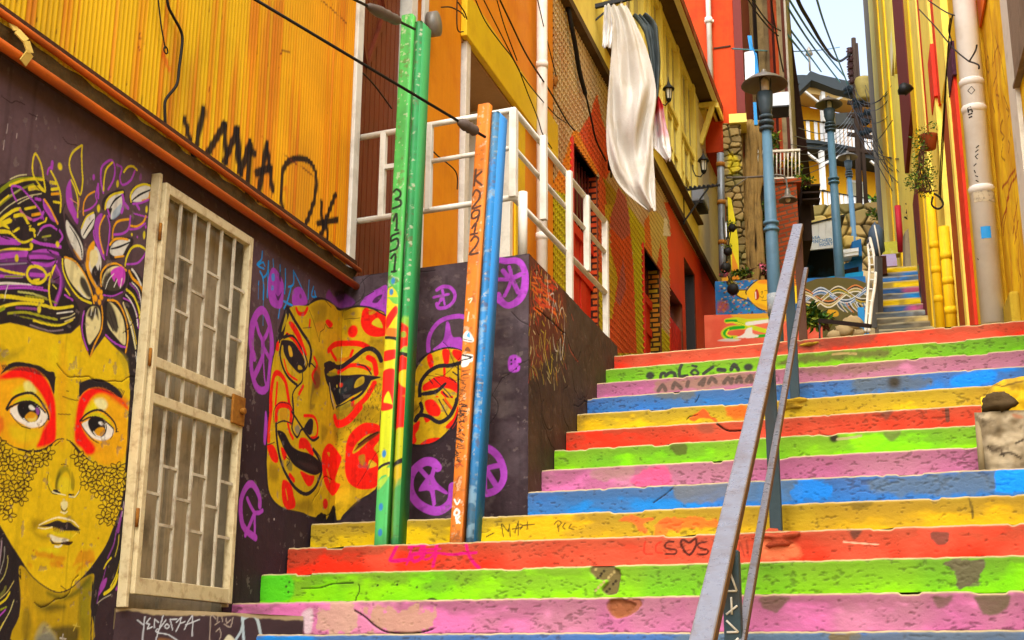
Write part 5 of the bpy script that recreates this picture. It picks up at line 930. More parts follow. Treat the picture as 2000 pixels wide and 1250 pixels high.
rw = (np.abs(s.c-lin(RW_)).sum(-1) < .02); s.d[rw] = .0
s.mottle('#a83008', 2.2, .25, 5, thr=.6); s.G('#e8e0c0', '490,260 500,110 525,120 535,210 558,265', sm=1)
# openings
O1 = (Ux(1114, 400), Ux(1168, 400)); z1t = (WL.uv(1116, 268)[1]+WL.uv(1165, 343)[1])/2
O2 = (Ux(1254, 560), Ux(1290, 560)); z2t = WL.uv(1256, 478)[1]
O3 = (Ux(1339, 600), Ux(1359, 600)); z3t = WL.uv(1340, 508)[1]
O4 = (Ux(1309, 600), Ux(1333, 600)); z4t = WL.uv(1309, 560)[1]
for (a_, b_), z_t in ((O1, z1t), (O2, z2t), (O3, z3t), (O4, z4t)): s.cut(a_, b_, 2.3, z_t)
bk = MB(); bk.col = '#6a3418'
edges = sorted([O1, O2, O3, O4]); c_ = t0
for (a_, b_) in edges:
    bk.box(WL, c_, a_, 1.5, zf(c_), -.3, -.02); z_t = {O1: z1t, O2: z2t, O3: z3t, O4: z4t}[(a_, b_)]; bk.box(WL, a_, b_, z_t, zf(b_)-.02, -.3, -.02); c_ = b_
bk.box(WL, c_, t1, 1.5, zf(t1)-.02, -.3, -.02)
s.build('tiled_wall', M_tile, thh, bk); s.c = None
M_brk1 = mat('red_orange_brick', '#c4421c', rough=.9, var=.3, sc=7, bump=.4, brick=(.21, .075, .014, '#b0561c', '#3a1a10', (R(90), 0, 0)))
M_brk2 = mat('green_yellow_brick', '#a08a14', rough=.9, var=.3, sc=7, bump=.4, brick=(.21, .075, .014, '#b86a1c', '#32280c', (R(90), 0, 0)))
def doorway(nm, O, zt, mb, transom, dp):
    a_, b_ = O; q = MB(); q.box(WL, b_-.001, b_+.012, 2.3, zt, -dp-.12, -.022); q.build('reveal', mb, thh)
    q = MB(); q.box(WL, a_, b_, zt-.0, zt+.03, -dp-.12, -.022); q.build('door_lintel', M_red, thh)
    q = MB(); q.box(WL, a_, a_+.07, 2.3, zt, -.06, .03); q.build('door_jamb', M_red, thh, bevel=.005)
    q = MB(); n = 5
    w_ = (b_-a_)/n; ztr = zt-transom
    for i in range(n): q.box(WL, a_+i*w_+.008, a_+(i+1)*w_-.008, 2.3, ztr-.06, -dp, -dp+.03+.012*(i % 2))
    q.box(WL, a_, b_, 2.3, ztr-.06, -dp-.06, -dp); q.box(WL, a_, b_, ztr-.06, ztr+.06, -dp-.06, -dp+.07)
    for z in (ztr-.5, ztr-1.2): q.box(WL, a_, b_, z, z+.12, -dp+.043, -dp+.06)
    d = q.build(nm, M_red, thh)
    q = MB(); q.box(WL, a_, b_, ztr+.06, zt, -dp-.11, -dp-.08); q.build('transom', M_win, d)
    for i in range(9):
        u = a_+(b_-a_)*(i+.5)/9; q = MB(); q.tube([WL.pt(u, ztr+.06, -dp+.02), WL.pt(u, zt, -dp+.02)], .014, 6); q.build('transom_bar', mat('dark_red_iron', '#5a1a14', rough=.6), d)
doorway('door', O1, z1t, M_brk1, .95, .13); doorway('door', O2, z2t, M_brk2, .55, .2)
q = MB(); q.box(WL, O3[0], O3[1], 2.3, z3t, -.9, -.85); q.box(WL, O3[1]-.001, O3[1]+.02, 2.3, z3t, -.85, -.022); q.build('passage_dark_panel', mat('passage_shade_grey', '#2c2724', rough=.7, var=.4, sc=8, bump=.3), thh)  # dark panel and side stand in for the shade of the open passage
q = MB(); q.box(WL, O4[0], O4[1], 2.3, z4t-.45, -.28, -.05); n = 8
for i in range(n): q.box(WL, O4[0]+(O4[1]-O4[0])*i/n+.02, O4[0]+(O4[1]-O4[0])*(i+1)/n-.02, 2.3, z4t-.45, -.05, -.03)
q.build('shutter', M_red, thh)
q = MB(); q.box(WL, O4[0], O4[1], z4t-.45, z4t, -.4, -.36); q.build('vent', M_black, thh)
# stripe of timber between the floors
q = MB(); n = 24
for i in range(n):
    a_ = t0+(t1-t0)*i/n; b_ = t0+(t1-t0)*(i+1)/n; q.hexa([WL.pt(a_, zf(a_)-.07, .1), WL.pt(b_, zf(b_)-.07, .1), WL.pt(b_, zf(b_)-.07, -.2), WL.pt(a_, zf(a_)-.07, -.2), WL.pt(a_, zf(a_)+.03, .1), WL.pt(b_, zf(b_)+.03, .1), WL.pt(b_, zf(b_)+.03, -.2), WL.pt(a_, zf(a_)+.03, -.2)])
q.build('floor_beam', M_sof, thh)
UP = WL.off(.09); UU = lambda x, y: UP.uv(x, y)[0]
zs = (UP.uv(1300, 312)[1]+UP.uv(1330, 370)[1]+UP.uv(1360, 432)[1])/3; zm_ = (UP.uv(1305, 205)[1]+UP.uv(1345, 276)[1])/2
ze = (UP.uv(1288, 0)[1]+UP.uv(1362, 205)[1])/2+.05
q = MB(); e1_ = UU(1362, 400); e2_ = t1
def ap(a_, b_, z1_, o0=-.2, o1=.0, m=q):
    m.hexa([UP.pt(a_, zf(a_)+.03, o1), UP.pt(b_, zf(b_)+.03, o1), UP.pt(b_, zf(b_)+.03, o0), UP.pt(a_, zf(a_)+.03, o0), UP.pt(a_, z1_, o1), UP.pt(b_, z1_, o1), UP.pt(b_, z1_, o0), UP.pt(a_, z1_, o0)])
wst = UU(1180, 150); ap(t0, wst, ze); ap(wst, e1_, zs); q.build('upper_wall', M_yw, thh)
q = MB(); ap(e1_, e2_, ze, m=q); q.build('end_wall', M_cream, thh)
# row of windows: posts, sill, transom and head frame
px_p = [wst+.05]; ws = UU(1289, 200); we = e1_; 
posts = [wst+.06, wst+1.35, wst+2.6, UU(1268, 120), UU(1292, 160), UU(1327, 260), e1_-.1]
q = MB(); q.box(UP, wst, e1_, zs-.05, zs+.0, -.14, .1); q.build('window_sill', M_sof, thh, bevel=.01)
for i, u in enumerate(posts[:-1]):
    v = posts[i+1]; f = MB(); f.box(UP, u-.08, u+.09, zs, ze-.0, -.12, .03); f.box(UP, u+.09, v-.08, ze-.14, ze, -.12, .01); f.box(UP, u+.09, v-.08, zm_-.04, zm_+.05, -.06, .01)
    n = max(2, int((v-u)/.5))
    for j in range(1, n): uu = u+(v-u)*j/n; f.box(UP, uu-.025, uu+.025, zs, ze-.14, -.06, -.012)
    for zz in (zs+.5, zs+1.05): f.box(UP, u+.09, v-.08, zz-.015, zz+.015, -.06, -.02)
    w_ = f.build('window_frame', M_yw, thh, bevel=.006); g = MB(); g.box(UP, u+.09, v-.08, zs, ze-.14, -.12, -.05); g.build('window_pane', M_win, w_)
f = MB(); f.box(UP, posts[-1]-.08, posts[-1]+.1, zs, ze, -.12, .03); f.build('window_frame', M_yw, thh)
# overhanging eave: soffit, fascia, and the timber brackets at its end
q = MB(); oe = .3; ue = UP.uv(1428, 300, oe)[0]
q.box(UP, t0-.3, ue, ze, ze+.05, -.2, oe); q.build('eave_soffit', M_sof, thh)
q = MB(); q.box(UP, t0-.3, ue, ze+.0, ze+.14, oe, oe+.05); q.build('eave_board', mat('rust_red_board', '#8a3418', rough=.7, var=.4, sc=5, bump=.3, dirt='#d8b070', damt=.4), thh)
q = MB(); q.box(UP, t0-.3, ue, ze-.035, ze-.0, oe-.05, oe+.03); q.build('eave_trim', M_cream, thh)
q = MB(); q.hexa([UP.pt(t0-.3, ze+.05, oe), UP.pt(ue, ze+.05, oe), UP.pt(ue, ze+.6, -3.5), UP.pt(t0-.3, ze+.6, -3.5), UP.pt(t0-.3, ze+.15, oe+.05), UP.pt(ue, ze+.15, oe+.05), UP.pt(ue, ze+.75, -3.5), UP.pt(t0-.3, ze+.75, -3.5)]); q.build('roof', M_sof, thh)
for x, y in ((1366, 215), (1398, 300)):
    u = UP.uv(x, y)[0]; q = MB(); q.bar(UP.pt(u, ze-.1, .0), UP.pt(u, ze-.1, oe), .12, .1); q.bar(UP.pt(u, ze-.85, .0), UP.pt(u, ze-.14, oe-.06), .1, .09); q.build('eave_bracket', M_yw, thh, bevel=.006)
u_a, u_b = UP.uv(1366, 215)[0], UP.uv(1398, 300)[0]; q = MB(); q.bar(UP.pt(u_a, ze-.1, oe), UP.pt(u_b+1.2, ze-.1, oe), .1, .1); q.bar(UP.pt(u_a, ze-.1, .25), UP.pt(u_b, ze-.1, .25), .1, .1); q.bar(UP.pt(u_a, ze-.1, .05), UP.pt(u_b, ze-.1, .05), .1, .1); q.build('eave_bracket', M_yw, thh)
# lanterns
def lantern(p, label, s_=1.0):
    t = thing('wall_lantern', p, label, 'lantern', 'black wall lanterns on the yellow house'); p = np.array(p)
    q = MB(); q.lathe(p, [(.02*s_, .3*s_), (.035*s_, .26*s_), (.05*s_, .22*s_), (.14*s_, .12*s_), (.15*s_, .1*s_), (.02, .1*s_)], 8); q.tube([p+z_*.28*s_, p+z_*.42*s_], [.012, .004], 6); q.build('lantern_cap', M_iron, t)
    q = MB(); q.lathe(p, [(.085*s_, .1*s_), (.055*s_, -.16*s_)], 6); q.build('lantern_glass', mat('lantern_glass', '#c8c6b4', rough=.2, var=.2, bump=0), t)
    q = MB()
    for k in range(6):
        a = k*math.pi/3; c, d = math.cos(a), math.sin(a); q.tube([p+np.array([.09*c*s_, .09*d*s_, .1*s_]), p+np.array([.058*c*s_, .058*d*s_, -.17*s_])], .009*s_, 5)
    q.lathe(p, [(.07*s_, -.15*s_), (.06*s_, -.19*s_), (.01, -.24*s_)], 8); q.build('lantern_cage', M_iron, t)
    w_ = p-np.array(EN)*.26*s_; q = MB(); q.tube([p-z_*.2*s_, p-z_*.3*s_-np.array(EN)*.08*s_, p-z_*.26*s_-np.array(EN)*.2*s_, w_-z_*.1*s_, w_+z_*.02], .016*s_, 6); q.build('lantern_arm', M_iron, t); return t
lantern(UP.pt(UP.uv(1306, 182, .3)[0], UP.uv(1306, 182, .3)[1], .3), 'black wall lantern beside the laundry at the yellow windows', .62)
lantern(UP.pt(UP.uv(1374, 322, .3)[0], UP.uv(1374, 322, .3)[1], .3), 'black wall lantern on the cream end wall below the yellow eave brackets', .7)
# air unit and iron bracket
u, z = UP.uv(1378, 388, .2); t = thing('air_unit', UP.pt(u, z, .1), 'small grey air conditioning box on the cream end wall', 'air conditioner')
q = MB(); q.box(UP, u-.3, u+.3, z-.13, z+.13, .0, .22); q.build('casing', mat('grey_blue_metal', '#8f96a4', rough=.5, var=.25, sc=6, bump=.1), t, bevel=.02); q = MB(); q.box(UP, u-.3, u+.3, z-.18, z-.13, -.0, .2); q.build('tray', M_iron, t)
u, z = UP.uv(1334, 372)[0], UP.uv(1334, 372)[1]; q = MB(); q.bar(UP.pt(u, z, 0), UP.pt(u, z+.03, .62), .03, .03); q.bar(UP.pt(u, z-.55, .0), UP.pt(u, z, .42), .025, .025); q.bar(UP.pt(u, z-.6, .0), UP.pt(u, z+.1, .0), .03, .03)
for k in range(8): q.blob(UP.pt(u, z+.035, .05+.075*k), (.03, .03, .035), 6)
tag(q.build('iron_bracket', M_iron), 'black iron bracket with round knobs standing out below the yellow window sill', 'bracket')
# laundry bracket and washing
def cloth(name, label, mt, rows, cat='cloth', group=None, folds=5, depth=.06, seed=0, swag=0, o=None):
    """rows: outline from the line down: (x_left, x_right, y) in the tracing, on an upright sheet square to the alley"""
    rs = random.Random(seed); ph_ = rs.uniform(0, 6)
    rr = spline(np.array(rows, float), 5); n = len(rr)-1; q = MB()
    def fn(a, b):
        i = min(int(b*n), n-1); t = b*n-i; xl, xr, y = rr[i]*(1-t)+rr[i+1]*t
        if abs(b-1) < 1e-6: xl, xr, y = rr[n]
        x = xl+(xr-xl)*a; f = LF if o is None else LF.off(o); u, z = f.uv(x, y)
        w_ = .022*(1-abs(math.sin(a*7.3+1.6*b+ph_)))**3*(1-.3*b)-.016*(1-abs(math.sin(a*11-2.1*b+2*ph_)))**4+.02*(float(vnoise(np.array(a*9.), np.array(b*14.), 5+seed))-.5)+(swag*math.exp(-((b-.62)/.3)**2)*math.sin(17*(b-.42*(1-(2*a-1)**2)))*(1-abs(2*a-1)**3) if swag else 0)+depth*(math.sin(a*folds*3.1+ph_+1.2*b)*(.35+.65*b)+.5*math.sin(a*folds*5.7+2*ph_+2.4*b)*(1-.3*b))+.03*math.sin(7*b+ph_)
        return f.pt(u, z, w_)
    q.grid(fn, 40, n*3)
    ob = q.build(name, mt); m = ob.modifiers.new('Thickness', 'SOLIDIFY'); m.thickness = .006
    return tag(ob, label, cat, group)
lu, lz = UP.uv(1160, 30); lp = UP.pt(UP.uv(1163, 12)[0], UP.uv(1163, 12)[1], 0)
LF = FA(lp, -22)
M_sheet = mat('white_linen', '#cfcbc2', rough=1, var=.2, sc=9, bump=.7, bsc=70, bdist=.006, dirt='#a89870', damt=.5, dsc=2.2, spec=.02)
cloth('bed_sheet', 'large white bed sheet hanging highest and longest from the iron bracket', M_sheet, [(1186, 1224, 12), (1196, 1240, 45), (1194, 1262, 95), (1190, 1278, 150), (1187, 1282, 190), (1184, 1276, 250), (1186, 1277, 300), (1198, 1279, 345), (1222, 1280, 380), (1262, 1281, 413)], 'sheet', None, 3.2, .05, 1, swag=.1)
T2_ = mat('grey_cloth', '#4c5658', rough=.95, var=.25, sc=8, bump=.3, bsc=120, bdist=.002)
cloth('grey_cloth', 'dark grey cloth hanging behind the white sheet', T2_, [(1236, 1262, 28), (1250, 1282, 50), (1262, 1286, 80), (1270, 1290, 120), (1274, 1288, 160), (1278, 1284, 195)], 'cloth', None, 3, .05, 2, o=-.18)
cloth('small_cloth', 'small white cloth with a blue edge clipped at the bracket', mat('white_cotton', '#dcdcdc', rough=.95, var=.1, sc=6, bump=.2, bsc=200, bdist=.002, dirt='#9ab0cc', damt=.3), [(1180, 1190, 14), (1178, 1197, 45), (1177, 1195, 75), (1176, 1193, 95)], 'cloth', None, 3, .03, 3, o=.1)
M_rw = bpy.data.materials.new('red_and_white_cloth'); M_rw.use_nodes = True
nt = M_rw.node_tree; tc = nt.nodes.new('ShaderNodeTexCoord'); nz = nt.nodes.new('ShaderNodeTexNoise'); nz.inputs['Scale'].default_value = 1.6; nt.links.new(tc.outputs['Object'], nz.inputs['Vector'])
rp = nt.nodes.new('ShaderNodeValToRGB'); rp.color_ramp.interpolation = 'EASE'
for i, (p_, c_) in enumerate(((.40, '#c01420'), (.46, '#d8b0b8'), (.52, '#d8d4d0'))):
    e_ = rp.color_ramp.elements[i] if i < 2 else rp.color_ramp.elements.new(p_); e_.position = p_; e_.color = (*lin(c_), 1)
nt.links.new(nz.outputs['Fac'], rp.inputs[0]); nt.links.new(rp.outputs[0], nt.nodes['Principled BSDF'].inputs['Base Color']); nt.nodes['Principled BSDF'].inputs['Roughness'].default_value = .95
cloth('red_white_cloth', 'red, pink and white garment hanging behind the white sheet', M_rw, [(1268, 1284, 188), (1270, 1294, 205), (1272, 1300, 235), (1274, 1307, 262), (1275, 1310, 285), (1284, 1311, 300), (1300, 1309, 315)], 'garment', None, 3, .06, 4, o=-.3)
t = thing('laundry_bracket', lp, 'dark iron bracket at the top holding the washing over the stairs', 'bracket')
lend = LF.pt(*LF.uv(1240, -6)); l0 = LF.pt(*LF.uv(1158, 14)); q = MB(); q.bar(l0, lend, .05, .05); q.build('arm', M_iron, t)
q = MB(); q.bar(LF.pt(*LF.uv(1160, 42)), LF.pt(*LF.uv(1204, 4)), .02, .02); q.bar(LF.pt(*LF.uv(1159, -40)), LF.pt(*LF.uv(1159, 60)), .03, .03); q.build('stay', M_iron, t)
for i in range(4):
    x = (1182, 1199, 1214, 1226)[i]; pq = LF.pt(*LF.uv(x, 8)); q = MB(); q.box(Fr(pq, (1, 0, 0), (0, -1, 0)), -.012, .012, -.05, .03, -.02, .02); tag(q.build('clothes_peg', mat('peg_wood', '#7a6a4a', rough=.8)), 'small wooden peg holding the washing on the bracket arm', 'peg', 'pegs on the laundry bracket')
# dark hose down the tiles
pts = spline([(*WL.uv(1099, -40), .02), (*WL.uv(1104, 40), .06), (*WL.uv(1112, 90), .07), (*WL.uv(1122, 140), .06), (*WL.uv(1135, 190), .06), (*WL.uv(1144, 235), .07), (*WL.uv(1155, 275), .06), (*WL.uv(1176, 315), .05)], 6)
q = MB(); q.tube([WL.pt(*p_) for p_ in pts], [.028]*24+[.012]*(len(pts)-24), 8); tag(q.build('black_hose', M_black), 'thick black hose hanging down the patterned tile wall', 'hose')
q = MB(); pk = WL.pt(*WL.uv(1178, 322), .1); q.blob(pk, (.05, .05, .1), 8); q.tube([pk, pk+np.array((0, 0, -.18))], .012, 6); tag(q.build('cable_knot', M_black), 'knotted end of a black cable beside the white sheet', 'cable')
# ================================================================== GROUND AND THE UPPER ALLEY
def hgt(Y):
    if Y < 2.9: return -1.6
    if Y < 9.55: return -1.6+(Y-2.9)*.5
    return 2.36+.232*(Y-9.55) if Y < 34 else 2.36+.232*24.45+(Y-34)*.36
ys = [-60, -20, 0, 2.9, 3.5, 5, 7, 9.0]+[9.56, 10, 12, 14, 17, 20, 24, 28, 34, 40, 50, 60, 80, 120]; xs = [-160, -60, -25, -12, -6.2, -4.6, -3.2, -2, -1, .0, 1, 3, 8, 25, 60, 160]
q = MB(); V_ = [(x, y, (hgt(y) if y != 9.56 else 2.36)-(.45 if 2.9 < y < 9.56 else 0)) for y in ys for x in xs]; n = len(xs)
q.add(V_, [(j*n+i, j*n+i+1, (j+1)*n+i+1, (j+1)*n+i) for j in range(len(ys)-1) for i in range(n-1)]); tag(q.build('ground', M_earth), kind='structure')
s = Surf(FF(sy(13)+.42), -3.1, -.06, sz(13)-.02, sz(13)+.075, .012, '#8a7244', rz=.008)
s.mottle('#b88c28', 3, .8, 3); s.mottle('#5a4630', 6, .7, 4); w0 = s.Ug < -2.4; s.c[w0] = s.c[w0]*.5+lin('#6a3a30')*.5; s.d = (fbm(s.Ug*6, s.Zg*9, 2)-.5)*.04; s.Zg = s.Zg+(fbm(s.Ug*2, s.Ug*0, 5)-.5)*.04*(s.Zg > sz(13)+.03)
bk = MB(); bk.col = '#8a7448'; F_ = FF(sy(13)+.44); bk.box(F_, -3.1, -.06, sz(13)-.1, sz(13)+.055, -.7, -.03)
tag(s.build('landing_kerb', M_step, None, bk), kind='structure')
def at(x, y, d): return dist_at(x, y, d)
def FV(x, y, d, az=-12): return FA(at(x, y, d), az)
def pbox(m, F, x0, x1, y0, y1, o0, o1, mi=0):
    ym, xm = (y0+y1)/2, (x0+x1)/2; m.box(F, F.uv(x0, ym)[0], F.uv(x1, ym)[0], F.uv(xm, y1)[1], F.uv(xm, y0)[1], o0, o1, mi)
def pprism(m, F, pts, o0, o1): m.prism(F, [F.uv(x, y) for x, y in pp(pts)][::-1], o0, o1)
# ---- sleeping face mural wall
RM = FV(1548, 600, 21.5, -14)
uL, uR = RM.uv(1398, 600)[0], RM.uv(1694, 600)[0]; zb_, zt_ = RM.uv(1548, 672)[1], RM.uv(1500, 546)[1]
s = Surf(RM, uL, uR, zb_, zt_, .009, '#2a78b8'); T(s, 1390, 500, 6.943); s.mottle('#17548c', 4, .6, 3)
rs = random.Random(6)
for i in range(230):
    x, y = rs.uniform(90, 860), rs.uniform(300, 830); s.dot(rs.uniform(7, 20), rs.choice(['#b8902c', '#a85a30', '#c8b468', '#3a2c2c', '#c8a040', '#8a3c28', '#2c8a4c']), x, y, ry=rs.uniform(6, 16), a=.85)
s.G('#a8401c', '90,620 200,630 230,720 90,760', soft=30, a=.7); s.G('#2c2018', '170,280 220,200 280,330 340,440 300,510 250,480 210,380', soft=6); s.G('#b09020', '230,360 320,340 350,420 270,440', soft=16, a=.8)
s.G('#d8b41c', '330,470 400,450 480,470 480,580 400,570 330,520'); ln(16, '#3a2410', '300,500 380,560 460,590 560,640 650,720 800,745', '350,460 480,460', '470,520 470,470 560,370 690,310 780,300')
s.G('#e0b414', '475,520 500,450 600,350 700,310 900,290 900,750 760,740 640,700 540,620'); s.G('#d8721c', '620,350 740,300 880,300 880,360 700,380', soft=20, a=.8); s.G('#c8821c', '560,640 700,720 800,740 700,660', soft=20, a=.6)
s.G('#a83818', '580,520 600,450 630,470 645,560 600,600'); s.L(14, '#e8d8c0', '597,490 600,575', 2); ln(8, '#5a3410', '670,490 690,480 680,520', '650,540 690,570 700,540', '680,600 740,600 770,570', '720,470 760,465'); s.G('#e8c81c', '1105,400 1200,380 1200,560 1130,640', soft=6); s.G('#d07818', '1100,220 1190,220 1190,360 1110,400', soft=8); [s.L(10, '#5a3a14', [(1130, 240+i*34), (1190, 246+i*34)], 2) for i in range(5)]
T(s, 1560, 430, 5.683); s.G('#5a5228', '60,700 760,700 760,1260 60,1260'); rs = random.Random(5)
fam = [['#d0c8b0', '#2a241c', '#b89a2c', '#5a6a2c', '#c8c0a8'], ['#b8c4cc', '#2a4a6c', '#d0d0cc', '#3a6a9c', '#8a9aa8'], ['#c87a3c', '#2a1c14', '#c8b890', '#9a8a2c', '#d8d0b8']]
for sg in range(12):
    x0 = 60+sg*58; order = [0, 1, 2]; order = order[sg % 3:]+order[:sg % 3]
    for f_ in order:
        for j, c in enumerate(fam[f_]):
            pts = []
            for t in range(5):
                x = x0-8+74*t/4; ph = x/92+f_*2.094; pts.append((x+18*math.cos(ph)*(j-2)/2, 850-.07*(x-400)+78*math.sin(ph)+(j-2)*17))
            s.L(13, c, pts, 3)
for i in range(16): x = 420+i*22; s.L(10, fam[i % 3][i % 5], [(x, 920), (x+30, 970), (x+80, 1010+6*(i % 3))], 3)
s.G('#c8961c', '300,1000 420,1000 440,1060 340,1070', soft=5)
bk = MB(); bk.box(RM, uL, uR, zb_-.6, zt_-.004, -.35, -.012); bk.add([RM.pt(uL, zt_, 0), RM.pt(uR, zt_, 0), RM.pt(uR, zt_-.004, -.1), RM.pt(uL, zt_-.004, -.1)], [(0, 1, 2, 3)]); bk.col = '#6a6048'
tag(s.build('mural_wall', M_paint, None, bk), 'low retaining wall painted with a sleeping yellow face on blue and curling hair', 'wall')
# painted apron in front of it
AP = FV(1490, 650, 20.2, -14); ua_, ub_ = AP.uv(1376, 640)[0], AP.uv(1606, 640)[0]
s = Surf(AP, ua_, ub_, AP.uv(1490, 690)[1], AP.uv(1490, 612)[1], .011, '#dc6a4c'); T(s, 1390, 500, 6.943); s.mottle('#c8402c', 3, .6, 4); s.G('#c8a01c', '340,760 1100,790 1100,880 600,860 300,830', soft=16, a=.8)
for w_, c_, q_ in ((60, '#b8c81c', '200,880 330,860 480,880 800,870'), (60, '#b8c81c', '320,890 500,950 700,1010 800,1020'), (64, '#b8c81c', '480,960 250,980 160,1040 200,1100 330,1110'), (40, '#1fa01c', '200,880 330,880'), (30, '#1fa01c', '330,895 480,950'), (44, '#1fa01c', '430,965 250,985 175,1040 210,1090 270,1110'), (44, '#1fa01c', '580,1090 720,1080'), (50, '#d8d4cc', '480,920 780,880')): s.L(w_, c_, q_)
s.G('#d8d4cc', '320,1110 430,1060 480,980 540,970 560,1050 640,1080 560,1110', rag=.02); s.G('#c8c0b8', '80,1150 200,1120 400,1130 300,1160', a=.8); ln(18, '#d8d020', '200,905 340,905 520,965', '230,1000 200,1060 260,1095')
bk = MB(); bk.box(AP, ua_, ub_, s.z[0]-.6, s.z[-1]-.004, -1.2, -.012); bk.col = '#a85a40'; bk.add([AP.pt(ua_, s.z[-1], 0), AP.pt(ub_, s.z[-1], 0), AP.pt(ub_, s.z[-1]-.004, -.1), AP.pt(ua_, s.z[-1]-.004, -.1)], [(0, 1, 2, 3)])
tag(s.build('painted_apron', M_paint, None, bk), 'low salmon pink kerb wall with green and white looping paint', 'kerb wall')
# ---- lamps
M_lampb = mat('blue_lamp_paint', '#52768c', rough=.45, var=.2, sc=6, bump=.12, dirt='#3a4a54', damt=.4, dsc=3)
M_shade = mat('lamp_shade_metal', '#6a655c', rough=.4, var=.3, sc=6, bump=.08, dirt='#5a3c28', damt=.5, dsc=3, metal=.3)
M_collar = mat('lamp_collar_metal', '#3c4a52', rough=.45, var=.25, sc=9, bump=.1)
M_bulb = mat('lamp_glass', '#d8d4c8', rough=.15, var=.1, bump=0)
def street_lamp(xb, yb, xt, yt, d, rs_, rp, zg, label, band=None):
    b0 = at(xb, yb, d); t1_ = at(xt, yt, d); t1_ = np.array([b0[0]+(t1_[0]-b0[0])*1.0, b0[1]+(t1_[1]-b0[1])*1.0, t1_[2]])
    k = (zg-b0[2])/(t1_[2]-b0[2]); foot = b0+(t1_-b0)*k
    t = thing('street_lamp', foot, label, 'street lamp', 'blue street lamps up the alley')
    g = lambda z: foot+(t1_-foot)*((z-foot[2])/(t1_[2]-foot[2])); H = t1_[2]; sc_ = rs_/.3
    q = MB(); q.tube([foot, g(foot[2]+1.4), g(H-.75*sc_)], [rp*1.25, rp*1.15, rp*.85], 16); pole = q.build('pole', M_lampb, t)
    q = MB()
    zc = band if band else foot[2]+1.6
    for z in (zc, zc+.09*sc_): q.tube([g(z), g(z+.035*sc_)], rp*1.4, 16)
    q.build('collar', M_lampb, pole)
    q = MB()
    for z, r in ((.78, 1.15), (.70, 1.25), (.62, 1.1)): q.tube([g(H-z*sc_), g(H-(z-.04)*sc_)], rp*r*1.15, 16)
    q.tube([g(H-.6*sc_), g(H-.5*sc_), g(H-.42*sc_), g(H-.26*sc_), g(H-.25*sc_)], [rp*.8, rp*1.1, rp*1.35, rp*1.45, rp*.6], 16); q.build('neck', M_collar, t)
    c = g(H); q = MB(); q.lathe(c, [(.03*sc_, .07*sc_), (.045*sc_, .02*sc_), (.07*sc_, .0), (.12*sc_, -.015*sc_), (.2*sc_, -.06*sc_), (.29*sc_, -.13*sc_), (.3*sc_, -.15*sc_), (.285*sc_, -.145*sc_), (.19*sc_, -.085*sc_), (.1*sc_, -.045*sc_), (.0, -.04*sc_)], 28); q.build('lamp_shade', M_shade, t)
    q = MB(); q.tube([g(H-.24*sc_), g(H-.2*sc_), g(H-.1*sc_), g(H-.05*sc_)], [.05*sc_, .06*sc_, .06*sc_, .03*sc_], 12); q.build('bulb', M_bulb, t)
    for a in (0, 2.09, 4.19): q = MB(); q.tube([g(H-.26*sc_)+np.array([.075*sc_*math.cos(a), .075*sc_*math.sin(a), 0]), g(H-.06*sc_)+np.array([.085*sc_*math.cos(a), .085*sc_*math.sin(a), 0])], .008*sc_, 6); q.build('stay', M_collar, t)
    return t, g
l1, g1 = street_lamp(1512, 560, 1492, 146, 15, .28, .066, 3.4, 'nearest blue street lamp with a wide metal hood in front of the face mural', band=at(1506, 452, 15)[2])
q = MB(); zz = at(1514, 575, 15)[2]; q.tube([g1(zz-.25), g1(zz)], .088, 16); q.build('sticker', mat('torn_stickers', '#8a9498', rough=.8, var=.6, sc=25, bump=.2, dirt='#e0dcd0', damt=.9, dsc=14), l1)
street_lamp(1639, 520, 1618, 193, 27, .29, .085, 7.2, 'pale blue street lamp standing before the white boarded kiosk', band=at(1632, 358, 27)[2])
street_lamp(1664, 410, 1655, 299, 41, .32, .085, 11.5, 'small far blue street lamp standing against the dark utility pole')
# bracket lamp over the brick pillar
t = thing('bracket_lamp', at(1420, 347, 21), 'grey bell lamp hanging from a thin horizontal arm in front of the brick pillar', 'lamp')
q = MB(); c = at(1538, 372, 21); q.tube(spline([at(1419, 347, 21.4), at(1470, 346, 21.2), at(1520, 342, 21), at(1534, 348, 21), c], 4), .018, 8); q.tube([at(1419, 375, 21.3), at(1460, 347, 21.1)], .008, 6); q.build('arm', M_shade, t)
q = MB(); q.lathe(c, [(.03, .03), (.05, -.03), (.05, -.07), (.07, -.1), (.14, -.15), (.155, -.18), (.145, -.175), (.06, -.12), (.0, -.11)], 20); q.build('lamp_shade', M_shade, t); q = MB(); q.blob(c+np.array((0, 0, -.16)), (.045, .045, .05), 8, 0); q.build('bulb', M_bulb, t)
# ---- houses on the left beyond the yellow eave
M_rdw = mat('red_orange_render', '#c8420e', rough=.8, var=.45, sc=2.5, bump=.4, dirt='#9c2008', damt=.75, dsc=1.6, streak=.35)
F = FV(1390, 150, 23.6, -8); rh = thing('red_house', at(1390, 300, 23.6), 'tall red orange house end with a white pipe rising behind the yellow eave', 'house')
q = MB(); pbox(q, F, 1300, 1431, -260, 300, -4, 0); q.build('wall', M_rdw, rh); q = MB(); pbox(q, F, 1431, 1447, -260, 245, -4, .1); q.build('corner_strip', mat('maroon_paint', '#6e2a24', rough=.7, var=.3, sc=5, bump=.2), rh)
q = MB(); u, z = F.uv(1383, -40); u2, z2 = F.uv(1390, 178); q.tube([F.pt(u, z+2, .1), F.pt(u2, z2, .1)], .052, 12); q.tube([F.pt(*F.uv(1385, 40), .1), F.pt(*F.uv(1385, 50), .1)], .075, 12); q.bar(F.pt(*F.uv(1377, 45), .08), F.pt(*F.uv(1395, 45), .08), .04, .05); q.build('downpipe', M_pvc, rh)
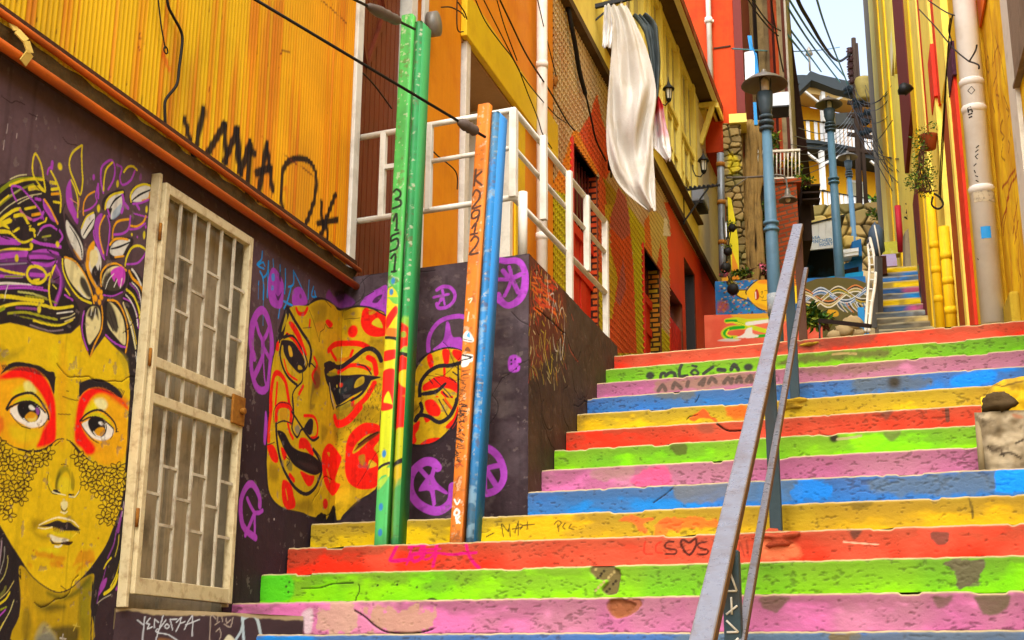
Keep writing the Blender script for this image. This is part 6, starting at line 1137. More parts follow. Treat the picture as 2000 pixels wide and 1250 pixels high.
q = MB(); q.bar(F.pt(*F.uv(1394, 95), .01), F.pt(*F.uv(1427, 90), .01), .02, .03); q.build('joint_strip', M_brown, rh)
wh = thing('timber_house', at(1480, 300, 26), 'old timber house of brown and rust boards behind the nearest lamp', 'house')
F = FV(1480, 120, 26, -8); q = MB(); rs = random.Random(3)
tones = [('#8c7850', 1447, 1462, 0), ('#7a6440', 1462, 1470, .08), ('#221812', 1470, 1478, -.1), ('#8a7650', 1478, 1490, .05), ('#7e6a48', 1490, 1500, .0), ('#8a3216', 1500, 1506, .1), ('#4a1c14', 1506, 1511, -.05), ('#a8451c', 1511, 1517, .06), ('#968460', 1517, 1526, .02), ('#5a2c20', 1526, 1532, .08), ('#b8b0a0', 1532, 1536, .1)]
for c_, x0, x1, o in tones:
    m_ = mat('board_'+c_[1:], c_, rough=.9, var=.45, sc=5, bump=.5, bsc=14, dirt='#2c2014', damt=.5, dsc=3, streak=.4); q = MB(); pbox(q, F, x0, x1, -260, 330, -3, o); q.build('board', m_, wh)
q = MB(); pbox(q, F, 1447, 1600, -275, -260, -3, .4); q.build('roof', M_sof, wh)
# balcony with flower pots
BF = FV(1520, 320, 25, -14); q = MB(); pbox(q, BF, 1478, 1563, 347, 353, -1.2, .02); pbox(q, BF, 1478, 1563, 293, 297, -.04, .02); bal = q.build('balcony', M_white, wh)
for i in range(12):
    x = 1480+i*7.4; q = MB(); q.tube([BF.pt(*BF.uv(x, 292), -.01), BF.pt(*BF.uv(x, 350), -.01)], .013, 6); q.build('baluster', M_white, bal)
M_leaf = [mat('leaf_green_a', '#3f6a1c', rough=.6, var=.4, sc=8, bump=0), mat('leaf_green_b', '#24481a', rough=.6, var=.4, sc=8, bump=0), mat('leaf_green_c', '#7a8a24', rough=.6, var=.4, sc=8, bump=0)]
M_fl = mat('yellow_flower', '#d8b80c', rough=.6, bump=0)
def cloud(cx, cy, cz, rx, ry, rz, n, seed):
    rs = random.Random(seed); out = []
    while len(out) < n:
        a, b, c = rs.uniform(-1, 1), rs.uniform(-1, 1), rs.uniform(-1, 1)
        if a*a+b*b+c*c < 1: out.append((cx+a*rx, cy+b*ry, cz+c*rz))
    return out
def plant(name, label, p, r, n, size, seed, mats=None, cat='plant', group=None, stems=True):
    t = thing(name, (p[0], p[1], p[2]-r[2]), label, cat, group); q = MB(); rs = random.Random(seed); pts = []
    for k in range(max(3, n//60)): 
        c = (p[0]+rs.uniform(-.6, .6)*r[0], p[1]+rs.uniform(-.6, .6)*r[1], p[2]+rs.uniform(-.5, .6)*r[2]); s_ = rs.uniform(.35, .6); pts += cloud(*c, r[0]*s_, r[1]*s_, r[2]*s_, 60, seed+k)
    q.leaves(pts, size, seed, 0, len(mats or M_leaf)); q.build('foliage', mats or M_leaf, t)
    if stems:
        q = MB()
        for k in range(5): q.tube([(p[0]+rs.uniform(-.1, .1), p[1], p[2]-r[2]), (p[0]+rs.uniform(-.3, .3)*r[0], p[1], p[2]), (p[0]+rs.uniform(-.7, .7)*r[0], p[1]+rs.uniform(-.5, .5)*r[1], p[2]+rs.uniform(.2, .6)*r[2])], [.02, .013, .006], 6)
        q.build('stem', M_brown, t)
    return t
plant('flowering_plant', 'leafy pot plant with yellow flowers on the white railed balcony', at(1542, 322, 25.2), (.24, .2, .2), 300, .09, 2, M_leaf+[M_fl, M_fl], group='plants on the balcony')
plant('climbing_plant', 'loose climbing plant behind the balcony railing near the lamp', at(1508, 290, 25.3), (.14, .15, .45), 260, .09, 5, group='plants on the balcony')
plant('roof_plant', 'green weeds spilling over the top of the brick pillar', at(1575, 352, 24.8), (.22, .2, .1), 180, .08, 8)
q = MB(); F = FV(1535, 450, 24.5, -14); pbox(q, F, 1508, 1563, 358, 640, -1.5, 0); pbox(q, F, 1506, 1565, 350, 358, -1.5, .04)
tag(q.build('brick_pillar', mat('orange_brick', '#b04c1e', rough=.9, var=.35, sc=5, bump=.5, brick=(.26, .085, .016, '#8c3414', '#6a4a34', (R(90), 0, R(14))))), 'weathered orange brick pillar behind the nearest lamp', 'pillar')
q = MB(); F = FV(1570, 420, 25.5, -14); pbox(q, F, 1562, 1584, 362, 470, -2, 0); [pbox(q, F, 1566, 1600, y, y+3, -.05, .3) for y in (370, 384, 397)]; tag(q.build('dark_wall', mat('dark_brown_wall', '#2e221c', rough=.9, var=.4, sc=4, bump=.3)), 'dark brown wall with metal bars beside the brick pillar', 'wall')
# maroon tower, shade on its side put into the cladding colour
F = FV(1540, 150, 29, -8); q = MB(); pprism(q, F, '1496,-280 1512,-280 1536,0 1577,291 1546,300 1520,150 1502,0', -5, 0)
tag(q.build('dark_house', mat('shaded_maroon_cladding', '#35211d', rough=.85, var=.45, sc=4, bump=.4, bsc=20, dirt='#1c1210', damt=.5, streak=.4)), 'tall narrow dark maroon house side against the sky', 'house')
# signs
t = thing('hanging_sign', at(1467, 165, 22.5), 'upright white and blue sign board on the timber house', 'sign'); F = FV(1467, 120, 22.5, -8)
q = MB(); pprism(q, F, '1454,102 1474,98 1474,165 1456,165', -.05, 0); q.build('panel', mat('white_sign', '#d4dae0', rough=.5, var=.15, sc=9, bump=.05), t); q = MB(); pprism(q, F, '1460,70 1468,70 1471,98 1478,105 1482,140 1474,165 1474,98 1464,98', -.04, .01); pprism(q, F, '1471,200 1477,200 1480,244 1473,244', -.04, .01); q.build('blue_edge', mat('sign_blue', '#1f86c4', rough=.5, var=.2, bump=.05), t)
F = FV(1525, 192, 23, -12); q = MB(); pbox(q, F, 1508, 1541, 180, 206, -.5, 0); t = tag(q.build('box_sign', mat('white_sign', '#d4dae0')), 'blank white box sign behind the hood of the nearest lamp', 'sign'); q = MB(); pbox(q, F, 1508, 1541, 206, 209, -.5, .01); q.build('edge', M_iron, t)
# stone ruin, yellow post, trunk, pots
M_stone = mat('rubble_stone', '#7a6644', rough=.95, var=.5, sc=3, bump=.7, bsc=20, dirt='#3a2e1c', damt=.6)
F = FV(1435, 420, 23, -12); s = Surf(F, F.uv(1418, 420)[0], F.uv(1454, 420)[0], F.uv(1435, 600)[1], F.uv(1435, 241)[1], .012, '#7a6644')
ct_, cd_ = cells(s.Ug*5.5+.5*fbm(s.Ug*3, s.Zg*3, 2), s.Zg*8, 6); s.c = lin('#9a8250')*(.35+.9*ct_[..., None]); jt = sstep(.18, .02, cd_); s.c *= (1-.8*jt)[..., None]; s.d = ct_*.05-jt*.06+(fbm(s.Ug*20, s.Zg*20, 4)-.5)*.02
T(s, 0, 0, 1); s.G('#d8c018', '1422,300 1440,306 1446,330 1424,340', a=.85, rag=.1, soft=3); s.mottle('#4a5a24', 4, .5, 9, thr=.6)
bk = MB(); bk.box(F, s.u[0]+.005, s.u[-1]-.005, s.z[0], s.z[-1]-.01, -.8, -.06); bk.col = '#5a4a30'; rz_ = s.build('stone_pier', M_paint, None, bk); tag(rz_, 'rough rubble stone pier with yellow painted blocks on top', 'pier')
q = MB(); pbox(q, F, 1424, 1458, 226, 243, -.5, .1); q.build('cap', M_yw, rz_)
F2 = F.off(.18); q = MB(); pprism(q, F2, '1421,384 1428,388 1436,430 1442,470 1444,545 1430,545 1424,460', -.08, 0); yp = tag(q.build('yellow_post', mat('lemon_paint', '#d6c80c', rough=.6, var=.2, bump=.1)), 'lemon yellow tapered post leaning on the stone pier', 'post'); q = MB(); pprism(q, F2, '1430,490 1441,520 1443,546 1430,546', .001, .015); q.build('orange_foot', M_opan, yp)
q = MB(); rs = random.Random(4)
for k in range(7):
    x = 1453+k*5.2; q.tube(spline([at(x-4+rs.uniform(-5, 3), 236, 23.5), at(x+rs.uniform(-5, 5), 320, 23.4), at(x+rs.uniform(-5, 5), 400, 23.3), at(x+rs.uniform(-4, 4), 480, 23.2), at(x+rs.uniform(-3, 6), 560, 23.1)], 5), [rs.uniform(.035, .06)*(1+.3*math.sin(i*1.3+k)) for i in range(21)], 8)
tag(q.build('gnarled_trunk', mat('old_bark', '#8a6e3c', rough=.95, var=.5, sc=6, bump=.8, bsc=18, dirt='#2c2010', damt=.6, dsc=4, streak=.4)), 'gnarled pale tree trunk beside the rubble stone pier', 'tree trunk')
F = FV(1475, 450, 25.2, -12); q = MB(); pbox(q, F, 1446, 1512, 240, 620, -.5, 0); tag(q.build('back_stone_wall', mat('dark_stone', '#4a4030', rough=.95, var=.5, sc=3, bump=.7, bsc=14, dirt='#1e1a12', damt=.6)), 'dark mossy stone wall behind the gnarled trunk', 'wall')  # even dark stone colour with darker blotches
plant('wall_ivy', 'dark ivy on the stone wall between trunk and lamp', at(1493, 460, 24.8), (.1, .1, .9), 380, .08, 15)
plant('wall_weeds', 'low weeds growing at the foot of the gnarled trunk', at(1458, 530, 22.4), (.26, .15, .12), 200, .08, 16)
dp_ = thing('grey_downpipe', at(1410, 500, 22.3), 'dented grey metal downpipe at the end of the cream wall', 'pipe'); q = MB(); q.tube([at(1407, 300, 22.3), at(1409, 400, 22.3), at(1411, 500, 22.3), at(1412, 540, 22.3)], .065, 12); q.build('pipe', mat('zinc', '#7c8288', rough=.45, var=.35, sc=6, bump=.15, metal=.4, dirt='#4a4c4c', damt=.5), dp_); q = MB(); [q.tube([at(x, y, 22.3), at(x, y+8, 22.3)], .078, 12) for x, y in ((1407, 318), (1409, 392), (1411, 470))]; q.build('bracket', M_rust, dp_)
for i, (x, y, r, lb) in enumerate(((1430, 445, .07, 'topmost small dark pot on the cord beside the yellow post'), (1422, 491, .075, 'second dark pot from the top on the cord beside the yellow post'), (1417, 523, .09, 'large dark pot with pink flowers on the cord by the cream wall'), (1432, 565, .1, 'lowest hanging pot with a tuft of moss in front of the mural'))):
    c = at(x, y, 20.9); t = thing('hanging_pot', c, lb, 'flower pot', 'dark pots hung on a cord'); q = MB(); q.blob(c, (r, r, r), 10, .12, 0, i); q.build('pot', mat('black_plastic', '#1e1e1c', rough=.6, var=.4, sc=20, bump=.3), t); q = MB(); q.leaves(cloud(c[0], c[1], c[2]+(r if i != 2 else -r*.9), r, r, r*.5, 50, i), .05, i, 0, 2); q.build('leaves', [M_leaf[2], M_leaf[1]] if i != 2 else [mat('pink_flower', '#d06a84', rough=.6, bump=0), M_leaf[1]], t)
q = MB(); q.tube(spline([at(1412, 425, 20.95), at(1416, 470, 20.95), at(1428, 445, 20.95), at(1421, 490, 20.95), at(1417, 525, 20.95), at(1424, 545, 20.95), at(1432, 570, 20.95)], 4), .008, 5); tag(q.build('pot_cord', M_black), 'thin cord carrying the small dark pots', 'cord')
plant('pink_flowers', 'small pink flowers above the sleeping face beside the nearest lamp', at(1494, 524, 21.7), (.08, .08, .12), 70, .06, 9, [mat('pink_flower', '#d06a84', rough=.6, bump=0)]*2+[M_leaf[1]])
# ---- yellow balconied house far up the hill
PV = at(1604, 300, 53); az_ = R(45); HU = np.array((math.sin(az_), math.cos(az_), 0)); HN = np.array((HU[1], -HU[0], 0)); HF = Fr((PV[0], PV[1], 0), HU, HN)
path = []; rc = 1.7
cen = np.array((PV[0], PV[1], 0))-HN*rc
for i in range(9):
    a = R(95)*(1-i/8); path.append((-math.sin(a), math.cos(a)))
def plan(o):
    out = [cen+HU*(p[0]*(rc+o))+HN*(p[1]*(rc+o)) for p in path]; out.insert(0, out[0]-HN*6); out.append(out[-1]+HU*16); return out
def sweep(m, o0, o1, z0, z1):
    A, B = plan(o0), plan(o1)
    for i in range(len(A)-1):
        a, b, c, d = A[i], A[i+1], B[i+1], B[i]; m.hexa([tuple(p)[:2]+(z0,) for p in (d, c, b, a)]+[tuple(p)[:2]+(z1,) for p in (d, c, b, a)])
HZ = lambda y: at(1604, y, 53)[2]
M_hy = mat('amber_house_paint', '#dca30e', rough=.7, var=.3, sc=1.2, bump=.1, dirt='#c8641a', damt=.5, dsc=.8); M_slate = mat('slate_trim', '#2c3438', rough=.7, var=.3, sc=3, bump=.3)
yh = thing('balcony_house', (PV[0], PV[1], HZ(440)), 'amber yellow colonial house with two white balconies above the kiosk', 'house')
q = MB(); sweep(q, -1.5, -1.2, HZ(470), HZ(185)); q.build('wall', M_hy, yh)
q = MB(); sweep(q, -1.2, .35, HZ(172), HZ(158)); sweep(q, -1.2, .1, HZ(158), HZ(150)); rf = q.build('roof', M_slate, yh)
q = MB(); A = plan(.35); top = cen+HU*2.5-HN*1.5; zt2 = HZ(128)
for i in range(len(A)-2): q.add([tuple(A[i])[:2]+(HZ(158),), tuple(A[i+1])[:2]+(HZ(158),), tuple(top)[:2]+(zt2,)], [(0, 1, 2)])
e0_, e1_ = A[-2], A[-1]; q.add([tuple(e0_)[:2]+(HZ(158),), tuple(e1_)[:2]+(HZ(158),), tuple(e1_-HN*4)[:2]+(zt2,), tuple(top)[:2]+(zt2,)], [(0, 1, 2, 3)]); q.build('roof_slope', M_slate, rf)
GF = FV(1600, 160, 51.2, -14); q = MB(); pprism(q, GF, '1552,176 1583,138 1632,158 1712,180 1712,192 1632,174 1585,156 1560,180', -.6, 0); pprism(q, GF, '1583,137 1720,168 1735,190 1712,181 1632,158', -.7, -.2); q.build('gable', M_slate, rf)
q = MB(); sweep(q, -1.2, .0, HZ(184), HZ(172)); q.build('eave_soffit', mat('cream_soffit', '#c8a868', rough=.8, var=.2), yh)
for nm, yt, yb in (('upper_balcony', 236, 276), ('lower_balcony', 372, 408)):
    q = MB(); sweep(q, -1.3, .05, HZ(yb+17), HZ(yb+2)); sweep(q, -1.3, .15, HZ(yb+8), HZ(yb+2)); sl = q.build(nm, M_slate, yh)
    q = MB(); sweep(q, -.06, .04, HZ(yt+2), HZ(yt)-.02); q.build('handrail', M_iron, sl)
    q = MB()
    P_ = plan(-.02); 
    for i in range(len(P_)-1):
        L_ = np.linalg.norm(P_[i+1]-P_[i]); n_ = max(1, int(L_/.2))
        for k in range(n_):
            p = P_[i]+(P_[i+1]-P_[i])*(k+.5)/n_; d_ = (P_[i+1]-P_[i])/L_; q.bar((p[0], p[1], HZ(yb+2)), (p[0], p[1], HZ(yt+2)), .15, .02, up=tuple(np.cross(d_, (0, 0, 1))))
    bo = q.build('balustrade', mat('white_balustrade', '#d2d4d6', rough=.6, var=.2, sc=3, bump=.1), sl); bo['kind'] = 'stuff'
M_hw = mat('white_timber', '#cfcfca', rough=.6, var=.15, sc=4, bump=.1)
for yt, yb in ((178, 236), (295, 372)):
    for x in ((1566, 1606) if yb == 372 else (1568, 1607)):
        p = HF.pt(HF.uv(x if x > 1590 else 1604, (yt+yb)/2)[0], 0, 0) if x > 1590 else plan(-.05)[4]
        q = MB(); q.box(Fr((p[0], p[1], 0), HU, HN), -.09, .09, HZ(yb), HZ(yt), -.09, .09); po_ = q.build('post', M_hw, yh)
        for sg in (-1, 1): q = MB(); q.bar((p[0], p[1], HZ(yt+26)), tuple((p+HU*sg*1.0)[:2])+(HZ(yt+2),), .09, .09); q.build('brace', M_hw, po_)
    for du in (3.4, 6.6, 9.8):
        p = HF.pt(du, 0, 0); q = MB(); q.box(Fr((p[0], p[1], 0), HU, HN), -.09, .09, HZ(yb), HZ(yt), -.09, .09); po_ = q.build('post', M_hw, yh)
        for sg in (-1, 1): q = MB(); q.bar((p[0], p[1], HZ(yt+26)), tuple((p+HU*sg*.9)[:2])+(HZ(yt+2),), .09, .09); q.build('brace', M_hw, po_)
for u, y0, y1 in ((1.5, 190, 236), (5.0, 190, 236), (2.6, 318, 372), (7.4, 318, 372)):
    q = MB(); q.box(HF, u-.5, u+.5, HZ(y1), HZ(y0), -1.2, -1.12); wf = q.build('window', M_hw, yh); q = MB(); q.box(HF, u-.38, u+.38, HZ(y1), HZ(y0+5), -1.12, -1.1); q.build('pane', M_win, wf)
plant('balcony_creeper', 'green creeper on the lower balcony of the amber house', at(1722, 400, 51), (.6, .5, .6), 240, .25, 21)
plant('hillside_bush', 'bright green bush on the rubble slope below the amber house', at(1722, 425, 38), (.5, .4, .35), 300, .16, 22)
# rubble slope
F = FV(1650, 450, 41, -14); s = Surf(F, F.uv(1556, 450)[0], F.uv(1760, 450)[0], F.uv(1650, 530)[1], F.uv(1650, 398)[1], .035, '#8a7448')
ct_, cd_ = cells(s.Ug*1.6, s.Zg*2.6, 4); s.c = lin('#a88c54')*(.45+.8*ct_[..., None]); jt = sstep(.16, .02, cd_); s.c *= (1-.8*jt)[..., None]; s.d = ct_*.12-jt*.12; s.mottle('#5c6a2c', .8, .5, 6, thr=.6); s.mottle('#b8901c', 1.1, .5, 7, thr=.62)
tag(s.build('rubble_wall', M_paint), 'tan rubble stone retaining wall under the amber balconied house', 'wall')
# ---- kiosk with the painted name
M_board2 = mat('white_boards', '#e6ecf0', rough=.6, var=.15, sc=5, bump=.15, dirt='#98a4b0', damt=.3)
kf = FV(1610, 480, 29, -14); kt = thing('kiosk', at(1610, 560, 29), 'small blue kiosk with a raised white board shutter and dark opening', 'kiosk')
q = MB()
bx = [(1573, 1585), (1585.5, 1599), (1599.5, 1613), (1613.5, 1634)]
for x0, x1 in bx: pprism(q, kf, '%f,%f %f,%f %f,%f %f,%f' % (x0, 441-(x0-1573)*.25, x1, 441-(x1-1573)*.25, x1, 489-(x1-1573)*.1, x0, 489-(x0-1573)*.1), -.06, 0)
sh = q.build('board_shutter', M_board2, kt)
for tx, x, y in (('CASA', 1577.5, 469), ('PINCHED', 1583.5, 476), ('HORTA', 1600.5, 481.5)):
    cu = bpy.data.curves.new('sign_lettering', 'FONT'); cu.body = tx; cu.size = .105; cu.extrude = .003; cu.space_character = 1.1
    o = bpy.data.objects.new('sign_lettering', cu); C.objects.link(o); p = kf.pt(*kf.uv(x, y), .008); tl = R(5)
    Um = kf.U*math.cos(tl)+np.array((0, 0, math.sin(tl))); Vm = -kf.U*math.sin(tl)+np.array((0, 0, math.cos(tl))); mm = Matrix.Identity(4)
    for i in range(3): mm[i][0], mm[i][1], mm[i][2], mm[i][3] = Um[i], Vm[i], kf.N[i], p[i]
    dg = bpy.context.evaluated_depsgraph_get(); me = bpy.data.meshes.new_from_object(o.evaluated_get(dg)); me.transform(mm); bpy.data.objects.remove(o); me.materials.clear(); link('sign_lettering', me, mat('lettering_blue', '#1283cc', rough=.6, var=.1, bump=0), sh)
q = MB(); pprism(q, kf, '1568,440 1634,423 1650,419 1650,423 1634,426 1568,443', -1.5, .03); q.build('roof', M_iron, kt)
q = MB(); pbox(q, kf, 1560, 1652, 425, 600, -1.6, -1.4); pbox(q, kf, 1556, 1574, 440, 600, -1.4, -.02); q.build('back_wall', mat('dark_reflecting_interior', '#14202c', rough=.5, var=.5, sc=2, bump=.1, dirt='#1c5a86', damt=.7, dsc=1.5), kt)  # dark of the opening and its blue reflection put into the back colour
q = MB(); pprism(q, kf, '1574,551 1640,537 1686,530 1686,556 1640,560 1574,562', -.5, .02); ct = q.build('counter', mat('bright_blue_paint', '#0f9cdc', rough=.6, var=.15, sc=4, bump=.1), kt)
T2_ = mat('magenta_paint', '#c02a8c', rough=.6, bump=0); q = MB(); q.bar(kf.pt(*kf.uv(1635, 552), .03), kf.pt(*kf.uv(1643, 548), .03), .05, .01); q.bar(kf.pt(*kf.uv(1641, 550), .03), kf.pt(*kf.uv(1648, 546), .03), .03, .01); q.build('painted_mark', T2_, ct)
q = MB(); pprism(q, kf, '1646,512 1686,496 1686,532 1646,540', -.9, -.2); pprism(q, kf, '1664,472 1682,466 1684,500 1664,502', -.6, .0); q.build('side_wall', mat('mid_blue_paint', '#1c6cb0', rough=.6, var=.3, sc=4, bump=.15), kt)
q = MB(); pprism(q, kf, '1646,490 1676,486 1676,500 1648,504', -.3, .1); pprism(q, kf, '1647,496 1676,492 1676,494 1647,498', .1, .12); q.build('awning_roll', M_board2, kt)
q = MB(); pprism(q, kf, '1650,524 1678,518 1678,532 1650,534', -.2, -.1); q.build('hatch', mat('shadow_black_paint', '#1c1614'), kt)
# bits in front
q = MB(); F = FV(1682, 620, 17.5, -12); pbox(q, F, 1677, 1690, 600, 660, -.06, 0); tag(q.build('blue_board', mat('sky_blue_board', '#2788c8', rough=.6, var=.25, sc=8, bump=.15)), 'short sky blue board standing at the foot of the white railing', 'board')
q = MB(); q.bar(at(1600, 626, 14.5), at(1700, 637, 14), .035, .045); q.bar(at(1601, 626, 14.5), at(1601, 665, 14.5), .02, .02); tag(q.build('low_rail', mat('dark_steel_rail', '#26201e', rough=.5, var=.3)), 'low dark steel rail in front of the green bush', 'rail')
plant('planter_bush', 'spiky green bush at the foot of the curling hair mural', at(1604, 622, 17.6), (.28, .22, .17), 420, .12, 31)
for i, (x, y, r) in enumerate(((1664, 632, .1), (1650, 646, .09), (1677, 650, .06), (1630, 656, .07))): q = MB(); q.blob(at(x, y, 16.5), (r*1.3, r, r), 12, .2, 0, i); tag(q.build('boulder', mat('pale_rock', '#a8946a', rough=.95, var=.4, sc=6, bump=.6, bsc=18)), ('largest', 'second largest', 'small right hand', 'small left hand')[i]+' pale rock below the curling hair mural', 'rock', 'rocks at the mural foot')
# upper stair flight with its white railing
us = thing('upper_staircase', at(1770, 630, 17.3), 'narrow far stairs with yellow and blue risers climbing the alley', 'stairs', kind='structure')
rows = [('#6a6a5c', '#a8a088'), ('#5a5c54', '#8a7c60'), ('#6c6654', '#c8b068'), ('#50606c', '#9aa0a0'), ('#2a5a8c', '#c0507c'), ('#d8b810', '#d8b810'), ('#5a6470', '#2080c0'), ('#2c5484', '#c0507c'), ('#d8b810', '#d8b810'), ('#2c6cae', '#3a7cb8'), ('#6a7078', '#2c6cae'), ('#d8b810', '#c8a810')]
yy = [640, 629, 618, 607, 595, 583, 572, 561, 549, 539, 531, 521]; dd = 17.3
for i, (cl_, cr_) in enumerate(rows):
    d0_ = 17.3+.36*i; xl, xr = 1716-2*min(i, 6)+max(0, i-8)*5, 1832-i*3.6; F = FV((xl+xr)/2, yy[i], d0_, -6); u0_, u1_ = F.uv(xl, yy[i])[0], F.uv(xr, yy[i])[0]; z1_ = F.uv((xl+xr)/2, yy[i])[1]
    s = Surf(F, u0_, u1_, z1_-.2, z1_, .014, cl_); f_ = sstep(u0_+(u1_-u0_)*.5, u0_+(u1_-u0_)*.75, s.Ug+.2*(fbm(s.Ug*4, s.Zg*9, i)-.5))[..., None]; s.c = s.c*(1-f_)+lin(cr_)*f_; s.mottle('#5a5444', 5, .7, i+30, thr=.52 if 'd8b' not in cl_ else .66); e_ = sstep(z1_-.02, z1_-.01, s.Zg)[..., None]; s.c = s.c*(1-.7*e_)+lin('#c0b48c')*.7*e_; s.d = (fbm(s.Ug*7, s.Zg*20, i)-.5)*.03
    bk = MB(); bk.box(F, u0_, u1_, z1_-.8, z1_-.004, -.5, -.02); bk.add([F.pt(u0_, z1_, 0), F.pt(u1_, z1_, 0), F.pt(u1_, z1_-.004, -.05), F.pt(u0_, z1_-.004, -.05)], [(0, 1, 2, 3)]); bk.col = '#7a705c'
    s.build('step', M_step, us, bk)
wr = thing('stair_railing', at(1700, 640, 17), 'white tubular railing with short rungs beside the far stairs', 'railing')
q = MB(); P1 = spline([at(1697, 648, 16.9), at(1702, 600, 17.3), at(1709, 555, 18), at(1710, 525, 18.7), at(1705, 490, 19.3), at(1699, 465, 19.8)], 4); P2 = spline([at(1690, 648, 16.9), at(1693, 600, 17.3), at(1696, 555, 18), at(1698, 525, 18.7), at(1697, 500, 19.3), at(1695, 478, 19.8)], 4)
q.tube(P1, .022, 8); q.tube(P2, .018, 8); q.build('tube', M_white, wr)
for i in range(1, len(P1)-1, 2): q = MB(); q.tube([P1[i], P2[i]], .012, 6); q.build('rung', M_white, wr)
q = MB(); pp_ = [at(x, y, 18.5) for x, y in ((1702, 640), (1715, 640), (1714, 560), (1713, 500), (1708, 500), (1708, 560))]; q.add(pp_+[p+np.array((.06, .1, 0)) for p in pp_], [(0, 1, 2, 3, 4, 5), (11, 10, 9, 8, 7, 6)]+[(i, 6+i, 6+(i+1) % 6, (i+1) % 6) for i in range(6)]); tag(q.build('stair_cheek_wall', mat('grey_concrete_wall', '#5c5a54', rough=.9, var=.4, sc=5, bump=.4)), 'grey concrete cheek wall along the far stairs', 'wall')
q = MB(); q.blob(at(1712, 470, 20.5), (.13, .12, .27), 12, .2, 0, 3); t = tag(q.build('hanging_bag', mat('blue_grey_tarp', '#3c4c5c', rough=.5, var=.4, sc=9, bump=.4, bsc=12)), 'crumpled blue grey plastic bag hung above the far stairs', 'bag')
q = MB(); q.tube([at(1708, 440, 20.4), at(1714, 470, 20.3), at(1719, 500, 20.3)], .012, 6); q.build('tie', M_white, t)
F = FV(1722, 520, 20.8, -6); q = MB(); pbox(q, F, 1708, 1732, 500, 535, -.3, 0); tag(q.build('rusty_drum', mat('rust_brown', '#5a3424', rough=.9, var=.5, sc=10, bump=.4)), 'rust brown bin at the head of the far stairs', 'bin')
F = FV(1728, 500, 24, -6); q = MB(); pbox(q, F, 1716, 1752, 505, 520, -.3, 0); pbox(q, F, 1718, 1750, 495, 505, -.35, -.05); tag(q.build('painted_block', mat('lilac_paint', '#a898b8', rough=.7, var=.35, sc=6, bump=.2, dirt='#a83020', damt=.5)), 'lilac and red painted block beyond the rusty bin', 'block')
F = FV(1735, 480, 25.5, -6); q = MB(); pbox(q, F, 1716, 1756, 472, 496, -.3, 0); tag(q.build('scribbled_wall', mat('scribble_yellow', '#b8b43c', rough=.8, var=.7, sc=9, bump=.2, dirt='#e0dcc0', damt=.8, dsc=5)), 'short yellow wall covered in pale scribbles', 'wall')
# ---- utility pole, transformer, wires
M_pole = mat('dark_pole_timber', '#3a2c22', rough=.85, var=.4, sc=6, bump=.3)
up = thing('utility_pole', at(1682, 470, 43), 'dark utility pole with crossarms, insulators and a drum transformer', 'utility pole'); q = MB(); P_ = lambda x, y: at(x, y, 43)
q.tube([P_(1681, 480), P_(1676, 300), P_(1667, 75)], [.11, .1, .08], 10); q.tube([P_(1696, 470), P_(1686, 300), P_(1673, 85)], [.07, .07, .05], 8); q.build('pole', M_pole, up)
for y in (200, 225, 248, 262, 292): q = MB(); q.bar(P_(1655, y), P_(1704, y+6), .12, .12); q.build('crossarm', M_pole, up)
for x, y in ((1660, 100), (1661, 116), (1661, 130), (1662, 144), (1664, 158)): q = MB(); q.lathe(P_(x, y), [(.02, .12), (.12, .1), (.06, .05), (.14, .0), (.07, -.05), (.12, -.1), (.0, -.12)], 10); q.build('insulator', mat('brown_glaze', '#3a1c18', rough=.3), up)
q = MB(); c = P_(1687, 172); q.lathe(c-np.array((0, 0, .5)), [(.0, 0), (.28, .02), (.3, .1), (.3, .75), (.26, .85), (.1, .9), (0, .92)], 16); q.build('transformer', mat('olive_drum', '#8c7c3c', rough=.6, var=.3, sc=5, bump=.2, dirt='#4a4220', damt=.4), up)
q = MB(); rs = random.Random(2)
for i in range(12): q.blob(P_(rs.uniform(1655, 1696), rs.uniform(172, 262)), (.16, .14, .12), 8, .4, 0, i)
q.build('cable_bundle', mat('tangled_cable', '#1e2a32', rough=.8, var=.6, sc=12, bump=.8, bsc=25), up)
for x in (1644,): q = MB(); pbox(q, FV(1650, 232, 46, -12), 1633, 1668, 220, 243, -.4, 0); q.build('junction_box', mat('dark_grey_box', '#30322e', rough=.7), up)
M_wb = mat('pale_blue_cable', '#5aa4c4', rough=.5, bump=0)
def wire(pts, r, m, label, group='wires strung from the utility pole', cat='wire', n=8):
    q = MB(); q.tube(spline(np.array(pts), n), r, 5, 0, False); return tag(q.build('overhead_wire', m), label, cat, group)
def bez(a, da, b, db, sag, k=5):
    A, B = at(*a, da), at(*b, db); return [A+(B-A)*t-np.array((0, 0, sag*4*t*(1-t))) for t in np.linspace(0, 1, k)]
wire([at(1545, -40, 24), at(1562, 8, 26), at(1583, 45, 29), at(1606, 85, 33), at(1626, 112, 38), at(1640, 119, 41), at(1652, 113, 42.5), at(1661, 104, 43)], .045, M_black, 'thick twisted black cable sagging across the sky to the pole')
for i, (a, b, c) in enumerate((((1593, -10), (1615, 60), (1656, 165)), ((1536, -10), (1590, 75), (1650, 150)), ((1524, -10), (1580, 80), (1640, 160)), ((1530, 40), (1560, 80), (1604, 140)), ((1538, 68), (1560, 95), (1580, 120)))):
    wire([at(*a, 26), at(*b, 33), at(*c, 43)], .026, M_wb, ('rightmost pale blue wire crossing the open sky', 'pale blue wire running just left of the black cable', 'second pale blue wire left of the black cable', 'faint pale blue wire above the slate roof', 'lowest pale blue wire beside the maroon house')[i])
rs = random.Random(7)
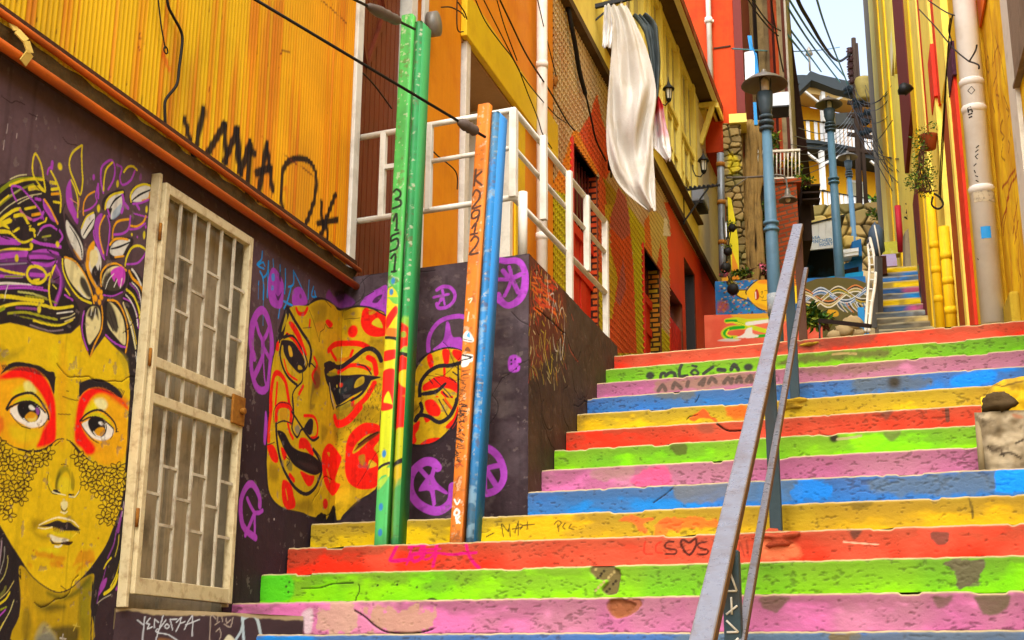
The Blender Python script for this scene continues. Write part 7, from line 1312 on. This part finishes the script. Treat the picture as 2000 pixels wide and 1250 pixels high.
for i in range(14):
    a = (rs.uniform(1650, 1690), rs.uniform(160, 260)); b = (rs.uniform(1725, 1768), rs.uniform(150, 420)); wire(bez(a, 43, b, 24, rs.uniform(.2, 1.0)), .009, M_black, 'thin black service wire drooping from the pole to the yellow houses', 'service wires to the right hand houses')
for i in range(7):
    a = (1664, 215+i*9); b = (1560-i*8, 250+i*16); wire(bez(a, 43, b, 25, .4), .009, mat('grey_cable', '#6a6e70', rough=.6, bump=0), 'thin grey wire running from the pole to the balcony side', 'grey wires to the timber house')
for i, (a, b) in enumerate((((1505, -5), (1530, 140)), ((1450, -20), (1520, 70)), ((1470, 0), (1524, 60)), ((1430, 95), (1640, 92)))): wire(bez(a, 21 if i < 3 else 22, b, 24 if i < 3 else 42, .1), .014, M_black if i < 3 else M_wb, ('black wire down the edge of the timber house', 'black wire crossing the timber house top', 'second black wire crossing the timber house top', 'pale straight wire across the sky to the slate roof')[i], 'wires by the timber house')
q = MB(); c = at(1582, 138, 50); q.tube([c, c+np.array((0, 0, .9))], .04, 6); q.lathe(c+np.array((0, 0, .6)), [(.0, 0), (.16, .1), (.1, .3), (0, .5)], 8); tag(q.build('roof_finial', mat('grey_metal', '#8a8478')), 'small metal finial on the slate roof of the amber house', 'finial')
# ================================================================== RIGHT HAND HOUSES
M_ry = mat('right_yellow_paint', '#f2c814', rough=.65, var=.22, sc=4, bump=.2, dirt='#c07a10', damt=.45, dsc=2.5, streak=.3)
M_rp = mat('pale_lemon_paint', '#f6e264', rough=.65, var=.2, sc=4, bump=.2, dirt='#b09030', damt=.35, dsc=3, streak=.25)
M_rr = mat('signal_red_paint', '#e0391a', rough=.6, var=.25, sc=5, bump=.2, dirt='#6a1c10', damt=.4, dsc=4, streak=.3)
M_rm = mat('maroon_paint', '#6e2a24'); M_rb = mat('brown_red_paint', '#a04a1c', rough=.7, var=.35, sc=6, bump=.3, dirt='#3a1c0c', damt=.5)
M_gold = mat('gold_paint', '#e0b812', rough=.65, var=.25, sc=5, bump=.2, dirt='#8a5a10', damt=.4, streak=.3)
M_pur = mat('dark_purple_paint', '#4a2238', rough=.7, var=.35, sc=6, bump=.25); M_or = mat('flat_orange_paint', '#dd6a08', rough=.6, var=.2, sc=4, bump=.15, dirt='#b04a08', damt=.4)
M_gw = mat('grey_timber', '#6c6456', rough=.85, var=.4, sc=5, bump=.4, dirt='#3a342a', damt=.5, streak=.3)
zr_ = lambda x, y, o=0: RW.uv(x, y, o)[1]
def strip(m, x0, x1, o0, o1, ya=None, yb=None, yr=300):
    """upright strip of the facade between two sight lines (taken at height yr), reaching the ground unless cut at ya (top) / yb (bottom)"""
    u1_, u0_ = RW.uv(x0, yr, o1)[0], RW.uv(x1, yr, o1)[0]; xm = (x0+x1)/2
    zt__ = 16 if ya is None else zr_(xm, ya, o1); zb__ = hgt(9.6+min(u0_, 30)*.98)-.3 if yb is None else zr_(xm, yb, o1)
    m.box(RW, u0_, u1_, zb__, zt__, o0, o1)
uN = lambda x, y=300, o=0: RW.uv(x, y, o)[0]
# near yellow house with painted scrawls
ny = thing('yellow_house', RW.pt(1.5, 2.4), 'yellow house wall with red scrawls and a brown shutter at the head of the stairs', 'house')
uq = uN(1934, 300)
s = Surf(RW, -1.9, uq, 2.2, 8.5, .008, '#f2c814', rz=.012)
s.c *= (.8+.4*fbm(s.Ug*3, s.Zg*2, 4)[..., None]); st = fbm(s.Ug*14, s.Zg*.7, 5); s.mottle('#c4800e', 4, .5, 6); g_ = sstep(.55, .75, st)[..., None]; s.c = s.c*(1-.5*g_)+lin('#b86a0c')*.5*g_
T(s, 1880, 0, 2.553); dk = '#7a2c0c'
for q_ in ('128,280 120,320 128,365 135,320 128,280', '150,330 160,260 175,230', '165,280 170,360 150,430', '140,430 145,500 160,560', '175,420 165,470 185,480 180,540', '190,560 195,600', '200,600 190,650 205,680 195,700', '225,700 240,720 228,760', '200,720 195,780 210,800', '215,540 230,560 225,600', '235,640 245,680', '160,180 200,330 215,420', '145,200 150,330', '205,480 235,560'): s.L(8.5, dk, q_, 3, a=.95)
T(s, 1860, 320, 2.714)
for q_ in ('340,60 310,120 280,250 255,340', '330,30 300,80 265,130', '345,180 335,260 320,370', '320,280 340,390', '350,300 330,420', '350,430 355,560 365,600', '345,500 350,620', '300,100 270,380', '360,640 362,700'): s.L(14, '#982408', q_, 3, a=.95, soft=.5)
for i in range(40):
    rs = random.Random(i); s.L(6, rs.choice(['#a83010', '#8a2408']), [(rs.uniform(320, 365), rs.uniform(180, 720)), (rs.uniform(325, 370), rs.uniform(200, 740))][:1]*1+[(rs.uniform(325, 368), rs.uniform(200, 720))], 1, a=.0)
s.d = (fbm(s.Ug*5, s.Zg*5, 8)-.5)*.02
bk = MB(); bk.box(RW, -1.9, uq, 1.6, 8.5, -4.5, -.02); bk.col = '#c89a0c'
s.build('wall', M_paint, ny, bk); s.c = None
m = MB(); strip(m, 1972, 1986, .0, .03, yr=200); m.build('white_board', M_white, ny)
m = MB(); sa_, sb_ = uN(2060, 100, .03), uN(1976, 100, .03); m.box(RW, sa_, sb_, zr_(1988, 188), 8.4, .002, .03); m.box(RW, sa_, sb_+.01, zr_(1988, 188), zr_(1988, 180), .03, .045); sh_ = m.build('shutter', mat('brown_shutter', '#8a7660', rough=.8, var=.4, sc=5, bump=.4, dirt='#3a2c20', damt=.5, streak=.4), ny)
m = MB(); m.box(RW, uN(1930, 40, .02), uq, zr_(1912, 85), 8.5, .004, .02); m.build('orange_panel', M_or, ny)
m = MB(); m.box(RW, .1, uN(1930, 600), 2.2, zr_(1960, 602, .06), .0, .07); m.build('plinth', mat('yellow_kerb', '#b89a28', rough=.85, var=.4, sc=6, bump=.5, dirt='#6a5420', damt=.5), ny, bevel=.02)
m = MB(); m.box(RW, -1.9, uq, 8.5, 16, -4.5, .0); m.build('upper_wall', M_ry, ny)
# big white pipe
wp = thing('white_pipe', RW.pt(uN(1912), 2.5, .14), 'thick white drain pipe with stickers and a scrawl beside the yellow scrawled wall', 'pipe')
po = .14; c0, c1 = RW.uv(1936, 585, po), RW.uv(1883, 0, po); rP = .088; uu_ = (c0[0]+c1[0])/2
m = MB(); m.tube([RW.pt(uu_, 2.55, po), RW.pt(uu_, 9, po)], rP, 20); pipe = m.build('pipe', M_pvc, wp)
m = MB()
for y in (120, 198, 415): z = zr_(1905, y, po); m = MB(); m.tube([RW.pt(uu_, z-.05, po), RW.pt(uu_, z, po), RW.pt(uu_, z+.012, po)], [rP*1.0, rP*1.1, rP*1.02], 20); m.build('pipe_joint', M_pvc, pipe)
def on_pipe(x, y): # point on the visible side of the pipe
    u, z = RW.uv(x, y, po+rP*.6); return z
fp = Fr(RW.pt(uu_, 0, po), _r0, -np.array([_f[0], _f[1], 0])); m = MB(); inkm = mat('marker_ink', '#22201c', rough=.7, bump=0)
def pstroke(m, pts, r=.005):
    out = []
    for x, y in pp(pts):
        u, z = fp.uv(x, y, rP); u = max(-.97*rP, min(.97*rP, u)); out.append(fp.pt(u, z, math.sqrt(rP*rP-u*u)+.001))
    m.tube(out, r, 5)
for q_ in ('1893,208 1898,207', '1893,212 1899,212', '1893,208 1894,217', '1894,221 1900,220', '1895,227 1900,226', '1899,213 1900,218'): pstroke(m, q_, .006)
for q_ in ('1905,330 1907,336', '1904,322 1908,318', '1910,310 1906,304 1911,300', '1906,296 1911,292', '1907,288 1912,284', '1907,341 1911,344', '1908,350 1912,354'): pstroke(m, q_, .004)
for q_ in ('1892,175 1898,168 1904,176 1898,183 1892,175', '1914,500 1916,503'): pstroke(m, q_, .003)
m.build('scrawl', inkm, pipe)
m = MB()
def band(m, y0, y1, a0, a1):
    z1, z0 = fp.uv(1920, y0)[1], fp.uv(1920, y1)[1]; m.grid(lambda a, b: fp.pt((rP+.003)*math.sin(a0+(a1-a0)*a), z0+(z1-z0)*b, (rP+.003)*math.cos(a0+(a1-a0)*a)), 12, 3)
band(m, 380, 400, -1.1, 1.2); m.build('sticker', mat('scribbled_sticker', '#b8a888', rough=.7, var=.6, sc=40, bump=0, dirt='#2a241c', damt=1, dsc=30), pipe)
m = MB(); band(m, 449, 472, -.7, .1); m.build('blue_sticker', mat('sign_blue', '#1f86c4'), pipe)
# striped house: pilasters, boards and pipes between the white pipe and the planter
sh_ = thing('striped_house', RW.pt(6, 3), 'narrow house front of lemon boards with red and gold upright stripes and yellow pipes', 'house')
m = MB(); m.box(RW, uq, uN(1786, 300), 1.5, 16, -4.5, .0); m.build('wall', M_rp, sh_)
for x0, x1, mt_, o, ya, yb in ((1921, 1936, M_gold, .02, None, None), (1888, 1897, M_rr, .05, None, None), (1876, 1888, M_gold, .03, None, None), (1861, 1875, M_rr, .06, 105, None), (1857, 1861, M_rp, .08, None, None), (1846, 1857, M_rb, .04, 175, None), (1846, 1857, M_rp, .04, None, 105), (1836, 1845, M_rr, .03, None, 150), (1818, 1835, M_rp, .06, None, None), (1811, 1818, M_rr, .05, None, 245), (1795, 1811, M_rp, .07, None, None), (1787, 1795, M_gold, .09, None, None), (1826, 1834, M_rr, .07, -40, 145)):
    m = MB(); strip(m, x0, x1, .0, o, ya, yb); m.build('stripe', mt_, sh_)
m = MB(); strip(m, 1849, 1860, .0, .07, 82, 185, 140); m.build('dark_pipe', M_pur, sh_)
for x, y0, y1, r, lb in ((1818, 365, 640, .052, None), (1846, 428, 640, .058, None)):
    u, z0_ = RW.uv(x+16 if x < 1830 else x+10, 600, .12); m = MB(); zt__ = zr_(x, y0, .12); m.tube([RW.pt(u, z0_-.6, .12), RW.pt(u, zt__, .12)], r, 14); yp_ = m.build('yellow_pipe', M_ry, sh_)
    for y in (470, 540, 618): z = zr_(x+8, y, .12); m = MB(); m.tube([RW.pt(u, z-.04, .12), RW.pt(u, z+.04, .12)], r*1.07, 14); m.build('pipe_joint', M_ry, yp_)
F = FA(RW.pt(uN(1834, 540), 0, .24), -10); m = MB(); pbox(m, F, 1826, 1842, 526, 555, -.1, .02); m.build('meter_box', M_rb, sh_, bevel=.01)
m = MB(); pbox(m, F, 1826, 1838, 561, 572, -.06, .0); m.build('cyan_tile', mat('sky_blue_board', '#2788c8'), sh_)
# wall with dark street art at the foot, beside the far stairs
F = FA(RW.pt(uN(1806, 480), 0, .06), 30); s = Surf(F, F.uv(1790, 480)[0], F.uv(1820, 480)[0], F.uv(1805, 590)[1], F.uv(1805, 425)[1], .02, '#2a2c34'); T(s, 1650, 330, 3.571)
for i in range(60):
    rs = random.Random(i+50); x, y = rs.uniform(505, 610), rs.uniform(340, 900); s.L(rs.uniform(8, 26), rs.choice(['#1f5a8c', '#2a8c3c', '#b8601c', '#14181c', '#3a4c5c', '#a83c2c', '#1c2c3c']), [(x, y), (x+rs.uniform(-10, 20), y+rs.uniform(30, 130))], 1, a=.8)
bk = MB(); bk.box(F, s.u[0], s.u[-1], s.z[0]-.5, s.z[-1]-.01, -.3, -.01); bk.col = '#3a3834'; s.build('street_art_wall', M_paint, sh_, bk)
# far yellow house with maroon pilaster
fy = thing('far_yellow_house', RW.pt(16, 5), 'tall far yellow house with a maroon pilaster and grey side against the sky', 'house')
uE = uN(1716, 300)
m = MB(); m.box(RW, uN(1786, 300), uE, 2, 30, -4.5, .0); m.build('wall', M_rp, fy)
F = FA(RW.pt(uE, 0, 0), -8); m = MB(); m.hexa([F.pt(u, z, o) for z in (3, 34) for u, o in ((.0, .0), (1.2, .0), (1.2, -4), (.0, -4))]); m.build('side_wall', M_gw, fy)
for x0, x1, mt_, o, ya, yb, yr in ((1718, 1726, M_ry, .03, None, None, 200), (1744, 1749, M_rp, .05, None, 160, 100), (1738, 1744, mat('cream_wall_paint', '#ddcf9c'), .04, 45, 160, 100), (1757, 1777, M_rm, .06, None, 345, 200), (1778, 1786, M_pur, .06, None, 42, 20), (1776, 1783, mat('mauve_white', '#b8aab8', rough=.7, var=.2), .05, 42, 212, 120), (1784, 1794, M_ry, .04, 50, None, 200), (1742, 1746, M_ry, .03, None, None, 300), (1728, 1733, M_gold, .02, None, None, 300)):
    m = MB(); strip(m, x0, x1, .0, o, ya, yb, yr); m.build('pilaster', mt_, fy)
m = MB(); u = uN(1758, 470, .12); m.tube([RW.pt(u, zr_(1752, 520, .12)-.3, .12), RW.pt(u, zr_(1752, 415, .12), .12)], .055, 12); m.build('red_pipe', mat('rose_red_paint', '#a81c2c', rough=.6, var=.4, sc=8, bump=.2, dirt='#5a1414', damt=.5), fy)
m = MB(); strip(m, 1784, 1795, .0, .1, 335, None, 420); m.build('pilaster', M_rm, fy)
F = FA(RW.pt(uN(1777, 480), 0, .2), -14); m = MB(); pprism(m, F, '1768,520 1768,452 1778,442 1786,452 1788,520', -.3, 0); m.build('stone_buttress', M_conc, fy)
m = MB(); F = FA(RW.pt(uN(1772, 420), 0, .1), -30)
for q_ in ('1769,399 1775,396 1778,402 1772,408 1770,416 1776,420', '1766,424 1772,428 1779,424', '1774,410 1779,414', '1776,404 1772,424'): m.tube([F.pt(*F.uv(x, y), .01) for x, y in pp(q_)], .018, 5)
m.build('scrawl', inkm, fy)
# planter with trailing ivy
c = at(1814, 275, 14.6); pl = thing('hanging_planter', c, 'terracotta planter with trailing ivy fixed to the striped house', 'planter')
m = MB(); m.lathe(c, [(.0, -.11), (.07, -.1), (.1, .04), (.11, .06), (.09, .06), (.0, .05)], 14); m.build('pot', mat('terracotta', '#a04a24', rough=.85, var=.35, sc=8, bump=.3, dirt='#3a1c24', damt=.5), pl)
m = MB(); pts = []
for i, (x, y, r, n_) in enumerate(((1803, 258, .09, 60), (1796, 275, .1, 90), (1800, 300, .12, 140), (1803, 330, .13, 170), (1797, 350, .15, 200), (1786, 355, .12, 120), (1808, 365, .14, 150), (1822, 245, .05, 30), (1816, 338, .09, 60))): p = at(x, y, 14.5); pts += cloud(*p, r, r, r, n_, i)
m.leaves(pts, .038, 3, 0, 3); m.build('ivy', M_leaf, pl)
m = MB(); rs = random.Random(1)
for i in range(8): m.tube(spline([at(1806, 275, 14.5), at(1800+rs.uniform(-6, 6), 310, 14.45), at(1800+rs.uniform(-14, 22), 350+rs.uniform(0, 20), 14.45), at(1806+rs.uniform(-16, 30), 372+rs.uniform(0, 12), 14.45)], 4), .007, 5)
m.build('stem', M_brown, pl)
m = MB(); m.tube(spline([at(1824, 378, 14.4), at(1836, 386, 14.4), at(1842, 400, 14.4), at(1832, 408, 14.4), at(1820, 400, 14.4), at(1822, 384, 14.4)], 4), .012, 6); tag(m.build('coiled_wire', M_black), 'coil of black wire hanging below the ivy planter', 'wire')
for i, q_ in enumerate(('1812,0 1845,22 1864,30', '1795,18 1825,50 1848,78 1868,100 1893,120', '1856,36 1853,60 1858,85 1850,120 1843,220 1838,300 1834,380', '1860,30 1852,90 1846,200 1840,320 1836,390', '1893,120 1910,126 1912,135', '1893,120 1905,100 1908,88')):
    wire([RW.pt(*RW.uv(x, y, .26), .26) for x, y in pp(q_)], .006, M_black, ('short black cable above the red stripes', 'black cable running down to the white pipe', 'cable bundle hanging past the striped boards', 'second cable hanging past the striped boards', 'cable end tied round the white pipe', 'cable loop rising to the orange panel')[i], 'cables on the right hand houses', 'cable')
m = MB(); m.blob(RW.pt(*RW.uv(1767, 175, .3), .3), (.1, .1, .07), 8, .2); m.build('lamp_box', M_iron, fy)
# ================================================================== RIGHT EDGE OF THE STAIRS
u_ = FF(7.21); bx0, bx1 = u_.uv(1908, 880)[0], .95
s = Surf(u_, bx0+.0, bx1, sz(5)-.02, u_.uv(1950, 800)[1], .008, '#857558'); s.mottle('#5c4e38', 7, .8, 3, thr=.52, wd=.06); s.mottle('#b8a888', 12, .6, 8, thr=.56); T(s, 1600, 600, 4.1675)
ln(16, '#3a3024', '1370,1130 1420,1170 1470,1150 1500,1210', '1600,1110 1660,1080', '1480,1200 1560,1190 1640,1230', dig=.02); s.mottle('#5a4c38', 14, .7, 12, thr=.62, wd=.05); s.G('#8a4a28', '1570,860 1640,870 1660,900 1590,900', soft=8, a=.7)
s.d = (fbm(s.Ug*5, s.Zg*5, 3)-.5)*.09+(fbm(s.Ug*22, s.Zg*22, 4)-.5)*.03
ed = sstep(0, .06, np.minimum(s.Ug-bx0, s.z[-1]-s.Zg)); s.d -= (1-ed)*.05
bk = MB(); bk.box(u_, bx0+.02, bx1, sz(5)-.02, s.z[-1]-.02, -1.3, -.07); bk.col = '#8a7a58'; bk.hexa([u_.pt(bx0, sz(5)-.02, -.0), u_.pt(bx0+.03, sz(5)-.02, -.0), u_.pt(bx0+.03, sz(5)-.02, -1.2), u_.pt(bx0, sz(5)-.02, -1.2), u_.pt(bx0, s.z[-1]-.05, -.05), u_.pt(bx0+.03, s.z[-1]-.03, -.05), u_.pt(bx0+.03, s.z[-1]-.03, -1.2), u_.pt(bx0, s.z[-1]-.05, -1.2)])
tag(s.build('concrete_block', M_step, None, bk), 'pitted pale concrete block at the right edge of the stairs', 'block')
F = FF(7.46); qy = [F.uv(x, y) for x, y in pp('1922,770 1936,748 1958,737 2000,730')]
s = Surf(F, qy[0][0]-.02, .95, sz(6)+.0, F.uv(2000, 728)[1], .008, '#dcb414'); s.mottle('#b88a14', 4, .6, 3); s.mottle('#6a5420', 9, .6, 6, thr=.6, wd=.08); T(s, 1600, 600, 4.1675)
ln(7, '#5a4210', '1390,600 1480,640 1560,625 1660,600', '1420,700 1500,690', dig=.012)
top_ = np.interp(s.u, [q[0] for q in qy], [q[1] for q in qy]); bl = np.clip((s.Zg-top_[None, :]+.06)/.06, 0, None); s.Zg = np.minimum(s.Zg, top_[None, :]); s.d = -np.clip(bl, 0, 1)**2*.06-np.clip(bl-1, 0, 9)*.3+(fbm(s.Ug*6, s.Zg*6, 3)-.5)*.06+(fbm(s.Ug*25, s.Zg*25, 4)-.5)*.015
bk = MB(); bk.box(F, qy[1][0], .95, sz(6), qy[1][1]-.06, -1.0, -.06); bk.col = '#c89c14'
yr_ = s.build('painted_rock', M_step, None, bk); tag(yr_, 'rough kerb end painted yellow above the pale concrete block', 'kerb end')
m = MB(); m.blob(FF(7.3).pt(*FF(7.3).uv(1950, 790)), (.085, .09, .055), 20, .3, 0, 2); tag(m.build('dark_rock', mat('brown_rock', '#4c3c24', rough=.95, var=.5, sc=9, bump=.6, bsc=30)), 'small dark brown rock in front of the yellow painted kerb end', 'rock')
# ================================================================== HANDRAIL
M_rail = mat('bare_steel_tube', '#8c8e98', rough=.3, var=.35, sc=9, bump=.2, metal=.4, dirt='#6a5038', damt=.5, dsc=3.5, fine=.15, streak=.4)
M_rside = mat('rusted_steel_side', '#6a4a22', rough=.7, var=.4, sc=9, bump=.25, metal=.2, dirt='#3a2410', damt=.5, dsc=5)
M_post = mat('dark_green_steel', '#34454a', rough=.55, var=.3, sc=8, bump=.2, dirt='#4a3420', damt=.5, dsc=4)
hr = thing('handrail', FF(6.8).pt(FF(6.8).uv(1515, 1020)[0], .7), 'central steel handrail with a flat top tube, thinner lower rail and three posts', 'handrail')
Y1 = 6.72; p1 = FF(Y1).uv(1516, 1024); x1 = p1[0]
Y3 = 9.62; x3 = FF(Y3).uv(1568, 640)[0]; Y2 = 8.48; x2 = x1+(x3-x1)*(Y2-Y1)/(Y3-Y1)
xr_ = lambda Y: x1+(x3-x1)*(Y-Y1)/(Y3-Y1)
# height of the rail from its top end and its crossing of the frame edge
zt3 = FF(Y3-.02).uv(1561, 436)[1]; ztop = lambda Y: zt3+(Y-Y3)*sl_
# slope so that the top tube leaves the frame at x=1385
def miss(s_):
    Y = 4.6; best = None
    for i in range(60):
        Y = 4.0+i*.03; z = zt3+(Y-Y3)*s_; d = np.array((xr_(Y), Y, z)); f = d@_f; px, py = 1000+FPX*(d@_r)/f, 625-FPX*(d@_u)/f
        if py < 1250: return px
    return 0
sl_ = .575
rd = np.array((x3-x1, Y3-Y1, 0)); rd /= np.linalg.norm(rd); sidev = np.array((rd[1], -rd[0], 0))
pr = lambda Y, dz=0, ds=0: np.array((xr_(Y), Y, ztop(Y)+dz))+sidev*ds
def tube(a, b, w, h, mt_, nm, bev=.006):
    q = MB(); q.bar(a, b, w, h); return q.build(nm, mt_, hr, bev)
top = tube(pr(2.6, -.03), pr(Y3+.05, -.03), .074, .045, M_rail, 'top_rail')
q = MB(); q.bar(pr(2.6, -.03, .0385), pr(Y3+.05, -.03, .0385), .003, .041); q.build('rail_side', M_rside, hr); q = MB(); q.bar(pr(2.6, -.36, .0615), pr(Y3, -.36, .0615), .003, .027); q.build('rail_side', M_rside, hr)
low_ = tube(pr(2.6, -.36, .045), pr(Y3, -.36, .045), .03, .03, M_rail, 'lower_rail')
for Y, zb__ in ((Y1, sz(3)-.03), (Y2, sz(9)-.03), (Y3, sz(13)-.03), (4.68, sz(-4)-.03)):
    q = MB(); f = Fr((pr(Y)+(sidev*.02 if Y < 5 else 0))*np.array((1, 1, 0)), sidev, -rd); q.box(f, -.03, .03, zb__, ztop(Y)-.055, -.03, .03); po_ = q.build('post', M_post if Y != Y3 else mat('rust_brown_post', '#5a3a28', rough=.7, var=.4, sc=8, bump=.3), hr, bevel=.004)
    if Y < 5:
        q = MB(); z0_ = .05
        for i, (a_, b_, c_, d_) in enumerate(((-.02, 0, .02, .02), (.02, .02, -.015, .05), (-.015, .05, .02, .08), (-.02, .1, .02, .1), (.02, .1, -.02, .14), (-.02, .16, .02, .19), (.0, .16, .0, .22), (-.02, .24, .02, .24), (-.02, .24, .0, .3), (.0, .3, .02, .24))): q.tube([f.pt(a_, z0_+b_, .032), f.pt(c_, z0_+d_, .032)], .004, 5)
        q.build('scrawl', M_white, po_)
for (Y, k, mt_, lb, sd) in ((Y1, 3, mat('orange_mortar', '#b84e30', rough=.95, var=.5, sc=12, bump=.8, dirt='#5a4630', damt=.7, dsc=9), 'cracked orange cement mound at the foot of the first handrail post', 3), (Y2, 9, mat('yellow_mortar', '#b08c20', rough=.95, var=.5, sc=12, bump=.8, dirt='#5a4a24', damt=.7, dsc=9), 'yellow cement mound at the foot of the middle handrail post', 5), (Y3, 13, mat('yellow_mortar', '#c8a024'), 'yellow cement mound at the foot of the rusty top handrail post', 7)):
    q = MB(); p = pr(Y)*np.array((1, 1, 0)); p[2] = sz(k)-.02; q.blob(p+np.array((.02, -.06 if k < 13 else 0, -.015)), (.15, .11, .042), 24, .35, 0, sd); tag(q.build('cement_mound', mt_), lb, 'cement mound', 'cement mounds at the handrail posts')
# ================================================================== LOOSE CABLES ON THE LEFT
M_ins = mat('grey_insulator', '#5a4c42', rough=.5, var=.4, sc=20, bump=.2)
def guy(A, xb, yb, ins0, ins1, d, label):
    A = np.array(A); B = dist_at(xb, yb, d); dr = B-A; t_ = np.dot(WL.O+WL.N*.05-A, WL.N)/np.dot(dr, WL.N)
    end = A+dr*min(max(t_, 1.0), 2.2) if t_ > 0 else A+dr*1.6
    g = thing('guy_wire', A, label, 'cable', 'guy cables of the steel posts'); q = MB(); q.tube([A, A+(end-A)*.5-np.array((0, 0, .0)), end], .0085, 6); q.build('strand', M_black, g)
    i0, i1 = A+(B-A)*ins0, A+(B-A)*ins1; q = MB(); q.tube([i0+(i1-i0)*t for t in (0, .05, .15, .3, .4, .5, .6, .75, .9, 1)], [.01, .026, .034, .03, .036, .03, .036, .032, .024, .01], 10); q.build('insulator', M_ins, g)
guy(PY.off(.04).pt(*PY.off(.04).uv(948, 268)), 500, 0, .04, .135, 6.3, 'black guy cable from the orange and blue post up over the orange cladding')
guy(PY.off(.04).pt(*PY.off(.04).uv(810, 57)), 690, -2, .28, .8, 6.6, 'grey guy cable with a long insulator on the green post')
def cab(pts, o, r, label, fr=WL, m=M_black): wire([fr.pt(*fr.uv(x, y, o), o) for x, y in pp(pts)], r, m, label, 'loose cables on the left hand walls', 'cable', 6)
cab('325,-20 328,10 338,32 352,58 356,80 350,130 345,165 328,188 322,200 322,225 323,250', .06, .008, 'bent dark wire dangling on the orange corrugated iron')
cab('308,-10 314,45 321,85 323,95', .06, .004, 'thin wire ending in a ring on the orange corrugated iron')
q = MB(); cR = WL.pt(*WL.uv(324, 98, .06), .06); q.tube([cR+np.array(E)*(.018*math.cos(a))+z_*(.018*math.sin(a)) for a in np.linspace(0, 6.28, 13)], .004, 5); tag(q.build('wire_ring', M_black), 'small wire ring at the end of the thin wire', 'ring')
for i, q_ in enumerate(('925,-10 947,40 975,80 1000,112 1016,142', '940,-10 965,40 1003,115 1015,138', '968,-10 985,50 1010,118', '972,-10 998,45 1030,110 1075,180 1106,235 1122,255', '1048,-10 1064,60 1083,135 1086,150', '893,-10 893,55 905,62', '895,5 908,25 912,38', '862,14 880,14 900,24 908,34', '1016,142 1030,180 1050,230 1060,262 1078,290', '1015,140 1045,180 1085,225 1106,240', '700,135 730,165 765,212', '825,268 850,300 890,335 893,370')):
    cab(q_, .14 if i < 10 else .04, .009 if i == 3 else .006, ('left edge wire of the bundle on the yellow fascia', 'second wire of the bundle on the yellow fascia', 'third wire of the bundle on the yellow fascia', 'heavy black wire crossing the white downpipe to the tiles', 'single wire down the orange strip beside the tiles', 'wire down the corner of the yellow fascia', 'short wire to the hook on the yellow fascia', 'rusty wire across the orange panel top', 'twisted wires falling past the white downpipe', 'thin wire crossing from downpipe to tiles', 'dark cable slanting across the brown door', 'thin cable slanting across the orange panel')[i])  # line on the brown door is drawn as a thin dark tube
q = MB(); p = WL.pt(*WL.uv(1085, 158, .05), .05); q.blob(p, (.03, .03, .07), 8, .3); tag(q.build('rusty_bracket', M_rust), 'rusty bracket on the edge of the tile wall', 'bracket')
# unseen house added right of the stairs to cut sky light on the left walls
nb = thing('added_blocker_house', (2.5, 3, -1.6), 'plain yellow house closing the right side of the stairs beyond the frame edge', 'house')
m = MB(); m.box(FF(-3), 1.0, 6, -1.6, 3.6, -12.3, 0); m.build('wall', M_ry, nb); m = MB(); m.box(FF(-3.2), .85, 6.2, 3.6, 3.75, -12.6, 0); m.build('roof', M_gw, nb)
for y in (-1, 1.5, 4.5):
    m = MB(); f = Fr((1.0, y, 0), (0, 1, 0), (-1, 0, 0)); m.box(f, -.55, .55, 1.2, 2.7, -.1, .04); w_ = m.build('window_frame', M_white, nb); m = MB(); m.box(f, -.45, .45, 1.3, 2.6, .04, .05); m.build('window_pane', M_win, w_)
# ================================================================== CAMERA, LIGHT, SKY
cam = bpy.data.objects.new('camera', bpy.data.cameras.new('camera')); C.objects.link(cam)
mm = Matrix.Identity(4)
for i in range(3): mm[i][0] = _r[i]; mm[i][1] = _u[i]; mm[i][2] = -_f[i]
cam.matrix_world = mm; cam.data.sensor_width = 36; cam.data.lens = FPX*36/2000; cam.data.clip_end = 2000; cam.data.clip_start = .05
sc = bpy.context.scene; sc.camera = cam
w = bpy.data.worlds.new('World'); sc.world = w; w.use_nodes = True; nt = w.node_tree
bg = nt.nodes['Background']; st = nt.nodes.new('ShaderNodeTexSky'); st.sky_type = 'NISHITA'; st.sun_disc = False
SEL, SAZ = R(52), R(172)
st.sun_elevation = SEL; st.sun_rotation = SAZ; st.dust_density = 4; st.air_density = 1; st.ozone_density = 1
hs = nt.nodes.new('ShaderNodeHueSaturation'); hs.inputs['Saturation'].default_value = .6; nt.links.new(st.outputs[0], hs.inputs['Color'])
nt.links.new(hs.outputs[0], bg.inputs['Color']); bg.inputs['Strength'].default_value = .15
sun = bpy.data.objects.new('sun', bpy.data.lights.new('sun', 'SUN')); C.objects.link(sun)
sun.data.energy = .9; sun.data.angle = R(75); sun.data.color = (1, .985, .96)
d = Vector((math.sin(SAZ)*math.cos(SEL), math.cos(SAZ)*math.cos(SEL), math.sin(SEL)))
sun.rotation_euler = d.to_track_quat('Z', 'Y').to_euler()
sc.view_settings.view_transform = 'Standard'; sc.view_settings.look = 'None'; sc.view_settings.gamma = 1; sc.view_settings.exposure = EXPO
sc.render.engine = 'CYCLES'; sc.cycles.max_bounces = 9; sc.cycles.diffuse_bounces = 7; sc.cycles.use_denoising = True
sc.render.resolution_x = 1024; sc.render.resolution_y = 640
